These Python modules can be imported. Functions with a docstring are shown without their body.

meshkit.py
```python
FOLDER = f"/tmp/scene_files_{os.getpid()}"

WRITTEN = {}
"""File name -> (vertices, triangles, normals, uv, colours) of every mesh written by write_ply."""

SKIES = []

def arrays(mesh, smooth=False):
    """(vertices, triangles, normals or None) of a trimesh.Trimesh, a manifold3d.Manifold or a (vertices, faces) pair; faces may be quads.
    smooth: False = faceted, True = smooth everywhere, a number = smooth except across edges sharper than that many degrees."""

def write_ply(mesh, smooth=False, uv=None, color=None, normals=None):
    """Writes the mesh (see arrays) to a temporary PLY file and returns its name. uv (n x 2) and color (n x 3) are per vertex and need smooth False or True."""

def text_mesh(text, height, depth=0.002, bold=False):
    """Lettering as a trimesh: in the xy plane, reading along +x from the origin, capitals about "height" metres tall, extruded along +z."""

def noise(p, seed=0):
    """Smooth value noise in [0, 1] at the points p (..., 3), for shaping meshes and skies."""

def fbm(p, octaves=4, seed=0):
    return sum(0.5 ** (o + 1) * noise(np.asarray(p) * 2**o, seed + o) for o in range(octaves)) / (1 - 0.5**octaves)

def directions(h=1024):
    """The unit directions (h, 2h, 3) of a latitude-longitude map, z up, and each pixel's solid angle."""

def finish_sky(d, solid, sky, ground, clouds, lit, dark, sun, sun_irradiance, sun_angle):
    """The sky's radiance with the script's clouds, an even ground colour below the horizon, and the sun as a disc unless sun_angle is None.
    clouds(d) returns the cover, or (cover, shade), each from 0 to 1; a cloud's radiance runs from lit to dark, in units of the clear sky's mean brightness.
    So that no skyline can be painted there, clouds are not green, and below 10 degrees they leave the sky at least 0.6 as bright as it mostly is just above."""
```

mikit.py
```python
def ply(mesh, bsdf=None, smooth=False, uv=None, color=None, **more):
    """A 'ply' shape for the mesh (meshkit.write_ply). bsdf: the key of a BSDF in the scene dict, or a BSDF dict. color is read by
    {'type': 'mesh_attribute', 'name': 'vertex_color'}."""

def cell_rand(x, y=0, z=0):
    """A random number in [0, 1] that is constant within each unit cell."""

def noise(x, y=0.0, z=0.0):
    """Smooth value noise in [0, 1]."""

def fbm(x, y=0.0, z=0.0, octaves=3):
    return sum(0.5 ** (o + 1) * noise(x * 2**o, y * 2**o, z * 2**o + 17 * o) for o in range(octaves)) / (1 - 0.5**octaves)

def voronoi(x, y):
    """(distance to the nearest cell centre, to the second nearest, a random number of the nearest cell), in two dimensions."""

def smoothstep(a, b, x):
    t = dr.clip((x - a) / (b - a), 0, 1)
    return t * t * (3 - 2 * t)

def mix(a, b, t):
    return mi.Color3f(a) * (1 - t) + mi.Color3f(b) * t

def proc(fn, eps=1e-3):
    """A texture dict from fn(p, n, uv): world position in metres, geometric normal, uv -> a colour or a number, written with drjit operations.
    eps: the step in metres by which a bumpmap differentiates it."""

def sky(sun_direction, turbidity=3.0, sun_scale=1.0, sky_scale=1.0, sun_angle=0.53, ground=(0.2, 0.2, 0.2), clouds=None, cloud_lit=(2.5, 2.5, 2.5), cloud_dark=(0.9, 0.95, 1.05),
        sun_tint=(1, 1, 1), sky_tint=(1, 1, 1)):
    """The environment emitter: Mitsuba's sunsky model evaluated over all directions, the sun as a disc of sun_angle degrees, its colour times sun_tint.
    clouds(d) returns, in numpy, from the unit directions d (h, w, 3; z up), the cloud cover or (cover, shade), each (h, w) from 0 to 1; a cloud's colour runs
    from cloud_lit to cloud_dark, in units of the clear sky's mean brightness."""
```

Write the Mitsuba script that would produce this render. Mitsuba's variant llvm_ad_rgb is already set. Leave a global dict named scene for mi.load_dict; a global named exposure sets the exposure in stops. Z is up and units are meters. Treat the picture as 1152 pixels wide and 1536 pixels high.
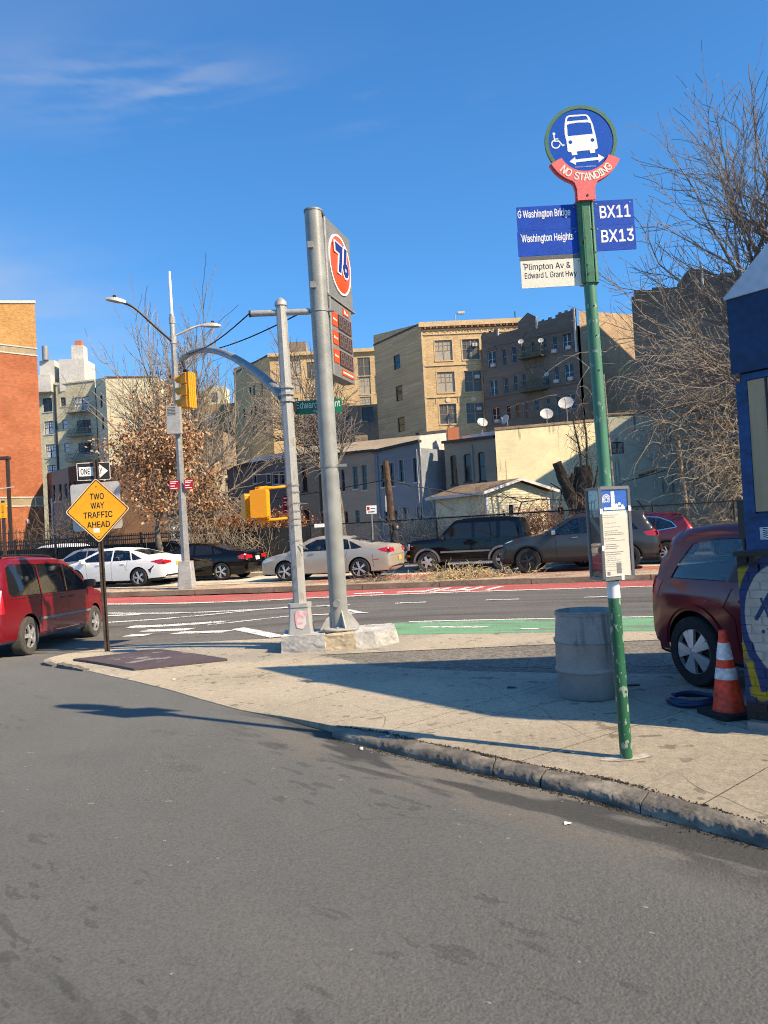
import math, random
import numpy as np, shapely, trimesh
from shapely.geometry import Polygon, box as sbox, LineString, Point
from shapely import affinity
import mitsuba as mi, drjit as dr
import mikit, meshkit
from mikit import proc, noise, fbm, voronoi, smoothstep, mix, cell_rand

scene, labels = {}, {}
# ---------------------------------------------------------------- camera, sky, exposure
EYE = np.array([0.0, 0.0, 1.65])
ROLL, PITCH = math.radians(3.2), math.radians(1.29)
FWD = np.array([0, math.cos(PITCH), math.sin(PITCH)])
UP0 = np.array([0, -math.sin(PITCH), math.cos(PITCH)])
UPV = UP0 * math.cos(ROLL) + np.array([1.0, 0, 0]) * math.sin(ROLL)
T4 = mi.ScalarTransform4f
scene['camera'] = {'type': 'perspective', 'fov': 2 * math.degrees(math.atan(576 / 1154)), 'fov_axis': 'x',
                   'near_clip': 0.05, 'far_clip': 4000.0,
                   'to_world': T4().look_at(origin=EYE.tolist(), target=(EYE + FWD).tolist(), up=UPV.tolist())}
SUN = (0.845 * 0.799, -0.535 * 0.799, 0.602)


def clouds(d):
    x, y, z = d[..., 0], d[..., 1], np.maximum(d[..., 2], 0.02)
    az = np.degrees(np.arctan2(x, y)); el = np.degrees(np.arcsin(np.clip(d[..., 2], -1, 1)))
    # thin cirrus streaks on a plane high above, stretched along one direction
    q = np.stack([(x * 0.9 - y * 0.35) / (z + 0.12) * 1.1, (x * 0.35 + y * 0.9) / (z + 0.12) * 3.4, z * 0], -1)
    n = meshkit.fbm(q + 3.1, 5, seed=4)
    m = meshkit.fbm(q * 0.35 + 9.0, 3, seed=9)
    streak = np.clip((n - 0.47) * 2.6, 0, 1) * np.clip((m - 0.46) * 4.5, 0, 1)
    band = np.exp(-((el - (30.5 + 0.10 * (az + 10))) / 2.0) ** 2) * np.exp(-((az + 17) / 8.5) ** 2)
    band2 = np.exp(-((el - 29.0) / 1.2) ** 2) * np.exp(-((az - 1) / 6.0) ** 2)
    puff = np.exp(-((el - 13) / 6.5) ** 2) * np.exp(-((az + 27) / 8.0) ** 2)
    f = meshkit.fbm(np.stack([az * 0.13, el * 0.34, az * 0], -1), 5, seed=21)
    w = meshkit.fbm(np.stack([az * 0.10 + el * 0.05, el * 0.9 - az * 0.12, az * 0], -1), 6, seed=33)
    cov = 0.12 * streak + band * np.clip((w - 0.34) * 1.5, 0, 0.42) + band2 * np.clip((w - 0.40) * 0.9, 0, 0.14) + puff * np.clip((0.5 * f + 0.5 * w - 0.20) * 1.2, 0, 0.55) + 0.24 * np.exp(-np.maximum(el, 0) / 5.5)
    return np.clip(cov, 0, 0.8), np.clip(0.25 + 0 * cov, 0, 1)


scene['sky'] = mikit.sky(SUN, turbidity=2.6, sun_scale=1.30, sky_scale=1.16, clouds=clouds, cloud_lit=(1.7, 1.75, 1.85), cloud_dark=(1.2, 1.3, 1.45),
                         sky_tint=(0.50, 0.98, 1.34), sun_tint=(1.0, 0.965, 0.91), ground=(0.16, 0.15, 0.14))
exposure = 2.05

# ---------------------------------------------------------------- helpers
used = {}


def K(name, parent=None):
    base = f'{parent}__{name}' if parent else name
    n = used.get(base, 0); used[base] = n + 1
    return base if n == 0 else f'{base}_{n:03d}'


def tag(key, label=None, cat=None, group=None, kind=None):
    d = labels.setdefault(key, {})
    for a, b in (('label', label), ('category', cat), ('group', group), ('kind', kind)):
        if b: d[a] = b
    return key


def thing(name, label, cat, group=None):
    return tag(K(name), label, cat, group)


def put(name, mesh, mat, parent=None, smooth=False, kind=None, label=None, cat=None, group=None, M=None, **kw):
    """one entry of the scene; mesh is (v, f)"""
    k = K(name, parent)
    d = mesh if isinstance(mesh, dict) else mikit.ply(mesh, mat, smooth=smooth, **kw)
    if M is not None: d = {**d, 'to_world': M}
    scene[k] = d
    if kind or label or cat or group: tag(k, label, cat, group, kind)
    return k


def cat_(*ms):
    vs, fs, n = [], [], 0
    for m in ms:
        if m is None: continue
        v, f = m
        v = np.asarray(v, float).reshape(-1, 3); f = np.asarray(f, int)
        if f.size == 0: continue
        if f.shape[1] == 4: f = np.vstack([f[:, [0, 1, 2]], f[:, [0, 2, 3]]])
        vs.append(v); fs.append(f + n); n += len(v)
    return np.vstack(vs), np.vstack(fs)


def unit(v):
    v = np.asarray(v, float); return v / np.linalg.norm(v)


def frame(o, ex, ey, ez=None):
    ex = unit(ex); ey = np.asarray(ey, float); ey = unit(ey - ex * (ey @ ex))
    return np.asarray(o, float), np.array([ex, ey, np.cross(ex, ey) if ez is None else ez])


def mv(m, fr):
    o, A = fr
    return np.asarray(m[0], float) @ A + o, m[1]


def shift(m, d): return np.asarray(m[0], float) + np.asarray(d, float), m[1]


def rotz(m, deg, about=(0, 0)):
    a = math.radians(deg); c, s = math.cos(a), math.sin(a); v = np.array(m[0], float)
    x, y = v[:, 0] - about[0], v[:, 1] - about[1]
    return np.column_stack([about[0] + c * x - s * y, about[1] + s * x + c * y, v[:, 2]]), m[1]


BOXF = np.array([[0, 2, 3, 1], [4, 5, 7, 6], [0, 1, 5, 4], [2, 6, 7, 3], [0, 4, 6, 2], [1, 3, 7, 5]])


def box(x0, x1, y0, y1, z0, z1):
    v = np.array([[x, y, z] for z in (z0, z1) for y in (y0, y1) for x in (x0, x1)], float)
    return v, BOXF


def bar(p, q, w, h=None, up=(0, 0, 1)):
    """a box from p to q, w wide and h high"""
    p, q = np.asarray(p, float), np.asarray(q, float); h = w if h is None else h
    d = q - p; L = np.linalg.norm(d); d = d / L
    u = np.asarray(up, float)
    if abs(d @ u) > 0.97: u = np.array([1.0, 0, 0])
    s = unit(np.cross(d, u)); u = np.cross(s, d)
    b, f = box(0, L, -w / 2, w / 2, -h / 2, h / 2)
    return p + b[:, :1] * d + b[:, 1:2] * s * -1 + b[:, 2:] * u, f


def tube(pts, r, n=10, cap=True):
    p = np.asarray(pts, float); r = np.broadcast_to(r, (len(p),))
    t = np.gradient(p, axis=0); t /= np.linalg.norm(t, axis=1, keepdims=True) + 1e-12
    ref = np.array([0, 0, 1.0]) if abs(t[:, 2]).mean() < 0.8 else np.array([1.0, 0, 0])
    a = np.cross(t, ref); a /= np.linalg.norm(a, axis=1, keepdims=True) + 1e-12
    b = np.cross(t, a); ang = np.arange(n) * 2 * np.pi / n
    v = (p[:, None] + r[:, None, None] * (np.cos(ang)[None, :, None] * a[:, None] + np.sin(ang)[None, :, None] * b[:, None])).reshape(-1, 3)
    i, j = np.meshgrid(np.arange(len(p) - 1), np.arange(n), indexing='ij')
    q = np.stack([i * n + j, i * n + (j + 1) % n, (i + 1) * n + (j + 1) % n, (i + 1) * n + j], -1).reshape(-1, 4)
    f = np.vstack([q[:, [0, 2, 1]], q[:, [0, 3, 2]]])
    if cap:
        k = np.arange(1, n - 1); e = (len(p) - 1) * n
        f = np.vstack([f, np.stack([k * 0, k, k + 1], 1), np.stack([k * 0 + e, k + 1 + e, k + e], 1)])
    return v, f


def lathe(prof, n=32, axis='z'):
    """profile of (r, z) turned about z"""
    p = np.asarray(prof, float); ang = np.arange(n) * 2 * np.pi / n
    v = np.stack([p[:, None, 0] * np.cos(ang), p[:, None, 0] * np.sin(ang), np.repeat(p[:, 1:2], n, 1)], -1).reshape(-1, 3)
    i, j = np.meshgrid(np.arange(len(p) - 1), np.arange(n), indexing='ij')
    q = np.stack([i * n + j, i * n + (j + 1) % n, (i + 1) * n + (j + 1) % n, (i + 1) * n + j], -1).reshape(-1, 4)
    return v, np.vstack([q[:, [0, 1, 2]], q[:, [0, 2, 3]]])


def tri2d(poly):
    """triangles of a shapely polygon or multipolygon, counter-clockwise"""
    vs, fs, n = [], [], 0
    for g in getattr(poly, 'geoms', [poly]):
        if g.geom_type != 'Polygon' or g.area < 1e-10: continue
        if not g.is_valid: g = g.buffer(0)
        for t in shapely.constrained_delaunay_triangles(g).geoms:
            c = np.array(t.exterior.coords)[:3]
            e1, e2 = c[1] - c[0], c[2] - c[0]
            if e1[0] * e2[1] - e1[1] * e2[0] < 0: c = c[::-1]
            vs.append(c); fs.append([n, n + 1, n + 2]); n += 3
    return (np.vstack(vs), np.array(fs)) if vs else (np.zeros((0, 2)), np.zeros((0, 3), int))


def weld(v, f, q=1e-4):
    k = np.round(v / q).astype(np.int64)
    _, i, inv = np.unique(k, axis=0, return_index=True, return_inverse=True)
    f = inv.reshape(-1)[f]
    ok = (f[:, 0] != f[:, 1]) & (f[:, 1] != f[:, 2]) & (f[:, 0] != f[:, 2])
    return v[i], f[ok]


def gridtri(poly, cell):
    """a polygon cut by a square grid, as welded triangles in two dimensions"""
    x0, y0, x1, y1 = poly.bounds
    xs, ys = np.arange(math.floor(x0 / cell), math.ceil(x1 / cell)), np.arange(math.floor(y0 / cell), math.ceil(y1 / cell))
    X, Y = (a.ravel() for a in np.meshgrid(xs * cell, ys * cell))
    cells = shapely.box(X, Y, X + cell, Y + cell)
    shapely.prepare(poly)
    inside = shapely.contains_properly(poly, cells)
    cut = shapely.intersects(poly, cells) & ~inside
    X, Y = X[inside], Y[inside]; n = len(X)
    v = np.stack([np.stack([X, Y], -1), np.stack([X + cell, Y], -1), np.stack([X + cell, Y + cell], -1), np.stack([X, Y + cell], -1)], 1).reshape(-1, 2)
    k = np.arange(n)[:, None] * 4
    f = np.vstack([k + [0, 1, 2], k + [0, 2, 3]]) if n else np.zeros((0, 3), int)
    pieces = shapely.intersection(poly, cells[cut])
    vs, fs, m = [v], [f], len(v)
    for p in pieces:
        a, b = tri2d(p)
        if len(a): vs.append(a); fs.append(b + m); m += len(a)
    return weld(np.vstack(vs), np.vstack(fs))


def extrude(poly, d, z0=0.0):
    """polygon in xy, from z0 to z0 + d, closed"""
    v, f = tri2d(poly); n = len(v)
    parts = [(np.column_stack([v, np.full(n, z0 + d)]), f), (np.column_stack([v, np.full(n, z0)]), f[:, ::-1])]
    for g in getattr(poly, 'geoms', [poly]):
        if g.geom_type != 'Polygon': continue
        for ring in [g.exterior, *g.interiors]:
            c = np.array(ring.coords)[:-1]
            if shapely.LinearRing(c).is_ccw != (ring is g.exterior): c = c[::-1]
            m = len(c); i = np.arange(m); j = (i + 1) % m
            parts.append((np.vstack([np.column_stack([c, np.full(m, z0)]), np.column_stack([c, np.full(m, z0 + d)])]), np.stack([i, j, j + m, i + m], 1)))
    return cat_(*parts)


def text(s, h, depth=0.003, bold=False, cond=1.0, center=True, width=None):
    m = meshkit.text_mesh(s, h, depth, bold)
    v = np.array(m.vertices); v[:, 0] *= cond
    if width: v[:, 0] *= width / (v[:, 0].max() - v[:, 0].min())
    if center: v[:, 0] -= (v[:, 0].max() + v[:, 0].min()) / 2
    return v, np.array(m.faces)


def rrect(w, h, r, n=4):
    return sbox(-w / 2 + r, -h / 2 + r, w / 2 - r, h / 2 - r).buffer(r, quad_segs=n) if r > 0 else sbox(-w / 2, -h / 2, w / 2, h / 2)


def chaikin(p, n=2, closed=False):
    p = np.asarray(p, float)
    for _ in range(n):
        if closed:
            q = np.roll(p, -1, 0); p = np.stack([0.75 * p + 0.25 * q, 0.25 * p + 0.75 * q], 1).reshape(-1, 2)
        else:
            a, b = p[:-1], p[1:]
            p = np.vstack([p[:1], np.stack([0.75 * a + 0.25 * b, 0.25 * a + 0.75 * b], 1).reshape(-1, p.shape[1]), p[-1:]])
    return p


def nz(v, s, amp, seed=0):
    """vertices displaced by noise"""
    v = np.asarray(v, float)
    d = np.stack([meshkit.fbm(v * s + 7.7 * k, 3, seed + k) - 0.5 for k in range(3)], -1)
    return v + d * amp


def nss(a, b, x):
    t = np.clip((x - a) / (b - a), 0, 1); return t * t * (3 - 2 * t)


def g0(x, y): return -0.34 * np.exp(-((x + 7.0) ** 2 / (2 * 3.2 ** 2) + (y - 16.5) ** 2 / (2 * 3.2 ** 2)))


def zs(x, y): return g0(x, y) + 0.006 + 0.054 * (1 - nss(5.6, 9.5, y)) * nss(-1.5, -0.5, x)


def sheet(poly, cell, dz=0.0, fn=g0):
    v, f = gridtri(poly, cell)
    return np.column_stack([v, fn(v[:, 0], v[:, 1]) + dz]), f


# ---------------------------------------------------------------- materials
def mat(name, rgb, rough=0.6, metallic=0.0, spec=0.5, coat=0.0, bump=None, two=True, **kw):
    c = rgb if isinstance(rgb, dict) else {'type': 'rgb', 'value': list(rgb)}
    d = {'type': 'principled', 'base_color': c, 'roughness': rough, 'metallic': metallic, 'specular': spec, **kw}
    if coat: d |= {'clearcoat': coat, 'clearcoat_gloss': 0.95}
    if bump: d = {'type': 'bumpmap', 'arbitrary': bump[0], 'scale': bump[1], 'bsdf': d}
    scene[name] = {'type': 'twosided', 'bsdf': d} if two else d
    return name


def speck(base, amt, s1, s2, tint=(1, 1, 1), third=None):
    """colour with mottle at two sizes"""
    base = [float(b) for b in base]
    def fn(p, n, uv):
        a = fbm(p.x * s1, p.y * s1, p.z * s1, 3) - 0.5
        b = noise(p.x * s2, p.y * s2, p.z * s2) - 0.5
        k = 1 + amt * (a * 1.6 + b)
        return mi.Color3f(base[0], base[1], base[2]) * dr.maximum(k, 0.1)
    return proc(fn)
RA, RC = (-0.70, 0.714), (0.714, 0.70)          # along and across the near road


def asphalt_near(p, n, uv):
    a, c = p.x * RA[0] + p.y * RA[1], p.x * RC[0] + p.y * RC[1]
    agg = noise(p.x * 95, p.y * 95) - 0.5
    agg2 = noise(p.x * 210 + 5, p.y * 210) - 0.5
    mott = fbm(p.x * 2.3, p.y * 2.3, 3.0, 4) - 0.5
    big = fbm(a * 0.35 + 4, c * 1.1, 0.0, 3) - 0.5
    k = 1 + 0.26 * agg + 0.24 * agg2 + 0.14 * mott + 0.14 * big
    # oil drips and small dark patches, stretched along the road
    s = fbm(a * 5.0 + 11, c * 15.0, 1.0, 4)
    w = smoothstep(0.50, 0.62, fbm(a * 0.5 + 3, c * 0.9 + 1, 2.0, 2))
    k = k * (1 - 0.22 * smoothstep(0.67, 0.72, s) * w)
    f1, f2, r = voronoi(a * 0.75, c * 1.9)
    k = k * (1 - 0.12 * smoothstep(0.14, 0.04, f1 + 0.35 * (fbm(p.x * 9, p.y * 9, 0.0, 3) - 0.5)) * dr.select(r > 0.80, 1.0, 0.0))
    fr = dr.abs(voronoi(p.x * 0.55 + 0.25 * fbm(p.x * 2, p.y * 2, 1.0, 3), p.y * 0.55 + 0.25 * fbm(p.x * 2 + 9, p.y * 2, 1.0, 3))[1] - voronoi(p.x * 0.55 + 0.25 * fbm(p.x * 2, p.y * 2, 1.0, 3), p.y * 0.55 + 0.25 * fbm(p.x * 2 + 9, p.y * 2, 1.0, 3))[0])
    k = k * (1 - 0.15 * smoothstep(0.010, 0.003, fr) * smoothstep(0.54, 0.66, fbm(p.x * 0.5 + 2, p.y * 0.5, 6.0, 2)))
    # rubber laid down in two wheel tracks
    tr = dr.exp(-dr.square((c - 1.15 + 0.10 * fbm(a * 0.5, 2.0, 0.0, 2)) / 0.10)) + dr.exp(-dr.square((c - 0.70) / 0.14))
    k = k * (1 - 0.22 * tr * smoothstep(0.40, 0.6, fbm(a * 1.3, c * 8, 5.0, 3)))
    # grit and oil in the gutter by the kerb
    gut = smoothstep(3.25, 3.75, c) * smoothstep(-1.9, -0.6, p.x)
    st = fbm(a * 1.4 + 2, c * 7 + 9, 4.0, 4)
    k = k * (1 - 0.50 * gut * smoothstep(0.48, 0.60, st))
    pale = dr.select(cell_rand(p.x * 70 + 3 * noise(p.x * 31, p.y * 31), p.y * 70, 3) > 0.9995, 1.0, 0.0)
    base = mix((0.110, 0.114, 0.109), (0.138, 0.130, 0.112), gut * smoothstep(0.55, 0.42, st) * 0.9 + 0.25 * smoothstep(0.1, 0.3, big))
    return base * dr.maximum(k, 0.15) + mi.Color3f(0.12) * pale


def asphalt_far(p, n, uv):
    s, m = p.x * 0.951 - p.y * 0.309, p.x * 0.309 + p.y * 0.951
    k = 1 + 0.5 * (fbm(s * 0.5, m * 4, 0.0, 4) - 0.5) + 0.35 * (noise(p.x * 40, p.y * 40) - 0.5)
    tr = smoothstep(0.52, 0.66, fbm(s * 0.16 + 7, m * 1.6, 2.0, 3))
    crack = smoothstep(0.022, 0.006, dr.abs(m - 15.35 - 0.22 * (fbm(s * 0.8, 1.0, 0.0, 3) - 0.5)))
    k = k * (1 - 0.25 * tr) * (1 - 0.5 * crack)
    return mi.Color3f(0.106, 0.104, 0.098) * k


def painted(col, wear, under=(0.085, 0.087, 0.085), size=2.2):
    col = tuple(col)
    def fn(p, n, uv):
        s, m = p.x * 0.951 - p.y * 0.309, p.x * 0.309 + p.y * 0.951
        w = fbm(s * size * 0.6, m * size * 2.2, 3.0, 4) + 0.30 * (noise(p.x * 30, p.y * 30) - 0.5)
        t = smoothstep(wear - 0.06, wear + 0.06, w)
        k = 1 + 0.35 * (fbm(p.x * 0.9, p.y * 3, 0.0, 3) - 0.5) + 0.2 * (noise(p.x * 55, p.y * 55) - 0.5)
        return mix(col, under, t * 0.85) * k
    return proc(fn)


def concrete_walk(p, n, uv):
    a = fbm(p.x * 1.1, p.y * 1.1, 0.0, 4) - 0.5
    g = noise(p.x * 120, p.y * 120) - 0.5
    g2 = fbm(p.x * 26, p.y * 26, 1.0, 3) - 0.5
    k = 1 + 0.36 * a + 0.42 * g + 0.34 * g2
    spots = smoothstep(0.74, 0.79, fbm(p.x * 7 + 3, p.y * 7, 6.0, 3))
    k = k * (1 - 0.40 * spots)
    f1, f2, r = voronoi(p.x * 2.1 + 4, p.y * 2.1)
    k = k * (1 - 0.45 * smoothstep(0.055, 0.035, f1) * dr.select(r > 0.45, 1.0, 0.0))
    # wandering hairline cracks
    u = p.x * 0.8 + p.y * 0.25 + 0.5 * (fbm(p.x * 0.9, p.y * 0.9, 2.0, 4) - 0.5)
    c1 = smoothstep(0.007, 0.002, dr.abs(dr.abs(u * 0.5 - dr.floor(u * 0.5) - 0.5) - 0.22) * 2)
    v = p.y * 0.9 - p.x * 0.5 + 0.7 * (fbm(p.x * 0.7 + 5, p.y * 0.7, 9.0, 4) - 0.5)
    c2 = smoothstep(0.007, 0.002, dr.abs(dr.abs(v * 0.38 - dr.floor(v * 0.38) - 0.5) - 0.2) * 2)
    k = k * (1 - 0.45 * dr.maximum(c1, c2) * smoothstep(0.50, 0.62, fbm(p.x * 0.6, p.y * 0.6, 8.0, 2)))
    grey = smoothstep(0.46, 0.60, fbm(p.x * 0.55 + 2, p.y * 0.55 + 6, 3.0, 3))
    return mix((0.315, 0.282, 0.215), (0.260, 0.242, 0.198), grey) * k


def worn_lot(p, n, uv):
    g = noise(p.x * 60, p.y * 60) - 0.5
    g2 = noise(p.x * 24 + 3, p.y * 24) - 0.5
    k = 1 + 0.7 * g + 0.55 * g2 + 0.3 * (fbm(p.x * 1.3, p.y * 1.3, 0.0, 3) - 0.5)
    u = p.y * 0.9 + p.x * 0.32 + 0.5 * (fbm(p.x * 1.1, p.y * 1.1, 4.0, 4) - 0.5)
    crack = smoothstep(0.02, 0.006, dr.abs(u - 8.35))
    return mi.Color3f(0.150, 0.142, 0.124) * k * (1 - 0.7 * crack)


bumpA = proc(lambda p, n, uv: noise(p.x * 110, p.y * 110) + 0.6 * noise(p.x * 47, p.y * 47), eps=0.002)
bumpC = proc(lambda p, n, uv: noise(p.x * 90, p.y * 90) + 1.5 * fbm(p.x * 11, p.y * 11, 0.0, 3), eps=0.002)
mat('asphalt_near', proc(asphalt_near), 0.85, spec=0.3, bump=(bumpA, 0.0022))
mat('asphalt_far', proc(asphalt_far), 0.85, spec=0.3)
mat('concrete_walk', proc(concrete_walk), 0.9, spec=0.25, bump=(bumpC, 0.0016))
mat('worn_lot', proc(worn_lot), 0.9, spec=0.2, bump=(proc(lambda p, n, uv: noise(p.x * 60, p.y * 60), eps=0.003), 0.005))
mat('green_paint', painted((0.135, 0.285, 0.165), 0.58, (0.15, 0.16, 0.14)), 0.8, spec=0.25)
mat('red_paint', painted((0.350, 0.085, 0.080), 0.60, (0.22, 0.12, 0.10)), 0.8, spec=0.25)
mat('red_paint_worn', painted((0.36, 0.105, 0.090), 0.60, (0.28, 0.18, 0.15), 1.2), 0.8, spec=0.25)
mat('white_line', painted((0.60, 0.60, 0.56), 0.66, (0.14, 0.14, 0.13), 5.0), 0.75, spec=0.25)
mat('median_top', speck((0.30, 0.225, 0.155), 0.9, 1.1, 20), 0.9, spec=0.2)
mat('far_concrete', speck((0.36, 0.325, 0.265), 0.6, 0.9, 15), 0.9, spec=0.2)
mat('kerb_pale', speck((0.24, 0.195, 0.145), 0.5, 2.0, 25), 0.9, spec=0.2)


def kerb_dark(p, n, uv):
    k = 1 + 0.9 * (fbm(p.x * 14, p.y * 14, p.z * 14, 4) - 0.5) + 0.4 * (noise(p.x * 120, p.y * 120, p.z * 120) - 0.5)
    w = smoothstep(0.40, 0.75, fbm(p.x * 5 + 1, p.y * 5, p.z * 9, 4))
    return mix((0.115, 0.108, 0.094), (0.235, 0.215, 0.175), w) * k


mat('kerb_dark', proc(kerb_dark), 0.85, spec=0.3, bump=(proc(lambda p, n, uv: fbm(p.x * 40, p.y * 40, p.z * 40, 3), eps=0.002), 0.012))
mat('soil', speck((0.075, 0.062, 0.045), 0.9, 2.0, 14), 0.95, spec=0.1)
mat('dirt', speck((0.055, 0.048, 0.038), 1.2, 12, 70), 0.95, spec=0.1)
mat('ground_far', speck((0.16, 0.145, 0.12), 0.7, 0.4, 6), 0.95, spec=0.1)

# ---------------------------------------------------------------- the ground
E_, N_ = np.array([0.951, -0.309]), np.array([0.309, 0.951])
def hw(s, n): return (s * E_[0] + n * N_[0], s * E_[1] + n * N_[1])
def hwq(s0, s1, n0, n1): return Polygon([hw(s0, n0), hw(s1, n0), hw(s1, n1), hw(s0, n1)])

v = np.array([[-1800, -400, -0.36], [1800, -400, -0.36], [1800, 2600, -0.36], [-1800, 2600, -0.36]], float)
put('ground', (v, np.array([[0, 1, 2], [0, 2, 3]])), 'ground_far', kind='structure', label='flat ground reaching the horizon under the whole place')
walk = Polygon([(6.4, -1.22), (1.828, 3.881), (1.398, 4.516), (0.875, 5.026), (0.652, 5.257), (0.241, 5.662), (-0.097, 6.052), (-0.486, 6.351), (-1.04, 6.98), (-1.48, 7.40), (-2.0, 8.0), (-2.5, 8.62), (-3.137, 9.34), (-3.70, 9.95),
                (-4.149, 10.48), (-4.8, 11.2), (-5.30, 11.75), (-5.60, 12.5), (-5.60, 13.3), (-5.2, 13.75), (-4.6, 13.83), (-3.25, 13.15), (-2.05, 12.74), (-1.29, 12.69), hw(-1.2, 11.72), hw(0.2, 11.50), hw(34, 11.40), (34, -1.3)])
road_n = Polygon([(-60, -14), (24, -14), (24, -4), hw(40, 11.40), hw(-60, 11.40)]).union(hwq(-60, -3, 11.0, 11.6)).difference(walk.buffer(-0.10))
near = road_n.intersection(sbox(-12, 0.5, 12, 20)); rest = road_n.difference(sbox(-12, 0.5, 12, 20))
put('near_road', cat_(sheet(near, 0.6), sheet(rest, 6.0)), 'asphalt_near', smooth=True, kind='structure', label='grey worn asphalt side street in the foreground')
hwy = hwq(-70, 60, 11.40, 20.34)
put('highway', cat_(sheet(hwy.intersection(sbox(-20, 0, 20, 40)), 1.0, 0.004), sheet(hwy.difference(sbox(-20, 0, 20, 40)), 8.0, 0.004)), 'asphalt_far', smooth=True, kind='structure', label='dark asphalt avenue crossing behind the corner')
put('bike_lane', sheet(hwq(-4.15, 45, 11.50, 13.02).difference(Polygon([hw(-9, 10), hw(-3.4, 10), hw(-4.3, 11.7), hw(-7.2, 13.4), hw(-9, 13.4)])), 1.0, 0.009), 'green_paint', 'highway', smooth=True, label='worn green bike lane paint')
put('bus_lane', sheet(hwq(-70, 50, 18.72, 20.30), 1.5, 0.009), 'red_paint', 'highway', smooth=True, label='red bus lane paint')


def stripe(pts, w, dz=0.013, cell=0.8):
    return sheet(LineString(pts).buffer(w / 2, cap_style=2, join_style=2), cell, dz)


def stroke(pts, w, parent='highway', name='road_line', m='white_line'): return put(name, stripe(pts, w), m, parent, smooth=True)


stroke([hw(-70, 18.62), hw(50, 18.62)], 0.16)
stroke([hw(-3.9, 13.08), hw(45, 13.08)], 0.10)
stroke([(-7.6, 20.45), (-2.41, 18.45), (-1.38, 18.0), (-0.9, 17.85)], 0.13)
stroke([(-6.9, 18.90), (-4.6, 18.75), (-2.46, 18.62)], 0.12)
stroke([(-7.3, 19.94), (-6.40, 19.84)], 0.16)
stroke([(-3.95, 16.70), (-2.17, 16.58), (-0.45, 15.77)], 0.13)
stroke([(-1.45, 18.1), (-0.57, 15.82)], 0.12)
for a, b in (((-6.06, 17.94), (-3.6, 17.0)), ((-5.45, 17.06), (-4.2, 16.25)), ((-4.4, 15.80), (-3.1, 14.73)), ((-5.6, 16.4), (-5.05, 16.08))):
    stroke([a, b], 0.30, name='crosswalk_bar')
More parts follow.
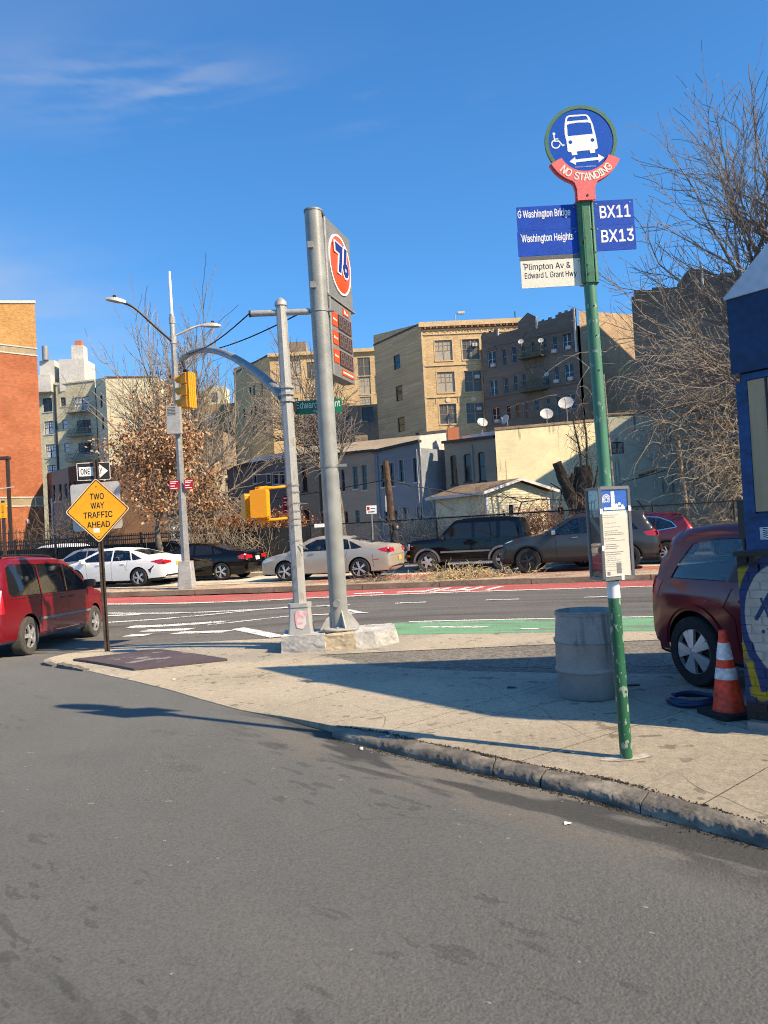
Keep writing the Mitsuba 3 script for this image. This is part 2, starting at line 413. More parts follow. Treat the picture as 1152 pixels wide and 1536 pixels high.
stroke([(-3.0, 15.15), (-1.88, 12.85)], 0.26, name='crosswalk_bar')
for k in range(-1, 9):
    s0 = -5.21 + k * 2.05
    if k >= 0: stroke([hw(s0, 16.48), hw(s0 + 0.72, 16.48)], 0.11, name='lane_dash')
stroke([(0.5, 12.81), (0.80, 12.66)], 0.13, name='bike_mark'); stroke([(0.84, 12.64), (1.30, 12.42)], 0.15, name='bike_mark')
put('bike_mark', sheet(Polygon([(1.28, 12.30), (1.60, 12.27), (1.38, 12.52)]), 0.5, 0.013), 'white_line', 'highway')
stroke([(2.0, 11.86), (2.25, 11.74)], 0.10, name='bike_mark')
for x in (-0.6, 0.0, 0.6):   # worn white letters of the bus lane
    stroke([hw(-6.0 + x * 2, 19.2), hw(-5.2 + x * 2, 19.25)], 0.22, name='lane_letter')
for s in (-5.3, -5.0, -4.45, -4.1, -3.6): stroke([hw(s, 18.95), hw(s + 0.22, 19.95)], 0.15, name='lane_letter')

# centre median with its kerbs, service road, far pavement
put('median', sheet(hwq(-70, 50, 20.50, 22.15), 2.0, 0.15), 'median_top', smooth=True, kind='structure', label='low dirty concrete median between the avenue and the service road')
rng = random.Random(5)
s = -30.0
while s < 26:
    L = rng.uniform(2.2, 3.2); q = hwq(s, s + L - 0.02, 20.34, 20.50); m = extrude(q, 0.155 + rng.uniform(-0.008, 0.008), 0.0)
    put('kerb_stone', m, 'kerb_pale', 'median'); s += L
put('kerb_strip', extrude(hwq(-70, -30.02, 20.34, 20.5), 0.15), 'kerb_pale', 'median')
put('kerb_strip', extrude(hwq(-70, 50, 22.15, 22.30), 0.155), 'kerb_pale', 'median')
put('service_road', sheet(hwq(-70, 60, 22.28, 28.12), 2.5, 0.05), 'far_concrete', smooth=True, kind='structure', label='pale service road with parked cars beyond the median')
put('bus_lane', sheet(hwq(-10.5, 50, 23.6, 25.2), 2.0, 0.056), 'red_paint_worn', 'service_road', smooth=True, label='faded red strip on the service road')
put('far_pavement', extrude(hwq(-70, 60, 28.1, 30.4), 0.18, 0.0), 'far_concrete', kind='structure', label='pavement behind the parked cars')
put('far_lot', extrude(hwq(-70, 60, 30.4, 75), 0.06, -0.01), 'ground_far', kind='structure', label='open ground behind the fence')

# the pavement of the corner, cut into its slabs
put('pavement', sheet(walk, 0.5, -0.035, zs), 'dirt', smooth=True, kind='structure', label='worn concrete pavement on the corner')
cuts = [[(-4.6, 9.2), (-1.6, 13.2)], [(-3.1, 7.6), (0.6, 12.4)], [(-1.75, 6.6), (3.2, 11.8)], [(-0.9, 5.3), (6.5, 12.6)], [(-0.48, 5.6), (1.6, 6.95), (4.2, 7.7), (10, 9.0)], [(0.6, 5.0), (3.4, 7.0)], [(1.5, 4.1), (6, 8.0)], [(2.6, 2.9), (8, 7.5)],
        [(-6, 13.2), (-4.2, 10.3)], [(-1.36, 9.75), (0.6, 8.3), (2.6, 7.45), (8, 6.2)], [(0.2, 7.0), (2.2, 5.6), (5, 4.2)]]
grooves = shapely.union_all([LineString(c).buffer(0.0032, cap_style=2) for c in cuts])
we = np.array(walk.segmentize(0.25).exterior.coords); ze = zs(we[:, 0], we[:, 1]); m_ = len(we)
put('slab_edge', (np.vstack([np.column_stack([we, ze]), np.column_stack([we, ze * 0 - 0.03 + g0(we[:, 0], we[:, 1])])]), np.array([[i, i + 1, i + 1 + m_, i + m_] for i in range(m_ - 1)])), 'concrete_walk', 'pavement')
lot = Polygon([(-1.0, 10.5), (-0.2, 9.35), (0.7, 8.75), (1.9, 8.15), (3.6, 7.55), (8, 6.9), (14, 5.5), hw(12, 11.05), hw(4, 11.0), hw(1.0, 10.9)])
slabs = walk.difference(grooves).difference(lot)
for gpoly in sorted(slabs.geoms, key=lambda q: -q.area):
    if gpoly.area > 0.02: put('slab', sheet(gpoly, 0.3, 0.0, zs), 'concrete_walk', 'pavement', smooth=True)
put('worn_apron', sheet(lot.intersection(walk).buffer(-0.004), 0.3, -0.006, zs), 'worn_lot', 'pavement', smooth=True, label='rough broken apron of the driveway')


def kerb_run(pts_top, pts_front, seed):
    """one kerb stone between two plan lines, its top edge rounded over, worn and broken"""
    a, b = np.array(pts_top, float), np.array(pts_front, float)
    n = 70; t = np.linspace(0, 1, n)
    ip = lambda P: np.stack([np.interp(t, np.linspace(0, 1, len(P)), P[:, k]) for k in (0, 1)], -1)
    a, b = ip(a), ip(b)
    rows = []
    for w, z in ((-0.03, -0.06), (0.0, 0.96), (0.30, 0.98), (0.66, 0.94), (0.88, 0.80), (0.97, 0.3), (1.0, -0.4)):
        p = a + (b - a) * w; zz = np.maximum(zs(a[:, 0], a[:, 1]), 0.052) * 1.04 * (z if z > 0 else z) if z > 0 else np.full(n, z * 0.1)
        rows.append(np.column_stack([p, zz + 0.004]))
    R = np.stack(rows, 1); k = R.shape[1]
    V = R.reshape(-1, 3); V = nz(V, 5, 0.024, seed); V = nz(V, 24, 0.013, seed + 9)
    i, j = np.meshgrid(np.arange(n - 1), np.arange(k - 1), indexing='ij')
    q = np.stack([i * k + j, (i + 1) * k + j, (i + 1) * k + j + 1, i * k + j + 1], -1).reshape(-1, 4)
    ends = [[0 * k + j for j in range(k)], [(n - 1) * k + j for j in range(k)][::-1]]
    f = np.vstack([q[:, [0, 1, 2]], q[:, [0, 2, 3]]] + [np.array([[e[0], e[m + 1], e[m]] for m in range(1, k - 1)]) for e in ends])
    return V, f


top = np.array([(-0.50, 6.36), (-0.097, 6.052), (0.241, 5.662), (0.485, 5.43), (0.652, 5.257), (0.875, 5.026), (1.211, 4.74), (1.398, 4.516), (1.828, 3.881), (3.1, 2.46), (4.6, 0.79)])
frn = np.array([(-0.52, 6.22), (-0.12, 5.79), (0.14, 5.52), (0.40, 5.26), (0.60, 5.06), (0.80, 4.86), (1.10, 4.56), (1.28, 4.34), (1.76, 3.77), (2.98, 2.34), (4.48, 0.68)])
cum = np.concatenate([[0], np.cumsum(np.linalg.norm(np.diff(top, axis=0), axis=1))])
def along(P, s): return np.stack([np.interp(s, cum, P[:, 0]), np.interp(s, cum, P[:, 1])], -1)
br = [0.0, 0.78, 1.62, 2.02, 2.72, 3.6, 4.7, 6.3, cum[-1]]
for i in range(len(br) - 1):
    ss_ = np.linspace(br[i] + 0.004, br[i + 1] - 0.004, 9)
    put('kerb_stone', kerb_run(along(top, ss_), along(frn, ss_), 40 + 5 * i), 'kerb_dark', 'pavement', smooth=40)
lk = np.array([(-4.07, 10.47), (-4.55, 10.97), (-5.0, 11.42), (-5.26, 11.85)])


def debris(pts, n, spread, size, seed, lift=0.0, fn=zs):
    """small angular crumbs scattered along a line"""
    r = np.random.default_rng(seed); P = np.array(pts, float); t = r.random(n) * (len(P) - 1); i = np.minimum(t.astype(int), len(P) - 2)
    c = P[i] + (P[i + 1] - P[i]) * (t - i)[:, None] + r.normal(0, spread, (n, 2))
    s = size * r.uniform(0.35, 1.3, n)
    tet = np.array([[1, 0, -.3], [-.5, .8, -.3], [-.6, -.7, -.3], [0.1, 0, .8]]); a = r.random(n) * 6.28
    R = np.stack([np.stack([np.cos(a), -np.sin(a)], -1), np.stack([np.sin(a), np.cos(a)], -1)], 1)
    v = np.repeat(tet[None], n, 0) * s[:, None, None] * r.uniform(0.6, 1.3, (n, 1, 3)); v[..., :2] = np.einsum('nij,nkj->nki', R, v[..., :2])
    v[..., :2] += c[:, None]; v[..., 2] += (fn(c[:, 0], c[:, 1]) + lift)[:, None] + 0.2 * s[:, None]
    return v.reshape(-1, 3), (np.array([[0, 1, 3], [1, 2, 3], [2, 0, 3], [0, 2, 1]])[None] + (np.arange(n) * 4)[:, None, None]).reshape(-1, 3)


mat('grit', speck((0.045, 0.040, 0.032), 0.9, 20, 90), 0.95, spec=0.1)
mat('leaf_single', speck((0.20, 0.125, 0.065), 0.9, 9, 40), 0.9, spec=0.2)
put('kerb_dirt', cat_(debris(top[:9] + (0.008, 0.012), 1500, 0.014, 0.009, 3, 0.0), debris(frn[:9] - (0.012, 0.012), 1400, 0.018, 0.008, 4, 0.0, g0),
    debris([(-0.55, 6.4), (-1.04, 6.97), (-2.0, 8.0), (-4.2, 10.6)], 200, 0.012, 0.004, 5)), 'grit', kind='stuff', label='black grit and crumbs caught along the kerb joint')
# ---------------------------------------------------------------- paints and metals shared by the small things
mat('white_paint', (0.76, 0.76, 0.74), 0.45)
mat('cream_print', (0.74, 0.71, 0.60), 0.5)
mat('sign_white', (0.80, 0.80, 0.78), 0.4)
mat('black', (0.012, 0.012, 0.013), 0.5)
mat('black_print', (0.020, 0.018, 0.018), 0.5)
mat('rubber', speck((0.022, 0.022, 0.023), 0.5, 14, 60), 0.75, spec=0.3)
mat('dark_metal', (0.035, 0.033, 0.032), 0.45, metallic=0.3)
mat('steel', (0.50, 0.51, 0.52), 0.35, metallic=0.9)
mat('galv', speck((0.275, 0.28, 0.275), 0.35, 3, 16), 0.5, metallic=0.25)
mat('galv_light', speck((0.37, 0.37, 0.355), 0.3, 4, 20), 0.5, metallic=0.15)
mat('alu_back', speck((0.50, 0.50, 0.475), 0.2, 3, 9), 0.45, metallic=0.2)
mat('sign_blue', speck((0.010, 0.066, 0.42), 0.22, 9, 60), 0.5, spec=0.25)
mat('disc_blue', (0.002, 0.080, 0.45), 0.5, spec=0.2)
mat('sign_green', (0.004, 0.155, 0.085), 0.4)
mat('rim_green', (0.055, 0.150, 0.075), 0.5)
mat('pink', speck((0.74, 0.135, 0.135), 0.2, 9, 60), 0.5)
mat('diamond', speck((0.86, 0.385, 0.008), 0.14, 3, 8), 0.4)
mat('signal_yellow', (0.80, 0.315, 0.006), 0.45)
mat('sign_red', (0.42, 0.012, 0.020), 0.45)
mat('grey_strip', (0.11, 0.11, 0.105), 0.5)
mat('cone_orange', speck((0.74, 0.055, 0.018), 0.6, 9, 40), 0.5)
mat('cone_band', speck((0.60, 0.60, 0.60), 0.6, 9, 40), 0.45)
mat('hose_blue', (0.006, 0.018, 0.065), 0.4)


def pole_paint(p, n, uv):
    w = fbm(p.x * 42, p.y * 42, p.z * 20, 4)
    k = 1 + 0.5 * (fbm(p.x * 10, p.y * 10, p.z * 3, 3) - 0.5)
    low = smoothstep(1.3, 0.9, p.z)
    chip = smoothstep(0.665, 0.69, w + 0.055 * low)
    col = mix((0.060, 0.190, 0.115), (0.018, 0.105, 0.050), low)
    return mix(col * k, (0.30, 0.36, 0.31), chip * 0.75)


mat('pole_green', proc(pole_paint), 0.45)
mat('footing_pale', speck((0.34, 0.315, 0.265), 0.9, 16, 70), 0.9)
mat('sleeve_green', speck((0.045, 0.165, 0.085), 0.35, 5, 30), 0.5)

# ---------------------------------------------------------------- bus stop sign at the kerb
BX, BY = 1.503, 5.097
LEAN = -0.0150


def bx(z): return BX + LEAN * z


def front(x, z, y): return frame((x, y, z), (1, 0, -0.0), (LEAN, 0, 1), (0, -1, 0))


bus = thing('bus_stop_sign', 'green bus stop pole leaning at the kerb with a round blue bus symbol on top', 'bus stop sign')
put('pole', tube([(bx(0.0), BY, 0.0), (bx(3.75), BY, 3.75)], 0.040, 20), 'pole_green', bus, smooth=40)
put('sticker', tube([(bx(1.115), BY, 1.115), (bx(1.225), BY, 1.225)], 0.0412, 20, cap=False), 'white_paint', bus, smooth=40, label='torn white sticker round the pole')
put('band', tube([(bx(1.226), BY, 1.226), (bx(1.262), BY, 1.262)], 0.0415, 20, cap=False), 'black', bus, smooth=40)
prof = Polygon([(-0.055, -0.030), (-0.046, -0.045), (-0.020, -0.052), (0.020, -0.052), (0.046, -0.045), (0.055, -0.030), (0.055, 0.030), (0.048, 0.045), (-0.048, 0.045), (-0.060, 0.030)]).difference(Point(0, 0).buffer(0.0402))
v, f = extrude(prof, 0.555, 3.205); v[:, 0] += bx(0) + LEAN * v[:, 2]; v[:, 1] += BY
put('sleeve', (v, f), 'sleeve_green', bus)
pt = Polygon([(-.17, -.03), (-.07, -.06), (.04, -.05), (.16, .0), (.22, .06), (.10, .05), (.05, .07), (-.06, .06), (-.12, .03)]).buffer(.01); v, f = gridtri(affinity.translate(pt, BX, BY), .05); put('mortar_patch', (np.column_stack([v, zs(v[:, 0], v[:, 1]) + 0.005]), f), 'footing_pale', bus, label='cracked pale mortar patch round the foot of the pole')
holes = []
for dx, z in ((-0.030, 3.66), (-0.040, 3.63), (-0.022, 3.50), (-0.036, 3.47), (-0.020, 3.32), (0.035, 3.72), (0.040, 3.40), (-0.018, 3.26), (0.030, 3.56)):
    holes.append(mv(extrude(Point(0, 0).buffer(0.006), 0.003), front(bx(z) + dx, z, BY - 0.0525 + (0.006 if abs(dx) > 0.03 else 0))))
for z in (3.05, 2.85, 2.62): holes.append(mv(extrude(Point(0, 0).buffer(0.005), 0.003), front(bx(z) + 0.006, z, BY - 0.041)))
put('bolt_hole', cat_(*holes), 'black', bus, kind='stuff')
for dx in (-0.030, 0.034): put('rib', box(bx(3.48) + dx - 0.002, bx(3.48) + dx + 0.002, BY - 0.056, BY - 0.046, 3.21, 3.75), 'rim_green', bus)

DC = (1.438, 4.143)
fr = front(DC[0], DC[1], BY - 0.046)
disc = put('disc', mv(extrude(Point(0, 0).buffer(0.215, 32), 0.014), fr), 'disc_blue', bus)
put('rim', mv(extrude(Point(0, 0).buffer(0.238, 32).difference(Point(0, 0).buffer(0.2155, 32)), 0.020, -0.002), fr), 'rim_green', disc)
U = 1 / 8.23 / 226.4   # one zoomed pixel in metres


def zp(pts): return [((x - 556) * U, (558 - y) * U) for x, y in pts]


def rot_lean(poly): return affinity.rotate(poly, -2.2, origin=(0, 0))


busp = Polygon(zp([(375, 300), (385, 262), (405, 240), (440, 230), (620, 230), (655, 240), (680, 270), (712, 350), (738, 480), (752, 580), (757, 655), (750, 668), (722, 674), (722, 716), (660, 718), (656, 678), (498, 686), (500, 730), (435, 732), (430, 690), (395, 690), (385, 675), (378, 560), (362, 470), (362, 390)])).buffer(0.0025).buffer(-0.0025)
hole1 = Polygon(zp([(398, 306), (404, 272), (425, 252), (625, 248), (645, 258), (660, 298)]))
hole2 = Polygon(zp([(395, 350), (430, 338), (540, 328), (660, 332), (688, 345), (706, 470), (704, 478), (405, 492), (397, 488)]))
lamps = shapely.union_all([Point(zp([c])[0]).buffer(23 * U) for c in ((424, 568), (697, 556))])
ICON = 0.0142
put('bus_icon', mv(extrude(busp.difference(hole1).difference(hole2).difference(lamps), 0.0020, ICON), fr), 'sign_white', disc)
arrow = Polygon(zp([(400, 806), (472, 752), (474, 786), (756, 770), (754, 732), (832, 782), (760, 838), (758, 806), (476, 822), (478, 856)]))
put('arrow_icon', mv(extrude(arrow, 0.0020, ICON), fr), 'sign_white', disc)
wheel = Point(zp([(245, 580)])[0])
wc = [Point(zp([(228, 452)])[0]).buffer(17 * U), LineString(zp([(226, 470), (236, 545), (285, 546), (328, 605), (346, 598)])).buffer(7.5 * U, join_style=2),
      LineString(zp([(232, 518), (275, 518)])).buffer(6 * U), wheel.buffer(58 * U).difference(wheel.buffer(43 * U)).difference(Polygon(zp([(245, 580), (240, 480), (340, 500), (345, 590), (300, 592)])))]
put('wheelchair_icon', mv(extrude(shapely.union_all(wc), 0.0020, ICON), fr), 'sign_white', disc)
v, f = text('NYC DEPT OF TRANSPORTATION', 0.0065, 0.0015, width=250 * U); put('small_text', mv(shift((v, f), (zp([(592, 880)])[0][0], zp([(592, 886)])[0][1], ICON)), fr), 'sign_white', disc)
pc = np.array(zp([(588, 625)])[0]); RI, RO = 320 * U, 466 * U
ang = np.radians(np.linspace(206, 336, 40))
ringp = Polygon(np.vstack([pc + RO * np.stack([np.cos(ang), np.sin(ang)], -1), pc + RI * np.stack([np.cos(ang[::-1]), np.sin(ang[::-1])], -1)]))
neck = Polygon([(-0.060, -0.40), (0.058, -0.40), (0.058, -0.325), (0.072, -0.285), (0.115, -0.245), (-0.105, -0.245), (-0.072, -0.285), (-0.060, -0.325)])
yoke = shapely.union_all([ringp, affinity.translate(neck, 0.012, 0.0)]).buffer(0.006).buffer(-0.006)
v, f = extrude(yoke, 0.014, 0.0145)
holder = put('holder', mv((v, f), fr), 'pink', bus)
v, f = extrude(affinity.scale(yoke, 1.01, 1.0, origin=(0, 0)), 0.024, -0.018); put('holder_back', mv(shift((v, f), (-0.006, 0, 0)), fr), 'pink', holder)
word = 'NO STANDING'; wid = [1.15, 1.15, 0.75, 1.0, 0.95, 1.05, 1.15, 1.1, 0.55, 1.15, 1.1]; tot = sum(wid); a = 222.0; span = 97.0
letters = []
for ch, w in zip(word, wid):
    a += span * w / tot / 2
    if ch != ' ':
        m = text(ch, 0.049, 0.002, True, cond=0.86); th = math.radians(a)
        m = shift(m, (0, -0.0245, 0)); c_, s_ = math.cos(th + math.pi / 2), math.sin(th + math.pi / 2)
        vv = np.column_stack([m[0][:, 0] * c_ - m[0][:, 1] * s_, m[0][:, 0] * s_ + m[0][:, 1] * c_, m[0][:, 2]])
        r_ = (RI + RO) / 2; letters.append((vv + [pc[0] + r_ * math.cos(th), pc[1] + r_ * math.sin(th), 0.029], m[1]))
    a += span * w / tot / 2
put('lettering', mv(cat_(*letters), fr), 'cream_print', holder)
put('bolt', mv(extrude(Point(0.018, -0.37).buffer(0.007), 0.004, 0.0286), fr), 'black', holder)


def panel(x0, x1, z0, z1, m, lines, y, name='panel', tcol='sign_white', r=0.003, label=None):
    xc, zc = (x0 + x1) / 2, (z0 + z1) / 2
    fr_ = front(xc, zc, y)
    k = put(name, mv(extrude(rrect(x1 - x0, z1 - z0, r), 0.006), fr_), m, bus, label=label)
    if z1 - z0 > .1:
        for x_ in (-1, 1): put('rivet', mv(extrude(Point(x_ * ((x1 - x0) / 2 - .022), (z1 - z0) / 2 - .02).buffer(.005), .0025, .006), fr_), 'galv', k)
    for s, h, w, dx, dz, bold in lines:
        put('lettering', mv(shift(text(s, h, 0.0015, bold, width=w), (dx, dz - h / 2, 0.0061)), fr_), tcol, k)
    return k


yp = BY - 0.006
panel(0.994, 1.398, 3.581, 3.744, 'sign_blue', [('G Washington Bridge', 0.047, 0.352, -0.020, 0.032, True)], yp, 'route_panel')
panel(0.990, 1.400, 3.412, 3.578, 'sign_blue', [('Washington Heights', 0.047, 0.345, -0.006, 0.036, True)], yp, 'route_panel')
panel(1.505, 1.774, 3.590, 3.758, 'sign_blue', [('BX11', 0.079, 0.205, 0.010, 0.006, True)], yp, 'route_panel')
panel(1.503, 1.777, 3.420, 3.587, 'sign_blue', [('BX13', 0.079, 0.218, 0.016, 0.014, True)], yp, 'route_panel')
panel(0.996, 1.405, 3.382, 3.409, 'grey_strip', [], yp, 'strip')
panel(1.000, 1.409, 3.198, 3.381, 'cream_print', [('Plimpton Av &', 0.040, 0.305, -0.026, 0.050, False), ('Edward L Grant Hwy', 0.038, 0.345, -0.008, -0.008, False)], yp, 'stop_name_panel', 'black_print', label='white panel with the stop name in black')

# timetable box on the pole
mat('box_frame', (0.20, 0.20, 0.20), 0.4, metallic=0.5); mat('paper', (0.56, 0.555, 0.49), 0.6)
F_, R_, L_ = np.array([1.398, 4.978]), np.array([1.618, 5.08]), np.array([1.366, 5.175])
ZB, ZT = 1.247, 1.838
tb = put('timetable_box', extrude(Polygon([F_ + (0.010, 0.03), R_ + (-0.03, 0.008), L_ + (0.012, -0.02)]), ZT - ZB - 0.01, ZB + 0.005), 'black', bus, label='three sided timetable box')
edges = []
for P, Q in ((F_, R_), (R_, L_), (L_, F_)):
    for z in (ZB, ZT): edges.append(bar((*P, z), (*Q, z), 0.016, 0.020))
for P in (F_, R_, L_): edges.append(bar((*P, ZB), (*P, ZT), 0.017))
edges.append(extrude(Polygon([F_, R_, L_]), 0.006, ZT + 0.002))
put('frame', cat_(*edges), 'box_frame', tb)


def face(P, Q, dz=0.0, inset=0.008):
    P3, Q3 = np.array([*P, ZB]), np.array([*Q, ZB]); ex = unit(Q3 - P3); nrm = unit(np.cross(ex, [0, 0, 1.0]))
    return (P3 + nrm * (-inset), np.array([ex, [0, 0, 1.0], nrm])), np.linalg.norm(Q3 - P3)


fr_, W = face(F_, R_); H_ = ZT - ZB
poster = put('timetable', mv(extrude(sbox(0.012, 0.014, W - 0.012, H_ * 0.745), 0.003), fr_), 'paper', tb, label='white printed timetable')
put('poster', mv(extrude(sbox(0.012, H_ * 0.75, W - 0.012, H_ - 0.016), 0.003), fr_), 'sign_blue', tb, label='blue picture poster above the timetable')
art = [sbox(W * 0.40, H_ * 0.77, W * 0.52, H_ * 0.96)] + [Point(W * 0.58, H_ * 0.80).buffer(0.014), Point(W * 0.68, H_ * 0.82).buffer(0.011), Point(W * 0.78, H_ * 0.795).buffer(0.010), sbox(W * 0.14, H_ * 0.757, W * 0.86, H_ * 0.785)]
for r_ in (0.016, 0.026, 0.036): art.append(Point(W * 0.24, H_ * 0.87).buffer(r_).difference(Point(W * 0.24, H_ * 0.87).buffer(r_ - 0.005)).intersection(sbox(0.015, H_ * 0.84, W * 0.36, H_ * 0.96)))
put('poster_art', mv(extrude(shapely.union_all(art), 0.001, 0.0031), fr_), 'cream_print', tb)
rl = random.Random(8); ln = []
for k in range(30):
    y0 = 0.04 + k * 0.0128
    if rl.random() < 0.32: continue
    x0 = 0.02 + rl.random() * 0.012; ln.append(sbox(x0, y0, x0 + rl.uniform(0.4, 0.9) * (W - 0.055), y0 + rl.choice([0.0022, 0.003, 0.0045])))
ln += [sbox(0.03, 0.022, 0.055, 0.046), sbox(W * 0.45, 0.03, W * 0.62, 0.10)]
mat('faint_print', (0.16, 0.16, 0.18), 0.6)
put('printed_line', mv(extrude(shapely.union_all(ln), 0.0008, 0.0031), fr_), 'faint_print', tb, kind='stuff')
fr2, W2 = face(L_, F_)
mat('dim_paper', speck((0.060, 0.070, 0.066), 0.9, 9, 30), 0.35)
mat('dim_paper2', (0.15, 0.19, 0.17), 0.4)
put('side_sheet', mv(extrude(sbox(0.012, 0.014, W2 - 0.012, H_ - 0.016), 0.003), fr2), 'dim_paper', tb, label='dark side sheet with painted faint reflection, behind clear plastic')
put('side_art', mv(extrude(shapely.union_all([Point(W2 * 0.6, H_ * 0.78).buffer(0.055), Polygon([(0.02, H_ * 0.66), (W2 - 0.03, H_ * 0.48), (W2 - 0.02, H_ * 0.56), (0.05, H_ * 0.7)]), sbox(0.03, 0.1, W2 - 0.03, 0.106), sbox(0.03, 0.16, W2 - 0.03, 0.165)]).intersection(sbox(0.014, 0.014, W2 - 0.014, H_ - 0.02)), 0.0008, 0.0031), fr2), 'dim_paper2', tb)  # pale blob and slanting patch paint a faint reflection and poster ghost
scene['pane'] = {'type': 'thindielectric', 'int_ior': 1.5}
for frx, Wx in ((fr_, W), (fr2, W2)):
    put('cover_pane', mv((np.array([[0.009, 0.01, 0.0075], [Wx - 0.009, 0.01, 0.0075], [Wx - 0.009, H_ - 0.01, 0.0075], [0.009, H_ - 0.01, 0.0075]]), np.array([[0, 1, 2, 3]])), frx), 'pane', tb)
put('tape', cat_(*[mv(extrude(sbox(x - 0.008, z - 0.014, x + 0.008, z + 0.014).buffer(0.003), 0.004, 0.014), fr_) for x, z in ((0.0, H_ * 0.745), (W - 0.004, H_ * 0.765), (0.0, H_ * 0.34), (W * 0.6, 0.004))]), 'white_paint', tb)

# ---------------------------------------------------------------- drum
def drum_mat(p, n, uv):
    k = 1 + 0.5 * (fbm(p.x * 6, p.y * 6, p.z * 4, 4) - 0.5) + 0.22 * (noise(p.x * 70, p.y * 70, p.z * 70) - 0.5)
    s = smoothstep(0.60, 0.74, fbm(p.x * 15, p.y * 15, p.z * 1.6, 3)) * smoothstep(0.30, 0.62, p.z)
    return mi.Color3f(0.265, 0.255, 0.240) * k * (1 - 0.40 * s)


mat('drum_grey', proc(drum_mat), 0.5, metallic=0.25, spec=0.4)
dx_, dy_ = 1.765, 6.985
prof = [(0.0, 0.02), (0.240, 0.02), (0.258, 0.030), (0.264, 0.05), (0.272, 0.12), (0.280, 0.262), (0.291, 0.278), (0.293, 0.292), (0.291, 0.306), (0.281, 0.322), (0.284, 0.43), (0.280, 0.535), (0.290, 0.551), (0.292, 0.564), (0.290, 0.578), (0.278, 0.594), (0.268, 0.72), (0.259, 0.79), (0.257, 0.80), (0.268, 0.806), (0.268, 0.822), (0.258, 0.826), (0.250, 0.80), (0.0, 0.795)]
t = thing('steel_drum', 'dented grey oil drum standing on the pavement behind the bus stop pole', 'barrel')
v, f = lathe(prof, 56); v = nz(v, 5, 0.012, 3); v[:, 2] *= 0.95; v += (dx_, dy_, zs(dx_, dy_) - 0.02)
put('shell', (v, f), 'drum_grey', t, smooth=35)
v, f = lathe([(0.255, 0.822), (0.268, 0.822), (0.2715, 0.830), (0.268, 0.838), (0.258, 0.838), (0.255, 0.822)], 56); v[:, 2] *= 0.95; put('rim', (v + (dx_, dy_, zs(dx_, dy_) - 0.02), f), 'drum_grey', t, smooth=35)

# ---------------------------------------------------------------- traffic cone and hose
cx, cy = 2.600, 6.03; cz = float(zs(cx, cy))
t = thing('traffic_cone', 'orange traffic cone with two dirty white bands on a black foot', 'traffic cone')
foot = nz(extrude(rrect(0.37, 0.37, 0.05).difference(Point(0, 0).buffer(0.08)), 0.035)[0], 6, 0.008), extrude(rrect(0.37, 0.37, 0.05).difference(Point(0, 0).buffer(0.08)), 0.035)[1]
put('foot', (rotz(foot, 12)[0] + (cx, cy, cz + 0.003), foot[1]), 'rubber', t)
zr = lambda z: 0.122 - (z - 0.03) / 0.62 * 0.094
def cone_part(z0, z1, m, name, e=0.0, cap=False):
    pr = [(zr(z0) + e, z0), (zr(z1) + e, z1)] + ([(0.018, z1 + 0.006), (0.0, z1 + 0.006)] if cap else [])
    v, f = lathe(pr, 32); v = v + np.column_stack([0.02 * v[:, 2] * 0 + cx - 0.02 * v[:, 2], v[:, 2] * 0 + cy, v[:, 2] * 0 + cz])
    put(name, (v, f), m, t, smooth=35)
cone_part(0.02, 0.655, 'cone_orange', 'body', 0, True)
cone_part(0.285, 0.372, 'cone_band', 'band', 0.0025); cone_part(0.435, 0.565, 'cone_band', 'band', 0.0025)
th = np.linspace(0, 2 * np.pi * 2.6, 90); rr = 0.20 - 0.012 * th / 6.28
hx, hy = 2.50, 6.46
put('garden_hose', tube(np.column_stack([hx + rr * 1.05 * np.cos(th + 2), hy + rr * np.sin(th + 2), zs(hx, hy) + 0.022 + 0.010 * th / 6.28 + 0.012 * np.sin(th * 1.7) ** 2]), 0.020, 8), 'hose_blue', smooth=40, label='coiled blue hose lying on the ground behind the cone', cat='hose')

# ---------------------------------------------------------------- painted brick wall with a blue booth above it
KA = np.array([2.572, 5.668]); KD = unit([0.68, -0.73]); KN = np.array([KD[1], -KD[0]])  # KN points to the viewer's side
KN = KN if KN @ -KA > 0 else -KN
WZ = 1.306; Z0 = 0.05


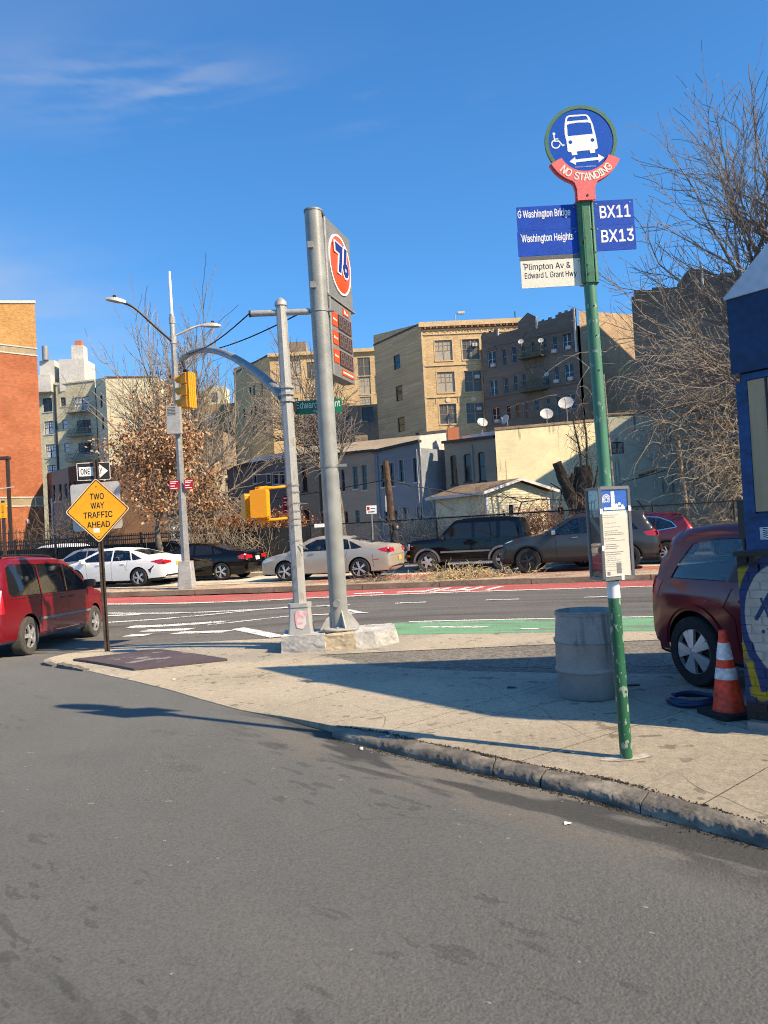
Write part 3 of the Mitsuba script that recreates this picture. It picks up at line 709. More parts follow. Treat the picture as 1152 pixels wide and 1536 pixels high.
def mural(p, n, uv):
    s = ((p.x - KA[0]) * KD[0] + (p.y - KA[1]) * KD[1]); z = p.z
    j = 0.02 * (fbm(s * 9, z * 9, 0.0, 3) - 0.5)
    s = s + j; z = z + j
    g = 1 + 0.35 * (fbm(s * 20, z * 20, 2.0, 3) - 0.5)
    # white field: a leaning oval
    ox, oz = (s - 0.30) / 0.265, (z - 0.83) / 0.415
    ox = ox + 0.10 * (oz)
    d = dr.sqrt(ox * ox + oz * oz)
    col = mix((0.010, 0.030, 0.115), (0.33, 0.325, 0.30), smoothstep(1.01, 0.98, d))
    yel = smoothstep(1.19, 1.22, d) * smoothstep(1.42, 1.38, d) * smoothstep(-0.12, 0.1, z - 0.55 - 0.3 * s)
    yel = dr.maximum(yel, smoothstep(0.035, 0.028, dr.abs(z - 0.30 - 0.06 * s - 0.02 * dr.sin(s * 40))) * smoothstep(0.02, 0.05, s))
    yel = dr.maximum(yel, smoothstep(0.03, 0.024, dr.abs(s - 0.03 - 0.16 * (0.62 - z))) * smoothstep(0.30, 0.34, z) * smoothstep(0.56, 0.52, z))
    col = mix(col, (0.27, 0.215, 0.012), yel)
    # dark blue strokes of the lettering
    def seg(ax, az, bx_, bz, w):
        ux, uz = bx_ - ax, bz - az
        tt = dr.clip(((s - ax) * ux + (z - az) * uz) / (ux * ux + uz * uz), 0, 1)
        return smoothstep(w, w - 0.006, dr.sqrt(dr.square(s - ax - tt * ux) + dr.square(z - az - tt * uz)))
    st = dr.maximum(seg(0.115, 0.86, 0.215, 1.035, 0.019), seg(0.155, 1.00, 0.225, 0.80, 0.013))
    st = dr.maximum(st, seg(0.19, 0.78, 0.30, 0.98, 0.014))
    for c0, c1, r0 in ((0.265, 0.955, 0.065), (0.285, 0.80, 0.060), (0.40, 0.88, 0.06)):
        st = dr.maximum(st, smoothstep(0.017, 0.011, dr.abs(dr.sqrt(dr.square(s - c0) + dr.square(z - c1)) - r0)))
    st = dr.maximum(st, smoothstep(0.018, 0.012, dr.sqrt(dr.square((s - 0.155) / 0.8) + dr.square(z - 0.765))))
    col = mix(col, (0.012, 0.040, 0.12), st * smoothstep(1.06, 1.0, d))
    low_dark = smoothstep(0.30, 0.22, z + 0.10 * (fbm(s * 8, z * 8, 5.0, 3) - 0.5))  # darkens the wall towards its foot
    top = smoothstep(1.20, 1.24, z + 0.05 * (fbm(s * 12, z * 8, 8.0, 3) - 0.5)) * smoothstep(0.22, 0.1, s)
    return mix(col, (0.012, 0.012, 0.013), dr.maximum(low_dark, top)) * g


mat('mural_paint', proc(mural), 0.55, spec=0.35, bump=(proc(lambda p, n, uv: fbm(p.x * 60, p.y * 60, p.z * 60, 3), eps=0.002), 0.003))
mat('mortar', speck((0.10, 0.10, 0.10), 0.5, 9, 50), 0.9)
wall = thing('mural_wall', 'low brick wall with white, blue and yellow graffiti mural at the right edge', 'brick wall')
P = [KA - KN * 0.006, KA - KN * 0.006 + KD * 0.80, KA + KD * 0.80 - KN * 0.21, KA - KN * 0.21]
core = extrude(Polygon(P), WZ - Z0 - 0.004, Z0 - 0.1); put('core', core, 'mural_paint', wall)
rb = random.Random(3); ch = 0.0635; row = 0; z = Z0
while z < WZ - 0.03:
    s = -0.0 if row % 2 == 0 else -0.075
    h = min(ch - 0.006, WZ - z)
    while s < 0.79:
        s0, s1 = max(s, 0.0), min(s + 0.150, 0.80)
        if s1 - s0 > 0.02:
            off = rb.uniform(-0.002, 0.003)
            q = Polygon([KA + KD * (s0 + 0.0) + KN * off, KA + KD * (s1 - 0.006) + KN * off, KA + KD * (s1 - 0.006) - KN * 0.05, KA + KD * s0 - KN * 0.05])
            put('brick', extrude(q, h, z), 'mural_paint', wall)
        s += 0.159
    z += ch; row += 1
put('coping', extrude(Polygon([KA + KN * 0.02 - KD * 0.02, KA + KN * 0.02 + KD * 0.82, KA + KD * 0.82 - KN * 0.23, KA - KN * 0.23 - KD * 0.02]), 0.035, WZ), 'black', wall)
put('footing_block', (nz(extrude(Polygon([KA + KD * 0.03 + KN * 0.07, KA + KD * 0.8 + KN * 0.07, KA + KD * 0.8, KA + KD * 0.03]), 0.12, 0.0)[0], 6, 0.02, 5), extrude(Polygon([KA + KD * 0.03 + KN * 0.07, KA + KD * 0.8 + KN * 0.07, KA + KD * 0.8, KA + KD * 0.03]), 0.12, 0.0)[1]), 'drum_grey', wall)
mat('booth_blue', speck((0.006, 0.031, 0.102), 0.5, 5, 22), 0.45, spec=0.4)
mat('booth_trim', speck((0.009, 0.053, 0.168), 0.5, 7, 30), 0.45, spec=0.4)
mat('plywood', proc(lambda p, n, uv: mix((0.50, 0.37, 0.20), (0.36, 0.28, 0.18), fbm(p.x * 30, p.y * 30, p.z * 1.4, 4)) * (1 + 0.3 * (fbm(p.x * 3, p.y * 3, p.z * 1.1, 3) - 0.5))), 0.7)
mat('roof_pale', speck((0.50, 0.58, 0.66), 0.25, 4, 20), 0.5)
BA = np.array([2.965, 6.35]); BD = unit([0.60, -0.80]); BN = np.array([BD[1], -BD[0]]); BN = BN if BN @ -BA > 0 else -BN


def bq(s0, s1, n0, n1): return Polygon([BA + BD * s0 + BN * n0, BA + BD * s1 + BN * n0, BA + BD * s1 + BN * n1, BA + BD * s0 + BN * n1])


def eb(q, h, z):
    zz = lambda a: a if a < .1 else 1.65 + (a - 1.65) * 1.041
    return extrude(q, zz(z + h) - zz(z), zz(z))


booth = thing('attendant_booth', 'blue painted booth with a boarded window and pale roof, above the mural wall', 'booth')
put('wall', eb(bq(0.03, 0.44, -0.05, -0.02), 3.0, 0.03), 'booth_blue', booth)
put('corner_post', eb(bq(0.0, 0.055, -0.05, 0.0), 2.62, 0.03), 'booth_trim', booth)
put('sill_panel', eb(bq(0.057, 0.44, -0.02, 0.004), 0.31, 1.30), 'booth_trim', booth)
put('panel_strip', eb(bq(0.06, 0.44, 0.004, 0.016), 0.022, 1.585), 'booth_blue', booth)
put('panel_strip', eb(bq(0.06, 0.44, 0.004, 0.016), 0.022, 1.31), 'booth_blue', booth)
put('window_board', eb(bq(0.10, 0.245, -0.02, 0.0), 1.03, 1.625), 'plywood', booth, label='weathered plywood board over the window')
put('window_board', eb(bq(0.262, 0.44, -0.02, 0.0), 1.03, 1.625), 'plywood', booth)
put('window_post', eb(bq(0.246, 0.261, -0.02, 0.012), 1.03, 1.625), 'dark_metal', booth)
put('window_frame', cat_(eb(bq(0.057, 0.098, -0.02, 0.008), 1.06, 1.61), eb(bq(0.057, 0.44, -0.02, 0.012), 0.05, 2.66)), 'booth_trim', booth)
put('fascia', eb(bq(-0.006, 0.46, -0.10, 0.045), 0.60, 2.72), 'booth_blue', booth)
rf = [BA + BD * -0.022 + BN * 0.06, BA + BD * 0.47 + BN * 0.06, BA + BD * 0.47 - BN * 0.12, BA + BD * -0.022 - BN * 0.12]
rv = np.array([[*rf[0], 3.385], [*rf[1], 3.385], [*rf[2], 3.385], [*rf[3], 3.385], *[[*(BA + BD * s + BN * n), 3.385 + 0.02 + (s + 0.022) * 0.85] for s, n in ((-0.022, 0.06), (0.47, 0.06), (0.47, -0.12), (-0.022, -0.12))]])
put('roof', (rv, np.array([[0, 3, 2, 1], [4, 5, 6, 7], [0, 1, 5, 4], [1, 2, 6, 5], [2, 3, 7, 6], [3, 0, 4, 7]])), 'roof_pale', booth, label='pale sloping roof')
sw = []
for k in range(5): sw.append(mv(extrude(affinity.rotate(sbox(-0.035, -0.004, 0.035, 0.004), -18 + 3 * k), 0.0015), (np.array([*(BA + BD * 0.185 + BN * 0.0045), 1.411 + 0.018 * k]), np.array([[*BD, 0], [0, 0, 1.0], [*BN, 0]]))))
put('sticker', mv(extrude(sbox(-0.045, -0.05, 0.045, 0.05), 0.001), (np.array([*(BA + BD * 0.17 + BN * 0.0042), 1.447]), np.array([[*BD, 0], [0, 0, 1.0], [*BN, 0]]))), 'cone_band', booth, label='torn white sticker')
put('sticker_print', cat_(*sw), 'booth_blue', booth)
put('meter_box', eb(bq(-0.055, 0.0, -0.07, 0.0), 0.30, 1.42), 'dark_metal', booth)
put('conduit', tube([(*(BA + BD * -0.03 - BN * 0.03), 0.05), (*(BA + BD * -0.03 - BN * 0.03), 1.42)], 0.014, 8), 'dark_metal', booth, smooth=40)

# filling station canopy, off to the right: it shades the driveway
can = thing('station_canopy', 'flat filling station canopy on posts, outside the picture to the right', 'canopy')
put('roof', extrude(Polygon([(3.64, 6.36), (4.82, 4.76), (6.1, 3.05), (9.5, 2.0), (14, 3.2), (14, 5.0), (8.17, 5.86)]), 0.30, 4.5), 'white_paint', can)
for x, y in ((8.5, 4.6), (12.5, 4.0)): put('post', box(x - 0.12, x + 0.12, y - 0.12, y + 0.12, 0.0, 4.5), 'galv', can)

# steel road plate on the corner
pp = np.array([(-4.85, 11.75), (-3.39, 10.12), (-2.23, 10.47), (-3.67, 12.23)])


def plate_mat(p, n, uv):
    k = 1 + 0.5 * (fbm(p.x * 3, p.y * 3, 0.0, 4) - 0.5) + 0.3 * (noise(p.x * 60, p.y * 60) - 0.5)
    w = smoothstep(0.56, 0.66, fbm(p.x * 5 + 3, p.y * 5, 2.0, 4)) * smoothstep(0.75, 0.4, dr.sqrt(dr.square(p.x + 3.55) + dr.square(p.y - 11.2)))
    return mix(mi.Color3f(0.088, 0.068, 0.070) * k, (0.30, 0.28, 0.26), w * 0.7)


mat('plate_steel', proc(plate_mat), 0.6, metallic=0.1)
pl = Polygon(pp); v, f = gridtri(pl, 0.4); zt = zs(v[:, 0], v[:, 1]) + 0.032
e = np.array(pl.exterior.coords)[:4]; ze = zs(e[:, 0], e[:, 1]) + 0.032
side = (np.vstack([np.column_stack([e, ze]), np.column_stack([e, ze - 0.03])]), np.array([[i, (i + 1) % 4, (i + 1) % 4 + 4, i + 4] for i in range(4)]))
put('steel_plate', cat_((np.column_stack([v, zt]), f), side), 'plate_steel', label='dark rusty steel road plate lying on the corner pavement', cat='steel plate')

# crushed bottle by the kerb
t = thing('plastic_bottle', 'crushed clear and blue plastic bottle in the gutter', 'bottle')
mat('bottle_clear', (0.45, 0.52, 0.60), 0.15, spec=0.6); mat('bottle_blue', (0.05, 0.14, 0.42), 0.3)
pb = np.array([-0.20, 5.93, 0.028]); dirb = unit([0.95, 0.2, 0.05])
prof = [(0.0, 0), (0.024, 0.0), (0.030, 0.02), (0.026, 0.06), (0.031, 0.10), (0.029, 0.14), (0.018, 0.17), (0.011, 0.18)]
v, f = lathe(prof, 14); v = nz(v, 22, 0.02, 2); A = np.array([unit(np.cross(dirb, [0, 0, 1])), [0, 0, 1.0], dirb]); put('body', (v @ A + pb, f), 'bottle_clear', t, smooth=30)
v, f = lathe([(0.031, 0.065), (0.033, 0.10)], 14); put('wrapper', (nz(v, 22, 0.012, 2) @ A + pb, f), 'bottle_blue', t)
v, f = lathe([(0.013, 0.178), (0.013, 0.195), (0.0, 0.195)], 12); put('cap', (v @ A + pb, f), 'white_paint', t)
v, f = lathe([(0.0, 0.0), (0.014, 0.0), (0.014, 0.012), (0.0, 0.014)], 12); put('bottle_cap', (v + (-0.27, 5.84, 0.004), f), 'white_paint', label='small white bottle cap on the asphalt beside the crushed bottle', cat='bottle cap')
# ---------------------------------------------------------------- concrete footing, traffic pole, fuel price sign
mat('footing_grey', speck((0.38, 0.38, 0.365), 0.35, 4, 30), 0.9, bump=(proc(lambda p, n, uv: fbm(p.x * 25, p.y * 25, p.z * 25, 3), eps=0.003), 0.02))
mat('footing_tan', speck((0.42, 0.35, 0.24), 0.35, 4, 30), 0.9, bump=(proc(lambda p, n, uv: fbm(p.x * 25, p.y * 25, p.z * 25, 3), eps=0.003), 0.02))
ft = thing('concrete_footing', 'rough concrete footing of three grey and tan blocks under the two poles', 'concrete block')


def rough(poly, h, seed, taper=0.06, amp=0.05):
    v, f = extrude(poly, h, -0.12); c = np.array(poly.centroid.coords[0])
    m = trimesh.Trimesh(*cat_((v, f)), process=True)
    for _ in range(4): m = m.subdivide()
    v = np.array(m.vertices); k = 1 - taper * np.clip((v[:, 2] + 0.05) / (h - 0.1), 0, 1) ** 2
    v[:, :2] = c + (v[:, :2] - c) * k[:, None]; v = nz(v, 3.2, amp * 1.3, seed); v = nz(v, 10, amp * 0.55, seed + 4)
    return v, np.array(m.faces)


for a, b in ((0.0, 0.52), (0.54, 1.0)):   # two broken pieces of the old kerb at the corner
    q = [np.array([np.interp(t, np.linspace(0, 1, 4), lk[:, k]) for k in (0, 1)]) for t in (a, (a + b) / 2, b)]; o_ = np.array([-.07, -.08])
    V, F = rough(Polygon([q[0], q[1], q[2], q[2] + o_, q[1] + o_ * 1.3, q[0] + o_]), .165, 60 + int(a * 10), .12, .035); V[:, 2] += g0(q[1][0], q[1][1]); put('kerb_stone', (V, F), 'kerb_dark', 'pavement', smooth=50)
put('block', rough(Polygon([(-1.56, 10.86), (-0.92, 10.78), (-0.90, 11.62), (-1.60, 11.70)]), 0.33, 11), 'footing_grey', ft, smooth=50)
put('block', rough(Polygon([(-0.93, 10.80), (-0.50, 10.78), (-0.46, 11.60), (-0.92, 11.62)]), 0.325, 12), 'footing_tan', ft, smooth=50, label='tan middle block')
put('block', rough(Polygon([(-0.52, 10.80), (-0.22, 10.86), (0.10, 11.22), (0.05, 11.75), (-0.48, 11.66)]), 0.34, 13), 'footing_grey', ft, smooth=50)


def pole_silver(p, n, uv):
    k = 1 + 0.25 * (fbm(p.x * 9, p.y * 9, p.z * 2, 3) - 0.5)
    s = smoothstep(0.62, 0.72, fbm(p.x * 14, p.y * 14, p.z * 4, 3))
    return mix(mi.Color3f(0.36, 0.365, 0.35) * k, (0.25, 0.23, 0.20), s * 0.6)


mat('pole_silver', proc(pole_silver), 0.5, metallic=0.15)
mat('sign_pole_grey', speck((0.27, 0.28, 0.262), 0.25, 2.5, 9), 0.45, metallic=0.1)
TX, TY = -1.305, 11.3
tp = thing('traffic_signal_pole', 'silver octagonal traffic signal pole with a curved mast arm beside the fuel price sign', 'traffic signal pole')
bxm = extrude(rrect(0.36, 0.36, 0.035), 1.0); v = np.array(bxm[0]); kk = 1 - 0.20 * v[:, 2]
bk = put('base', (np.column_stack([TX + v[:, 0] * kk, TY + v[:, 1] * kk, 0.17 + v[:, 2] * 0.42]), bxm[1]), 'pole_silver', tp)
v = np.array(extrude(rrect(0.32, 0.32, 0.05), 0.055)[0]); put('cap', (v + (TX, TY, 0.592), extrude(rrect(0.32, 0.32, 0.05), 0.055)[1]), 'pole_silver', bk)
mat('graffiti_pink', proc(lambda p, n, uv: mix((0.56, 0.52, 0.50), (0.62, 0.30, 0.33), smoothstep(0.47, 0.55, fbm(p.x * 22, p.y * 22, p.z * 22, 3)))), 0.5)
sp = Polygon([(-0.055, -0.12), (0.02, -0.14), (0.07, -0.07), (0.06, 0.03), (0.085, 0.09), (0.0, 0.11), (-0.06, 0.10), (-0.075, 0.0)]).buffer(0.01)
put('graffiti', mv(extrude(sp, 0.002), frame((TX + 0.02, TY - 0.166, 0.43), (1, 0, 0), (0, 0.085, 1), (0, -1, 0.085))), 'graffiti_pink', bk, label='white and pink graffiti tag')
put('shaft', tube([(TX, TY, 0.62), (TX - 0.045, TY, 5.03)], [0.098, 0.078], 8), 'pole_silver', tp, smooth=20)
put('pole_cap', tube([(TX - 0.046, TY, 5.03), (TX - 0.046, TY, 5.08), (TX - 0.046, TY, 5.12), (TX - 0.046, TY, 5.15)], [0.095, 0.09, 0.06, 0.02], 10), 'galv_light', tp, smooth=40)
bolts = [tube([(TX - 0.02, TY - 0.095, z), (TX - 0.02, TY - 0.115, z)], 0.012, 8) for z in (0.86, 1.02, 1.2, 2.1, 2.4)]
put('bolt', cat_(*bolts), 'galv', tp, kind='stuff')
cr = put('crossbar', tube([(-1.80, TY + 0.02, 4.945), (-0.93, TY, 4.925)], 0.046, 14), 'galv_light', tp, smooth=40)
put('bar_cap', tube([(-1.803, TY + 0.02, 4.945), (-1.83, TY + 0.02, 4.945)], 0.05, 14), 'dark_metal', cr)
AE = np.array([-4.19, 16.5, 5.535]); A0 = np.array([TX - 0.10, TY + 0.08, 3.70])
h = unit([AE[0] - A0[0], AE[1] - A0[1], 0]); Lh = math.hypot(AE[0] - A0[0], AE[1] - A0[1])
tt = np.linspace(0, 1, 26)
arm = A0 + np.outer(tt * Lh, h) + np.outer(np.sin(tt * np.pi / 2) ** 0.92 * (AE[2] - A0[2]) * 1.0, [0, 0, 1])
put('mast_arm', tube(arm, np.linspace(0.075, 0.050, 26), 14), 'galv', tp, smooth=40, label='curved mast arm reaching out over the avenue')
put('arm_collar', cat_(*[tube([(TX - 0.03, TY, z), (TX - 0.03, TY, z + 0.035)], 0.112, 10) for z in (3.60, 3.70, 3.80)]), 'galv_light', tp, smooth=30)
mat('wire_black', (0.010, 0.010, 0.011), 0.6)
for q in ((-1.815, TY + 0.02, 4.96), (-1.0, TY, 4.94)):
    P, Q = AE + (0.05, -0.1, 0.07), np.array(q); pts = P + np.outer(np.linspace(0, 1, 12), Q - P); pts[:, 2] -= 0.12 * np.sin(np.linspace(0, np.pi, 12))
    put('guy_wire', tube(pts, 0.011, 6), 'wire_black', tp)

# three-light signal hanging from the arm's end, its face turned away to the left
sg = thing('traffic_signal', 'yellow traffic signal hanging from the end of the mast arm, its visors turned left', 'traffic light')
SF = unit([-0.86, 0.50, 0]); SS = unit([SF[1], -SF[0], 0])   # facing direction, and its side
SC = AE + np.array([0.10, -0.02, 0])


def sgp(a, b, z): return SC + SF * a + SS * b + np.array([0, 0, z])


def sgbox(a0, a1, b0, b1, z0, z1, r=0.0):
    v, f = box(a0, a1, b0, b1, z0, z1); return SC + v[:, :1] * SF + v[:, 1:2] * SS + v[:, 2:] * [0, 0, 1], f


put('hanger', cat_(tube([AE + (0.02, -0.03, 0.0), AE + (0.06, -0.03, -0.12), sgp(0, 0, -0.30)], 0.022, 8), sgbox(-0.05, 0.05, -0.04, 0.04, -0.30, -0.22)), 'wire_black', sg)
for k in range(3):
    z = -0.42 - 0.255 * k
    hs = extrude(rrect(0.245, 0.250, 0.03), 0.16, -0.10)
    v = np.array(hs[0]); hb = (SC + v[:, 2:] * SF + v[:, :1] * SS + v[:, 1:2] * [0, 0, 1] + [0, 0, z], hs[1])
    hk = put('housing', hb, 'signal_yellow', sg)
    put('rib', cat_(*[sgbox(-0.105, 0.06, -0.128, 0.128, z + dz - 0.006, z + dz + 0.006) for dz in (-0.1, 0.1)]), 'signal_yellow', hk)
    an = np.radians(np.linspace(-40, 220, 22)); ln_ = np.where(True, 0.24, 0)
    vv = []
    for a in an:
        d_ = 0.5 + 0.5 * math.sin(a)
        for t_ in (0.0, 0.10 + 0.15 * d_): vv.append(SC + SF * (0.06 + t_) + SS * (0.108 * math.cos(a)) + np.array([0, 0, z + 0.108 * math.sin(a) - 0.10 * t_ * 0.4]))
    q = [[2 * i, 2 * i + 1, 2 * i + 3, 2 * i + 2] for i in range(len(an) - 1)]
    put('visor', (np.array(vv), np.array(q)), 'signal_yellow', hk, smooth=50)
    v, f = lathe([(0.0, 0.012), (0.06, 0.010), (0.10, 0.0)], 20); put('lens', (SC + v[:, 2:] * SF + SF * 0.06 + v[:, :1] * SS + v[:, 1:2] * [0, 0, 1] + [0, 0, z], f), 'black', hk, smooth=40)
put('back_plate', cat_(*[sgbox(-0.17, -0.10, -0.11 + 0.055 * i, -0.065 + 0.055 * i, -1.06, -0.30) for i in range(4)]), 'signal_yellow', sg, label='ribbed yellow back')

# pedestrian signals in yellow housings on the pole
PED = thing('pedestrian_signal', 'pair of yellow pedestrian signal housings on bracket arms left of the silver pole', 'pedestrian signal')
put('housing', mv(extrude(rrect(0.245, 0.400, 0.025), 0.16), (np.array([-1.755, 11.10, 2.115]), np.array([unit([1, -0.16, 0]), [0, 0, 1.0], unit([-0.16, -1, 0])]))), 'signal_yellow', PED)
v, f = extrude(rrect(0.22, 0.36, 0.03), 0.12); put('housing', mv((v, f), (np.array([-1.95, 11.32, 2.10]), np.array([unit([0.45, -0.9, 0]), [0, 0, 1.0], unit([-0.9, -0.45, 0])]))), 'signal_yellow', PED)
for z, e in ((2.345, 0), (1.88, 0)):
    put('bracket', tube([(-1.85, 11.24, z - 0.01), (-1.70, 11.20, z), (-1.60, 11.20, z), (TX - 0.10, 11.28, z + 0.015)], [0.035, 0.036, 0.022, 0.022], 10), 'signal_yellow', PED, smooth=40)
put('clamp', cat_(tube([(-1.78, 11.18, 2.31), (-1.78, 11.18, 2.37)], 0.05, 12), tube([(-1.78, 11.18, 1.86), (-1.78, 11.18, 1.92)], 0.055, 12), box(-1.85, -1.66, 11.12, 11.22, 2.30, 2.335), box(-1.85, -1.66, 11.12, 11.22, 1.90, 1.925)), 'signal_yellow', PED, smooth=40)
put('strap', cat_(*[tube([(TX - 0.018, TY, z), (TX - 0.018, TY, z + 0.018)], 0.105, 10, cap=False) for z in (2.26, 2.36, 2.10, 1.98, 1.87, 1.78, 1.55)] + [bar((TX + 0.08, TY - 0.05, 2.09), (TX + 0.19, TY - 0.06, 2.09), 0.012), bar((TX + 0.05, TY - 0.10, 1.50), (TX + 0.17, TY - 0.11, 1.42), 0.012)]), 'galv', PED, kind='stuff')
rs = put('no_standing_sign', mv(extrude(rrect(0.115, 0.25, 0.01), 0.005), (np.array([TX - 0.135, 11.36, 2.10]), np.array([unit([0.75, 0.66, 0]), [0, 0, 1.0], unit([0.66, -0.75, 0])]))), 'sign_red', label='small red parking sign on the left side of the silver pole, seen at a slant', cat='sign')
put('print_block', mv(extrude(shapely.union_all([sbox(-0.04, -0.10, 0.03, -0.085), sbox(-0.03, -0.02, 0.04, 0.0), sbox(-0.04, 0.02, 0.02, 0.04), sbox(-0.04, 0.08, 0.04, 0.10)]), 0.002, 0.005), (np.array([TX - 0.135, 11.36, 2.10]), np.array([unit([0.75, 0.66, 0]), [0, 0, 1.0], unit([0.66, -0.75, 0])]))), 'sign_white', rs)

# street name sign reaching behind the sign pole
ss1 = thing('street_name_sign', 'green street name sign on the silver pole, partly behind the fuel sign post', 'street sign')
frs = (np.array([-0.895, 11.52, 3.545]), np.array([unit([1, 0.03, 0.012]), unit([-0.012, 0, 1]), unit([0.03, -1, 0])]))
sb = put('blade', mv(extrude(rrect(0.70, 0.205, 0.008), 0.006), frs), 'sign_green', ss1)
put('lettering', mv(shift(text('Edward L Grant', 0.098, 0.002, False, width=0.655), (0.0, -0.012, 0.0061)), frs), 'sign_white', sb)
put('lettering', mv(shift(text('Highway', 0.036, 0.002, False, width=0.165), (0.0, -0.080, 0.0061)), frs), 'sign_white', sb)
put('bracket', cat_(box(-1.255, -1.215, 11.34, 11.53, 3.47, 3.62)), 'dark_metal', ss1)

# fuel price sign
GX, GY = -0.735, 11.3
fs = thing('fuel_price_sign', 'tall grey sign post with an orange disc sign and a price board on its right', 'price sign')
gx = lambda z: GX - 0.0105 * z
put('post', tube([(gx(0.2), GY, 0.2), (gx(6.40), GY, 6.40)], 0.130, 28), 'sign_pole_grey', fs, smooth=40)
put('post_cap', tube([(gx(6.4), GY, 6.40), (gx(6.4), GY, 6.425)], 0.140, 28), 'galv', fs, smooth=30)
fl = put('base_plate', extrude(affinity.translate(rrect(0.56, 0.50, 0.02), GX, GY), 0.030, 0.205), 'galv_light', fs)
for a in (20, 110, 200, 290):
    c_, s_ = math.cos(math.radians(a)), math.sin(math.radians(a)); P = lambda r_, z: (GX + r_ * c_, GY + r_ * s_, z)
    v = np.array([P(0.12, 0.235), P(0.30, 0.235), P(0.30, 0.26), P(0.12, 0.52)]); w_ = np.array([-s_, c_, 0]) * 0.008
    put('gusset', cat_((np.vstack([v + w_, v - w_]), np.array([[0, 1, 2, 3], [7, 6, 5, 4], [0, 4, 5, 1], [1, 5, 6, 2], [2, 6, 7, 3], [3, 7, 4, 0]]))), 'galv_light', fl)
rg = np.random.default_rng(4)
put('scrap', cat_(*[bar((GX + rg.uniform(-.26, .28), GY - rg.uniform(.16, .30), .215 + rg.uniform(0, .05)), (GX + rg.uniform(-.26, .30), GY - rg.uniform(.14, .3), .23 + rg.uniform(0, .05)), rg.uniform(.02, .06), .02) for _ in range(14)], tube([(GX - .30, GY - .22, .22), (GX - .2, GY - .3, .27), (GX - .02, GY - .31, .25), (GX + .25, GY - .26, .25)], .018, 8)), 'galv_light', fl, kind='stuff')
put('conduit_knob', cat_(tube([(GX - 0.02, GY - 0.12, 0.62), (GX - 0.02, GY - 0.19, 0.62)], 0.055, 14)), 'sign_pole_grey', fs, smooth=40)
for z in (5.86, 5.27): put('bracket', cat_(box(gx(z) - 0.10, gx(z) - 0.02, GY - 0.165, GY - 0.115, z - 0.04, z + 0.05)), 'galv', fs)
put('clamp', cat_(tube([(gx(4.93), GY, 4.90), (gx(4.93), GY, 4.945)], 0.142, 24), box(gx(4.9) + 0.10, gx(4.9) + 0.22, GY - 0.06, GY + 0.02, 4.905, 4.94)), 'galv', fs, smooth=30)
put('clamp', cat_(tube([(gx(2.62), GY, 2.60), (gx(2.62), GY, 2.635)], 0.142, 24), box(gx(2.6) + 0.10, gx(2.6) + 0.25, GY - 0.07, GY + 0.0, 2.60, 2.64)), 'galv', fs, smooth=30)
SD = unit([0.345, 1.08, 0]); SNr = np.array([SD[1], -SD[0], 0])         # along the panel, and its face to the right
mat('sign_grey', speck((0.165, 0.17, 0.165), 0.15, 2, 8), 0.45)
mat('sign_orange', (0.80, 0.075, 0.012), 0.35)
mat('digit_blue', (0.010, 0.025, 0.20), 0.4)
mat('led_dark', (0.075, 0.030, 0.022), 0.35)
SO = np.array([-0.668, 11.38, 0.0]); SO2 = np.array([-0.650, 11.38, 0.0])


def sgn(o, z): return (o + np.array([0, 0, z]), np.array([SD, [0, 0, 1.0], SNr]))


bd = put('disc_panel', mv(extrude(sbox(0, 0, 1.14, 1.20), 0.24, -0.24), sgn(SO, 5.20)), 'sign_grey', fs)
put('edge_strip', mv(extrude(sbox(-0.012, 0.01, 0.05, 1.19), 0.02, 0.001), sgn(SO, 5.20)), 'galv_light', bd)
put('lip', mv(extrude(sbox(0.0, -0.02, 1.15, 0.0), 0.26, -0.22), sgn(SO, 5.20)), 'galv', bd)
C0 = np.array([0.61, 0.615])
v, f = lathe([(0.0, 0.055), (0.2, 0.050), (0.36, 0.034), (0.435, 0.012), (0.438, 0.0)], 48); v[:, :2] += C0
emb = put('disc', mv((v, f), sgn(SO, 5.20)), 'sign_orange', bd, smooth=40)
put('disc_rim', mv(extrude(Point(*C0).buffer(0.468, 32).difference(Point(*C0).buffer(0.437, 32)), 0.02), sgn(SO, 5.20)), 'sign_white', bd)
seven = Polygon([(0.30, 0.88), (0.585, 0.88), (0.585, 0.80), (0.50, 0.45), (0.40, 0.45), (0.475, 0.755), (0.30, 0.755)])
ring6 = Point(0.715, 0.555).buffer(0.118, 16).difference(Point(0.715, 0.555).buffer(0.035, 16))
six = shapely.union_all([ring6, Polygon([(0.602, 0.56), (0.70, 0.90), (0.80, 0.90), (0.70, 0.60)]).buffer(0.0)])
for d_, bl in ((seven, -1), (six, -1)):
    put('numeral_outline', mv(extrude(d_.buffer(0.030, join_style=2), 0.012, 0.050), sgn(SO, 5.20)), 'sign_white', emb)
    put('numeral', mv(extrude(d_, 0.010, 0.0605), sgn(SO, 5.20)), 'digit_blue', emb)
pb_ = put('price_board', mv(extrude(sbox(0, 0, 0.98, 1.165), 0.20, -0.20), sgn(SO2, 4.0)), 'sign_grey', fs)
put('side_strip', mv(extrude(sbox(-0.01, 0.0, 0.04, 1.165), 0.02, 0.001), sgn(SO2, 4.0)), 'sign_pole_grey', pb_)
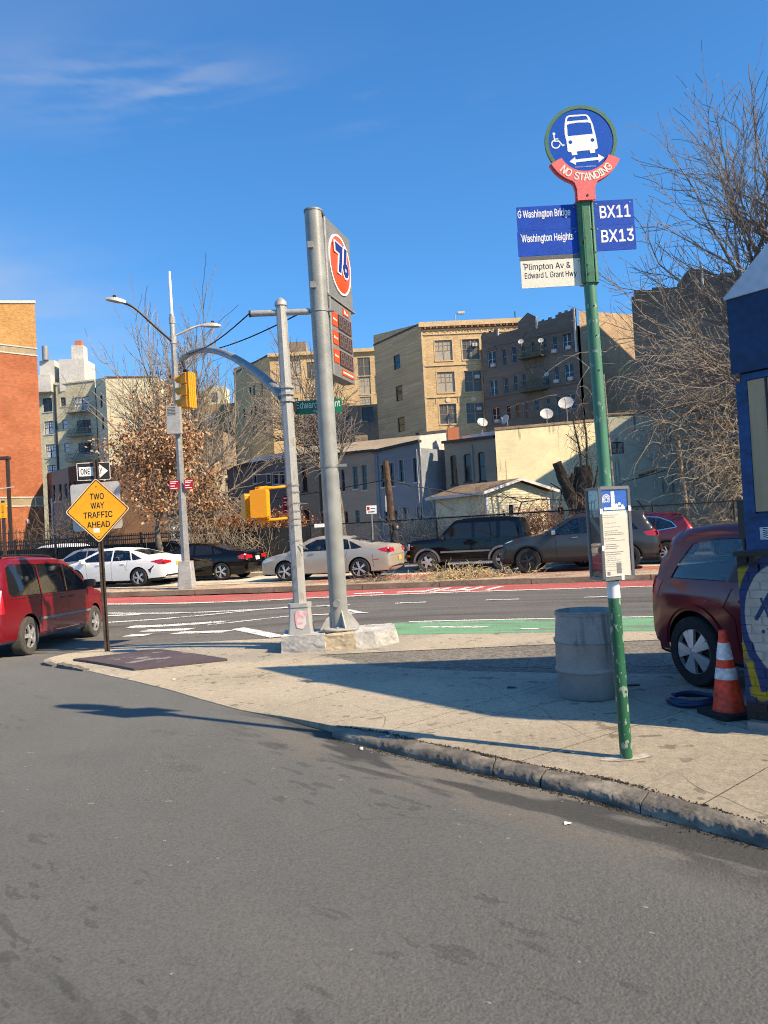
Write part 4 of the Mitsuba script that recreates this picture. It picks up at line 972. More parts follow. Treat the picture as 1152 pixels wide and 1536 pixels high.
for k, z in enumerate((0.80, 0.52, 0.24)):
    lab = put('grade_label', mv(extrude(sbox(0.10, z - 0.035, 0.32, z + 0.17), 0.012), sgn(SO2, 4.0)), 'sign_orange', pb_)
    put('lettering', mv(extrude(shapely.union_all([sbox(0.125, z + 0.05, 0.16, z + 0.085)] + [sbox(0.17 + 0.03 * i, z + 0.05, 0.188 + 0.03 * i, z + 0.074) for i in range(4)]), 0.003, 0.0125), sgn(SO2, 4.0)), 'cream_print', lab)
    put('price_display', mv(extrude(sbox(0.35, z - 0.05, 0.92, z + 0.18), 0.012), sgn(SO2, 4.0)), 'led_dark', pb_)
    dg = []
    for i in range(3):
        x = 0.38 + 0.175 * i
        dg += [sbox(x, z - 0.03, x + 0.025, z + 0.16), sbox(x + 0.10, z - 0.03, x + 0.125, z + 0.16)] + [sbox(x + 0.03, z + q, x + 0.095, z + q + 0.02) for q in (-0.03, 0.055, 0.14)]
    put('unlit_digit', mv(extrude(shapely.union_all(dg), 0.003, 0.0125), sgn(SO2, 4.0)), 'grey_strip', pb_, kind='stuff')
put('price_label', mv(extrude(sbox(0.58, 1.03, 0.84, 1.13), 0.012), sgn(SO2, 4.0)), 'sign_orange', pb_)
put('lettering', mv(extrude(shapely.union_all([sbox(0.62, 1.05, 0.65, 1.11), sbox(0.67, 1.05, 0.70, 1.10), sbox(0.72, 1.05, 0.79, 1.075)]), 0.003, 0.0125), sgn(SO2, 4.0)), 'cream_print', pb_)
put('bottom_label', mv(extrude(sbox(0.40, 0.06, 0.92, 0.145), 0.012), sgn(SO2, 4.0)), 'sign_orange', pb_)
put('lettering', mv(extrude(shapely.union_all([sbox(0.44 + 0.05 * i, 0.085, 0.475 + 0.05 * i, 0.115) for i in range(9)]), 0.003, 0.0125), sgn(SO2, 4.0)), 'cream_print', pb_)
put('gooseneck', cat_(tube([(gx(6.4), GY, 6.36), (gx(6.4) + 0.12, GY - 0.02, 6.40), (gx(6.4) + 0.15, GY, 6.33)], 0.03, 8)), 'dark_metal', fs, smooth=40)

# ---------------------------------------------------------------- two-way traffic sign post
DY = 12.95; d0 = float(zs(-4.77, DY))
tw = thing('warning_sign_post', 'yellow diamond traffic sign with black words on a brown steel channel post', 'road sign')
mat('channel_brown', speck((0.085, 0.058, 0.042), 0.6, 6, 30), 0.6, metallic=0.2)
xl = lambda z: -4.765 - 0.0135 * (z - d0)
chn = LineString([(-0.045, -0.003), (-0.021, -0.003), (-0.015, 0.029), (0.015, 0.029), (0.021, -0.003), (0.045, -0.003)]).buffer(0.003, cap_style=2, join_style=2)
v, f = extrude(chn, 3.115 - d0 + 0.05, d0 - 0.05); v = np.column_stack([v[:, 0] + xl(v[:, 2]), v[:, 1] + DY, v[:, 2]]); put('post', (v, f), 'channel_brown', tw)
put('post_hole', cat_(*[box(xl(z) - 0.005, xl(z) + 0.005, DY + 0.022, DY + 0.027, z, z + 0.012) for z in np.arange(d0 + 0.1, 3.1, 0.05)]), 'black', tw, kind='stuff')
frd = (np.array([-4.805, DY - 0.03, 2.238]), np.array([[1.0, 0, 0.012], [-0.012, 0, 1.0], [0, -1.0, 0]]))
dia = lambda s: affinity.rotate(rrect(s, s, 0.035), 45, origin=(0, 0))
dk = put('diamond', mv(extrude(dia(0.762), 0.005), frd), 'diamond', tw, label='yellow diamond with black border')
put('border', mv(extrude(dia(0.738).difference(dia(0.712)), 0.002, 0.0051), frd), 'black_print', dk)
put('edge', mv(extrude(dia(0.768).difference(dia(0.752)), 0.002, 0.0051), frd), 'cream_print', dk)
for s, z, w in (('TWO', 0.235, 0.235), ('WAY', 0.082, 0.225), ('TRAFFIC', -0.075, 0.49), ('AHEAD', -0.238, 0.385)):
    put('lettering', mv(shift(text(s, 0.098, 0.002, True, width=w), (0.004, z - 0.049, 0.0052)), frd), 'black_print', dk)
put('sticker', mv(extrude(sbox(-0.085, -0.375, 0.02, -0.30), 0.002, 0.0055), frd), 'sign_white', dk)
put('bolt', cat_(*[mv(extrude(Point(0, z).buffer(0.010), 0.004, 0.005), frd) for z in (0.40, -0.44)]), 'channel_brown', dk)
frb = (np.array([-4.855, DY + 0.06, 2.310]), np.array([[1.0, 0, 0.03], [-0.03, 0, 1.0], [0, -1.0, 0]]))
bs = put('blank_sign', mv(extrude(rrect(0.835, 0.80, 0.05), 0.004), frb), 'alu_back', label='bare metal back of a square sign behind the yellow diamond', cat='sign')
fro = (np.array([-4.868, DY + 0.045, 2.905]), np.array([unit([1.0, 0.12, 0.0]), [0, 0, 1.0], unit([0.12, -1.0, 0])]))
ow = put('one_way_sign', mv(extrude(rrect(0.545, 0.300, 0.015), 0.004), fro), 'black_print', label='black one way sign with a white arrow above the yellow diamond', cat='sign')
put('border', mv(extrude(rrect(0.545, 0.300, 0.015).difference(rrect(0.527, 0.282, 0.012)), 0.0015, 0.0041), fro), 'sign_white', ow)
arr = Polygon([(-0.238, -0.078), (0.095, -0.078), (0.095, -0.118), (0.235, 0.0), (0.095, 0.118), (0.095, 0.078), (-0.238, 0.078)])
put('arrow', mv(extrude(arr, 0.0015, 0.0041), fro), 'sign_white', ow)
put('lettering', mv(shift(text('ONE', 0.095, 0.0015, True, width=0.15), (-0.135, -0.047, 0.0057)), fro), 'black_print', ow)
put('lettering', mv(shift(text('WAY', 0.095, 0.0015, True, width=0.15), (0.065, -0.047, 0.0057)), fro), 'black_print', ow)

# ---------------------------------------------------------------- street lamp on the median
LX, LY = -6.33, 24.3
sl = thing('street_lamp', 'tall grey double-armed street lamp with an equipment box, standing on the median', 'street lamp')
bm = extrude(rrect(0.50, 0.50, 0.05), 1.0); v = np.array(bm[0]); kk = 1 - 0.22 * v[:, 2]
put('base', (np.column_stack([LX + v[:, 0] * kk, LY + v[:, 1] * kk, 0.14 + v[:, 2] * 0.86]), bm[1]), 'galv_light', sl)
lx = lambda z: LX - 0.0065 * z
put('shaft', tube([(lx(0.98), LY, 0.98), (lx(8.1), LY, 8.1)], [0.135, 0.085], 8), 'galv', sl, smooth=20)
put('collar', cat_(tube([(lx(8.0), LY, 7.9), (lx(8.0), LY, 8.15)], 0.105, 12), tube([(lx(8.4), LY, 8.15), (lx(8.9), LY, 8.85)], [0.085, 0.075], 12), tube([(lx(8.6), LY, 8.55), (lx(8.6), LY, 8.75)], 0.10, 12)), 'galv_light', sl, smooth=30)
put('antenna', tube([(lx(8.85), LY, 8.85), (lx(10.2), LY, 10.22)], [0.05, 0.042], 10), 'white_paint', sl, smooth=30, label='white antenna rod')
a1 = np.array([(lx(8), LY - .05, 7.95), (-6.72, LY - .25, 8.27), (-7.05, LY - .42, 8.62), (-7.35, LY - .55, 8.93), (-7.55, LY - .62, 9.05), (-7.68, LY - .66, 9.09)])
put('arm', tube(chaikin(a1, 2), 0.038, 8), 'dark_metal', sl, smooth=40)
a2 = np.array([(lx(8), LY + .05, 8.15), (-5.95, LY + .3, 8.42), (-5.7, LY + .5, 8.58), (-5.5, LY + .6, 8.61)])
put('arm', tube(chaikin(a2, 2), 0.036, 8), 'galv', sl, smooth=40)


def luminaire(o, d, s=1.0):
    d = unit(d); A = np.array([d, unit(np.cross([0, 0, 1.0], d)), [0, 0, 1.0]]); A[2] = np.cross(A[0], A[1])
    out = [(0, .05, .06), (.1, .09, .08), (.3, .14, .085), (.5, .13, .06), (.62, .06, .035)]
    v, f = [], []
    for x, w, h in out: v += [(x, -w, -.03), (x, w, -.03), (x, w * .75, h), (x, -w * .75, h)]
    for i in range(len(out) - 1): f += [[4 * i + j, 4 * i + (j + 1) % 4, 4 * i + 4 + (j + 1) % 4, 4 * i + 4 + j] for j in range(4)]
    f += [[3, 2, 1, 0], [16, 17, 18, 19]]
    return np.array(v) * s @ A + o, np.array(f)


for o, d, s in ((np.array([-7.62, LY - .64, 9.10]), (-0.62, -0.25, 0.10), 0.95), (np.array([-5.56, LY + .6, 8.60]), (0.6, 0.22, 0.01), 0.95)):
    l_ = put('lamp_head', luminaire(o, d, s), 'galv_light', sl, smooth=25)
    put('photocell', tube([o + unit(d) * 0.33 + (0, 0, 0.08), o + unit(d) * 0.33 + (0, 0, 0.16)], 0.05, 10), 'dark_metal', l_)
bxk = put('equipment_box', box(-6.62, -6.20, LY - 0.36, LY - 0.12, 5.0, 5.87), 'galv_light', sl)
put('vent_grille', cat_(*[box(-6.585, -6.33, LY - 0.366, LY - 0.359, z, z + 0.018) for z in np.arange(5.58, 5.84, 0.045)]), 'dark_metal', bxk, kind='stuff')
for x0, n in ((-6.62, 0), (-6.16, 1)):
    rp = put('red_plate', mv(extrude(sbox(0, 0, 0.30 if n == 0 else 0.28, 0.30), 0.006), (np.array([x0 - 0.06, LY - 0.16, 3.26]), np.array([[1.0, 0, 0], [0, 0, 1.0], [0, -1.0, 0]]))), 'sign_red', sl)
    put('lettering', mv(extrude(shapely.union_all([sbox(.03, .24, .26, .265), sbox(.03, .19, .2, .215), sbox(.03, .10, .16, .13), sbox(.03, .03, .24, .055)]), 0.003, 0.0062), (np.array([x0 - 0.06, LY - 0.16, 3.26]), np.array([[1.0, 0, 0], [0, 0, 1.0], [0, -1.0, 0]]))), 'sign_white', rp)
# ---------------------------------------------------------------- cars
mat('glass_dark', (0.012, 0.014, 0.016), 0.04, spec=0.6)
scene['glass_tint'] = {'type': 'thindielectric', 'int_ior': 1.52, 'specular_transmittance': {'type': 'rgb', 'value': [0.34, 0.37, 0.37]}}
mat('seat_cloth', (0.055, 0.053, 0.052), 0.8)
mat('trim_black', (0.016, 0.016, 0.017), 0.45)
mat('trim_grey', (0.17, 0.175, 0.185), 0.55)
mat('chrome', (0.72, 0.72, 0.73), 0.12, metallic=1.0)
mat('tyre', speck((0.026, 0.026, 0.026), 0.5, 20, 80), 0.8, spec=0.25)
mat('tyre_dusty', speck((0.075, 0.070, 0.064), 0.4, 20, 80), 0.85, spec=0.2)
mat('rim_silver', (0.56, 0.56, 0.57), 0.3, metallic=0.6)
mat('rim_dark', (0.055, 0.055, 0.06), 0.3, metallic=0.6)
mat('tail_red', (0.42, 0.008, 0.014), 0.12, spec=0.6, coat=1.0)
mat('lamp_clear', (0.62, 0.63, 0.65), 0.12, metallic=0.3, coat=1.0)
mat('lamp_amber', (0.62, 0.18, 0.02), 0.2)
mat('plate_yellow', (0.62, 0.42, 0.05), 0.5)
for nm, c, r, me in (('paint_red', (0.165, 0.004, 0.010), 0.2, 0.1), ('paint_maroon', (0.135, 0.007, 0.012), 0.12, 0.1), ('paint_white', (0.74, 0.74, 0.73), 0.3, 0.0), ('paint_black', (0.003, 0.003, 0.0035), 0.03, 0.0),
                     ('paint_beige', (0.42, 0.375, 0.31), 0.28, 0.35), ('paint_greyblack', (0.028, 0.027, 0.027), 0.09, 0.0), ('paint_silver', (0.30, 0.31, 0.32), 0.28, 0.4), ('paint_wine', (0.085, 0.006, 0.013), 0.16, 0.2)):
    mat(nm, c, r, metallic=me, spec=0.5, coat=0.0 if r < 0.08 else 1.0)


class Car:
    """a car body from its side outline: x from the rear (0) to the nose (L), z up; y is the half width"""

    def __init__(s, L, W, belt, k_in, outline, wheels, r, sill=0.2, round_=0.055, taper=0.10, bulge=0.03, rear_sq=1.0):
        s.L, s.W, s.belt, s.k, s.wheels, s.r, s.rd, s.tp, s.bulge, s.rsq = L, W, belt, k_in, wheels, r, round_, taper, bulge, rear_sq
        top = chaikin(np.array(outline, float), 2)
        s.top = top; s.sill = sill
        s.poly = Polygon(np.vstack([top, [[top[-1][0] - 0.05, sill], [top[0][0] + 0.05, sill]]])).buffer(0)
        s.arches = shapely.union_all([Point(x, r).buffer(r + 0.055, 20) for x in wheels])

    def Y(s, x, z, d=None):
        x, z = np.asarray(x, float), np.asarray(z, float)
        y = s.W / 2 - s.k * np.maximum(z - s.belt, 0) - 0.10 * np.maximum(z - s.belt - 0.25, 0) ** 2
        y = y - s.bulge * np.minimum((z - 0.68) / 0.42, 0) ** 2 * 1.2 - 0.018 * np.clip((z - 0.68) / max(s.belt - 0.68, .1), 0, 1) ** 2
        xe = np.abs(x - s.L / 2) / (s.L / 2); t = np.where(x > s.L / 2, s.tp, s.tp * s.rsq)
        y = y - s.W / 2 * (t * xe ** 5 + 0.35 * t * xe ** 2) - 0.10 * np.maximum((xe - 0.93) / 0.07, 0) ** 2
        if d is not None:
            q = np.clip(1 - d / s.rd, 0, 1); y = y - s.rd * (1 - np.sqrt(np.maximum(1 - q * q, 0)))
        return np.maximum(y, 0.03)

    def side(s, poly, off=0.0, cell=0.09, sides=(1, -1), rounded=True):
        out = []
        v, f = gridtri(poly, cell)
        if not len(f): return None
        d = shapely.distance(s.poly.exterior, shapely.points(v)) if rounded else None
        y = s.Y(v[:, 0], v[:, 1], d) + off
        for sg in sides:
            out.append((np.column_stack([v[:, 0], sg * y, v[:, 1]]), f[:, ::-1] if sg > 0 else f))
        return cat_(*out)

    def top_loft(s, i0, i1, w0=-1.0, w1=1.0, crown=0.035, off=0.0, n=9):
        p = s.top[i0:i1 + 1]; t = np.gradient(s.top, axis=0)[i0:i1 + 1]; nr = np.stack([-t[:, 1], t[:, 0]], -1); nr /= np.linalg.norm(nr, axis=1, keepdims=True) + 1e-9
        y = s.Y(p[:, 0], p[:, 1], np.zeros(len(p))); w = np.linspace(w0, w1, n)
        h = crown * (1 - w ** 2) + off
        v = np.stack([p[:, None, 0] + nr[:, None, 0] * h, y[:, None] * w[None], p[:, None, 1] + nr[:, None, 1] * h], -1).reshape(-1, 3)
        i, j = np.meshgrid(np.arange(len(p) - 1), np.arange(n - 1), indexing='ij')
        q = np.stack([i * n + j, i * n + j + 1, (i + 1) * n + j + 1, (i + 1) * n + j], -1).reshape(-1, 4)
        return v, q[:, ::-1]

    def idx(s, x0, x1, zmin=0.0):
        k = [i for i, p in enumerate(s.top) if x0 <= p[0] <= x1 and p[1] >= zmin]; return k[0], k[-1]

    def rear_x(s, z):
        k = int(np.argmin(np.where(s.top[:, 1] > max(s.top[:, 1]) * 0.5, s.top[:, 0], 9))); seg = s.top[:max(k, 2) + 30]; o = seg[seg[:, 0] < s.L * 0.4]
        return np.interp(z, *np.array(sorted((p[1], p[0]) for p in o)).T)

    def end(s, poly_yz, off=0.012, cell=0.12, crown=0.035, mirror=True, only=None):
        """a patch on the rear face, drawn in (y, z)"""
        out = []
        v, f = gridtri(poly_yz, cell)
        for sg in ((only,) if only else (1, -1) if mirror else (1,)):
            x = s.rear_x(v[:, 1]) - crown * (1 - (v[:, 0] / s.Y(s.rear_x(v[:, 1]), v[:, 1], 0 * v[:, 1])) ** 2) - off
            out.append((np.column_stack([x, sg * v[:, 0], v[:, 1]]), f if sg < 0 else f[:, ::-1]))
        return cat_(*out)


def rim_mesh(r, style, n):
    """spoked wheel in the xz plane, facing +y"""
    parts = [lathe([(r * 0.93, -0.02), (r * 0.97, 0.012), (r, 0.0), (r, -0.09), (r * 0.95, -0.09)], 36), lathe([(0.0, 0.022), (0.045, 0.018), (0.055, -0.01), (0.06, -0.06)], 16)]
    for k in range(n):
        a = 2 * np.pi * k / n; offs = {'single': [(0, .062, .045)], 'double': [(-.13, .030, .030), (.13, .030, .030)], 'wide': [(0, .105, .085)], 'fan': [(0, .040, .030)], 'cover': [(-.20, .045, .070), (.20, .045, .070)]}[style]
        for o, w0, w1 in offs:
            r0, r1 = 0.035, r * 0.96; a0, a1 = a + o * 0.5, a + o
            d0, d1 = np.array([math.cos(a0), math.sin(a0)]), np.array([math.cos(a1), math.sin(a1)]); n0, n1 = np.array([-d0[1], d0[0]]), np.array([-d1[1], d1[0]])
            q = [*(d0 * r0 + n0 * w0 * .5), *(d1 * r1 + n1 * w1 * .5), *(d1 * r1 - n1 * w1 * .5), *(d0 * r0 - n0 * w0 * .5)]
            P = Polygon(np.array(q).reshape(4, 2)); v, f = extrude(P, 0.03, -0.02); v = np.array(v); rr = np.hypot(v[:, 0], v[:, 1]); v[:, 2] += 0.018 * (1 - rr / r); parts.append((v, f))
    v, f = cat_(*parts)
    return np.column_stack([v[:, 0], v[:, 2], v[:, 1]]), f[:, ::-1]


def wheel_set(car, root, Mw, ctr_y, r, wid, rr, style, n, rimmat, tyremat='tyre', sides=(1, -1)):
    prof = [(rr * 0.98, wid * 0.42), (rr * 1.04, wid * 0.5), (r * 0.93, wid * 0.5), (r * 0.985, wid * 0.42), (r, wid * 0.30), (r, -wid * 0.30), (r * 0.985, -wid * 0.42), (r * 0.93, -wid * 0.5), (rr * 0.98, -wid * 0.5), (rr * 0.9, -wid * 0.2)]
    v, f = lathe(prof, 40); ty = mikit.ply((np.column_stack([v[:, 0], v[:, 2], v[:, 1]]), f[:, ::-1]), tyremat, smooth=40)
    rm = mikit.ply(rim_mesh(rr, style, n), rimmat, smooth=30)
    v, f = lathe([(0.0, -0.035), (rr * 0.96, -0.035)], 24); dk = mikit.ply((np.column_stack([v[:, 0], v[:, 2], v[:, 1]]), f[:, ::-1]), 'black')
    for sg in sides:
        for x in car.wheels:
            M = Mw @ T4().translate([x, sg * ctr_y, r]) @ (T4() if sg > 0 else T4().rotate([0, 0, 1], 180))
            w = put('wheel', ty, None, root, M=M); M2 = M @ T4().translate([0, wid * 0.42, 0])
            put('rim', rm, None, w, M=M2); put('hub_back', dk, None, w, M=M2)


def build_car(name, label, cat, car, pos, heading, paint, windows, wind=None, rear=None, seams=(), rim=('double', 5, 'rim_silver', 0.225), tyre_w=0.215, tail=None, tail_end=None, head=None, glass='glass_tint', handles=(), handle_z=0.9,
              mirror=None, lower=None, lowmat='trim_black', group=None, arch_trim=None, rails=None, chrome=None, extra=None, plate=None, rear_low=None, tyremat='tyre', strip=None, trim_band=None, pitch=0.0):
    root = thing(name, label, cat, group)
    Mw = T4().translate([float(x) for x in pos]) @ T4().rotate([0, 0, 1], math.degrees(heading)) @ T4().rotate([0, 1, 0], pitch) @ T4().translate([-car.L / 2, 0, 0])
    P = lambda *a, **k: put(*a, M=Mw, **k)

    def PS(nm, poly, off, cell, m, smooth=35):
        for g_ in getattr(poly, 'geoms', [poly]):
            if g_.geom_type == 'Polygon' and g_.area > 1e-4:
                for sg in (1, -1): P(nm, car.side(g_, off, cell, (sg,)), m, root, smooth=smooth)
    wins = [Polygon(w).buffer(0.022).buffer(-0.022) if len(w) > 2 else w for w in windows]
    cut = [car.arches] + [w.buffer(0.004) for w in wins]
    if tail is not None: tailp = Polygon(tail).buffer(0.01).intersection(car.poly); cut.append(tailp)
    if head is not None: headp = Polygon(head).buffer(0.01).intersection(car.poly); cut.append(headp)
    green = trim_band and Polygon(trim_band)
    if green is not None and green: cut.append(green)
    if lower is not None: lowp = Polygon(lower).intersection(car.poly).difference(car.arches); cut.append(lowp)
    if arch_trim: atp = car.arches.buffer(arch_trim[0]).difference(car.arches).intersection(car.poly).intersection(sbox(-1, car.sill, 9, arch_trim[1])); cut.append(atp)
    for s_ in seams: cut.append(LineString(s_).buffer(0.0055, cap_style=2))
    body = car.poly.difference(shapely.union_all(cut))
    n = len(car.top); top = []
    gl = []
    marks = sorted([m for m in (rear, wind) if m], key=lambda m: m[0]); at_ = 0
    for m in marks:
        i0, i1 = car.idx(*m[:3]); top.append(car.top_loft(at_, i0)); w = m[3] if len(m) > 3 else 0.86
        top += [car.top_loft(i0, i1, -1, -w, n=3), car.top_loft(i0, i1, w, 1, n=3)]; gl.append(car.top_loft(i0, i1, -w, w, off=-0.006)); at_ = i1
    top.append(car.top_loft(at_, n - 1))
    P('body', cat_(car.side(body, sides=(1, -1)), *top), paint, root, smooth=35)
    inner = car.poly.buffer(-0.06); v, f = extrude(inner, car.W - 0.56, -(car.W - 0.56) / 2)
    low = inner.intersection(sbox(-1, 0, 9, car.belt - .06)); a, b = extrude(low, car.W - 0.50, -(car.W - 0.50) / 2)
    P('floor_pan', (np.column_stack([a[:, 0], a[:, 2], a[:, 1]]), b[:, ::-1]), 'black', root)
    for w in wins: PS('window', w.intersection(car.poly), -0.010, 0.15, glass, True)
    b0 = car.belt; sx0 = rear[1] + .10 if rear else .2 * car.L; rows_ = (max(sx0, .27 * car.L), .53 * car.L) if car.L < 5.2 else (.27 * car.L, .53 * car.L)
    for x in rows_:
        for sg in (1, -1):
            q = extrude(rrect(.50, .62, .10), .14, -.07); hr_ = extrude(rrect(.26, .17, .05), .09, -.045); tl = lambda m, dx, dz: (np.column_stack([m[0][:, 2] + x + dx - .18 * (m[0][:, 1] + dz), m[0][:, 0] + sg * car.W * .21, m[0][:, 1] + dz + b0]), m[1])
            P('seat', cat_(tl(q, 0, -.16), tl(hr_, 0, .24)), 'seat_cloth', root)
    if green is not None and green: P('pillar_trim', car.side(green.difference(shapely.union_all(wins).buffer(0.004)).intersection(car.poly), -0.004, 0.12), 'trim_black', root, smooth=True)
    for m, g in zip(marks, gl): P('windscreen' if m is wind else 'rear_window', g, glass, root, smooth=True)
    if lower is not None: PS('lower_trim', lowp, 0.004, 0.09, lowmat)
    if arch_trim: PS('wheel_arch_trim', atp, 0.022, 0.09, arch_trim[2])
    if tail is not None:
        for sg in (1, -1): P('taillight', car.side(tailp, 0.004, 0.06, (sg,)), 'tail_red', root, smooth=35)
    if head is not None:
        for sg in (1, -1): P('headlight', car.side(headp, 0.002, 0.06, (sg,)), 'lamp_clear', root, smooth=35)
    for nm, pts, m, off, mir in (tail_end or ()):
        for sg in ((1, -1) if mir and min(p[0] for p in pts) > 0.01 else (None,)): P(nm, car.end(Polygon(pts), off, mirror=mir, only=sg), m, root, smooth=True)
    wheel_set(car, root, Mw, car.W / 2 - tyre_w / 2 - 0.012, car.r, tyre_w, rim[3], rim[0], rim[1], rim[2], tyremat)
    for x in handles:
        for sg in (1, -1):
            y = float(car.Y(x, handle_z)); P('door_handle', (np.array([[x - .1, sg * y, handle_z - .014], [x + .1, sg * y, handle_z - .014], [x + .1, sg * y, handle_z + .016], [x - .1, sg * y, handle_z + .016], [x - .085, sg * (y + .032), handle_z - .010], [x + .085, sg * (y + .032), handle_z - .010], [x + .085, sg * (y + .032), handle_z + .012], [x - .085, sg * (y + .032), handle_z + .012]]),
                            np.array([[4, 5, 6, 7], [0, 1, 5, 4], [1, 2, 6, 5], [2, 3, 7, 6], [3, 0, 4, 7]])), chrome or paint, root)
    if mirror:
        mx, mz, mm = mirror
        for sg in (1, -1):
            y = float(car.Y(mx, mz)); v, f = extrude(rrect(0.22, 0.16, 0.05), 0.11, -0.05)
            P('mirror', cat_((np.column_stack([v[:, 2] + mx + 0.03, sg * (y + 0.14 + v[:, 0]), mz + 0.03 + v[:, 1]]), f if sg > 0 else f[:, ::-1]), bar((mx + .02, sg * (y - .02), mz - 0.01), (mx + .02, sg * (y + .06), mz + .01), 0.06, 0.05)), mm, root, smooth=40)
    if rails:
        x0, x1, z, m = rails
        for sg in (1, -1):
            y = float(car.Y((x0 + x1) / 2, z)) - 0.10; P('roof_rail', tube(chaikin([(x0, sg * y, z), (x0 + .12, sg * y, z + .05), (x1 - .12, sg * y, z + .05), (x1, sg * y, z - .01)], 1), 0.020, 8), m, root, smooth=40)
    if strip: PS('side_strip', Polygon(strip[0]).difference(car.arches.buffer(.02)), 0.012, 0.2, strip[1], False)
    if extra: extra(P, root, car, PS)
    return root, Mw


def sedan(L=4.88, W=1.84, H=1.445, wb=2.82, ro=1.10, r=0.335, roof_x=2.55, deck=1.05, ws=3.9, nose=0.9, dz=0.0, cut=0.0):
    k = H / 1.445
    o = [(0.16, .26), (0.03, .34), (0.02, .55), (0.0, .72), (0.05, .95), (0.10, deck), (0.42, deck + .035), (0.72, deck + .06), (0.86, deck + .10), (1.52, 1.335 * k), (1.9, 1.41 * k), (roof_x, 1.447 * k), (2.80, 1.43 * k), (3.05, 1.375 * k), (ws - .02, 0.99 * k), (ws + .12, .955 * k), (4.45 * L / 4.88, .87), (L - .12, .74), (L - .01, .60), (L, .44), (L - .04, .28), (L - .12, .22)]
    return Car(L, W, 0.93 * k, 0.50, o, (ro, ro + wb), r, 0.20)


def hwcar(u_s, n, L):  # centre of a parked car on the service road by its rear end along s
    p = hw(u_s, n); return p


def side_windows(c, g, pillars):
    """greenhouse outline minus slanted pillar strips"""
    G = Polygon(g); st = [LineString(p[:2]).buffer(p[2] / 2, cap_style=2) for p in pillars]
    q = G.difference(shapely.union_all(st))
    return [np.array(x.exterior.coords)[:-1] for x in sorted(getattr(q, 'geoms', [q]), key=lambda z: z.centroid.x) if x.area > 0.01]


HDG = math.atan2(-E_[1], -E_[0])      # parked cars face left along the service road: +y of the car is the side we see


def parked(x_front, x_rear, n_near, c):
    """centre so that the near wheels stand at n_near and the car's middle at the given s"""
    s = (x_front + x_rear) / 2; p = hw(s, n_near + c.W / 2 - 0.01); return (p[0], p[1], 0.05)


GS = 'cars parked along the far kerb of the service road'
def S_of(p): return p[0] * E_[0] + p[1] * E_[1]


# white saloon: rear wheel at (-9.0, 27.9)
c = sedan()
g = [(0.98, 1.02), (1.62, 1.325), (2.1, 1.375), (2.78, 1.362), (3.70, 0.985), (3.62, .965), (1.2, .985)]
sw_ = side_windows(c, g, [((2.24, .8), (2.30, 1.5), .075), ((1.30, .8), (1.63, 1.5), .06)])
seam = [[(2.27, .25), (2.27, .96)], [(3.36, .25), (3.42, .95)], [(1.62, .72), (1.55, .96)], [(2.27, .245), (3.3, .245)], [(1.58, .60), (1.70, .80)]]
WPOS = parked(-18.79, -18.79, 24.1, c)
te = [('taillight', [(0.40, .83), (0.40, .90), (0.80, .95), (0.86, .90), (0.80, .80)], 'tail_red', 0.012, True), ('lower_bumper', [(0.0, .26), (0.0, .42), (0.72, .40), (0.74, .27)], 'trim_black', 0.012, True), ('number_plate', [(-0.15, .72), (-0.15, .86), (0.15, .86), (0.15, .72)], 'plate_yellow', 0.02, False), ('exhaust', [(0.42, .30), (0.42, .35), (0.58, .35), (0.58, .30)], 'chrome', 0.02, True)]
build_car('parked_car', 'white saloon parked across the avenue behind the silver car\'s tail, left of the street lamp', 'car', c, WPOS, HDG, 'paint_white', sw_, wind=(3.0, 3.9, .9), rear=(.80, 1.58, .9), seams=seam,
          rim=('double', 5, 'rim_silver', 0.24), tail=[(-0.05, .80), (-0.05, .97), (.30, .955), (.56, .90), (.40, .86), (.25, .80)], tail_end=te, head=[(4.9, .56), (4.55, .70), (4.25, .76), (4.6, .76), (4.86, .70)], handles=(1.75, 2.85), handle_z=.86, mirror=(3.45, .98, 'paint_white'), lower=[(0, .19), (0, .33), (.5, .30), (1.5, .24), (3.6, .24), (4.9, .28), (4.9, .19)], group=GS, tyre_w=.225,
          extra=lambda P, root, car, PS: PS('bumper_vent', Polygon([(0.60, .46), (0.70, .62), (0.62, .64), (0.46, .76), (0.44, .74), (0.56, .60)]), 0.006, .09, 'trim_black'))

# black saloon
c = sedan(L=4.90, W=1.86, H=1.46, wb=2.97, ro=1.07, r=0.335, deck=1.06, ws=3.75)
g = [(1.00, 1.05), (1.60, 1.33), (2.1, 1.385), (2.75, 1.37), (3.55, 1.01), (3.48, .985), (1.2, 1.01)]
build_car('parked_car', 'black saloon parked right of the street lamp with tinted windows', 'car', c, parked(-16.49, -16.49, 26.0, c), HDG, 'paint_black', side_windows(c, g, [((2.24, .8), (2.30, 1.5), .07), ((1.32, .8), (1.60, 1.5), .05)]), wind=(3.0, 3.7, .9), rear=(.80, 1.58, .9),
          seams=[[(2.27, .25), (2.27, .98)], [(3.26, .25), (3.30, .97)], [(1.60, .72), (1.52, .98)]], rim=('double', 5, 'rim_silver', 0.245), tail=[(-0.05, .78), (-0.05, .95), (.12, .965), (.36, .90), (.30, .80)],
          tail_end=[('taillight', [(0.38, .80), (0.38, .92), (0.84, .95), (0.84, .80)], 'tail_red', 0.012, True), ('number_plate', [(-0.16, .72), (-0.16, .86), (0.16, .86), (0.16, .72)], 'white_paint', 0.02, False)], handles=(1.72, 2.85), handle_z=.86, mirror=(3.35, 1.0, 'paint_black'), glass='glass_dark', group=GS, tyre_w=.235)

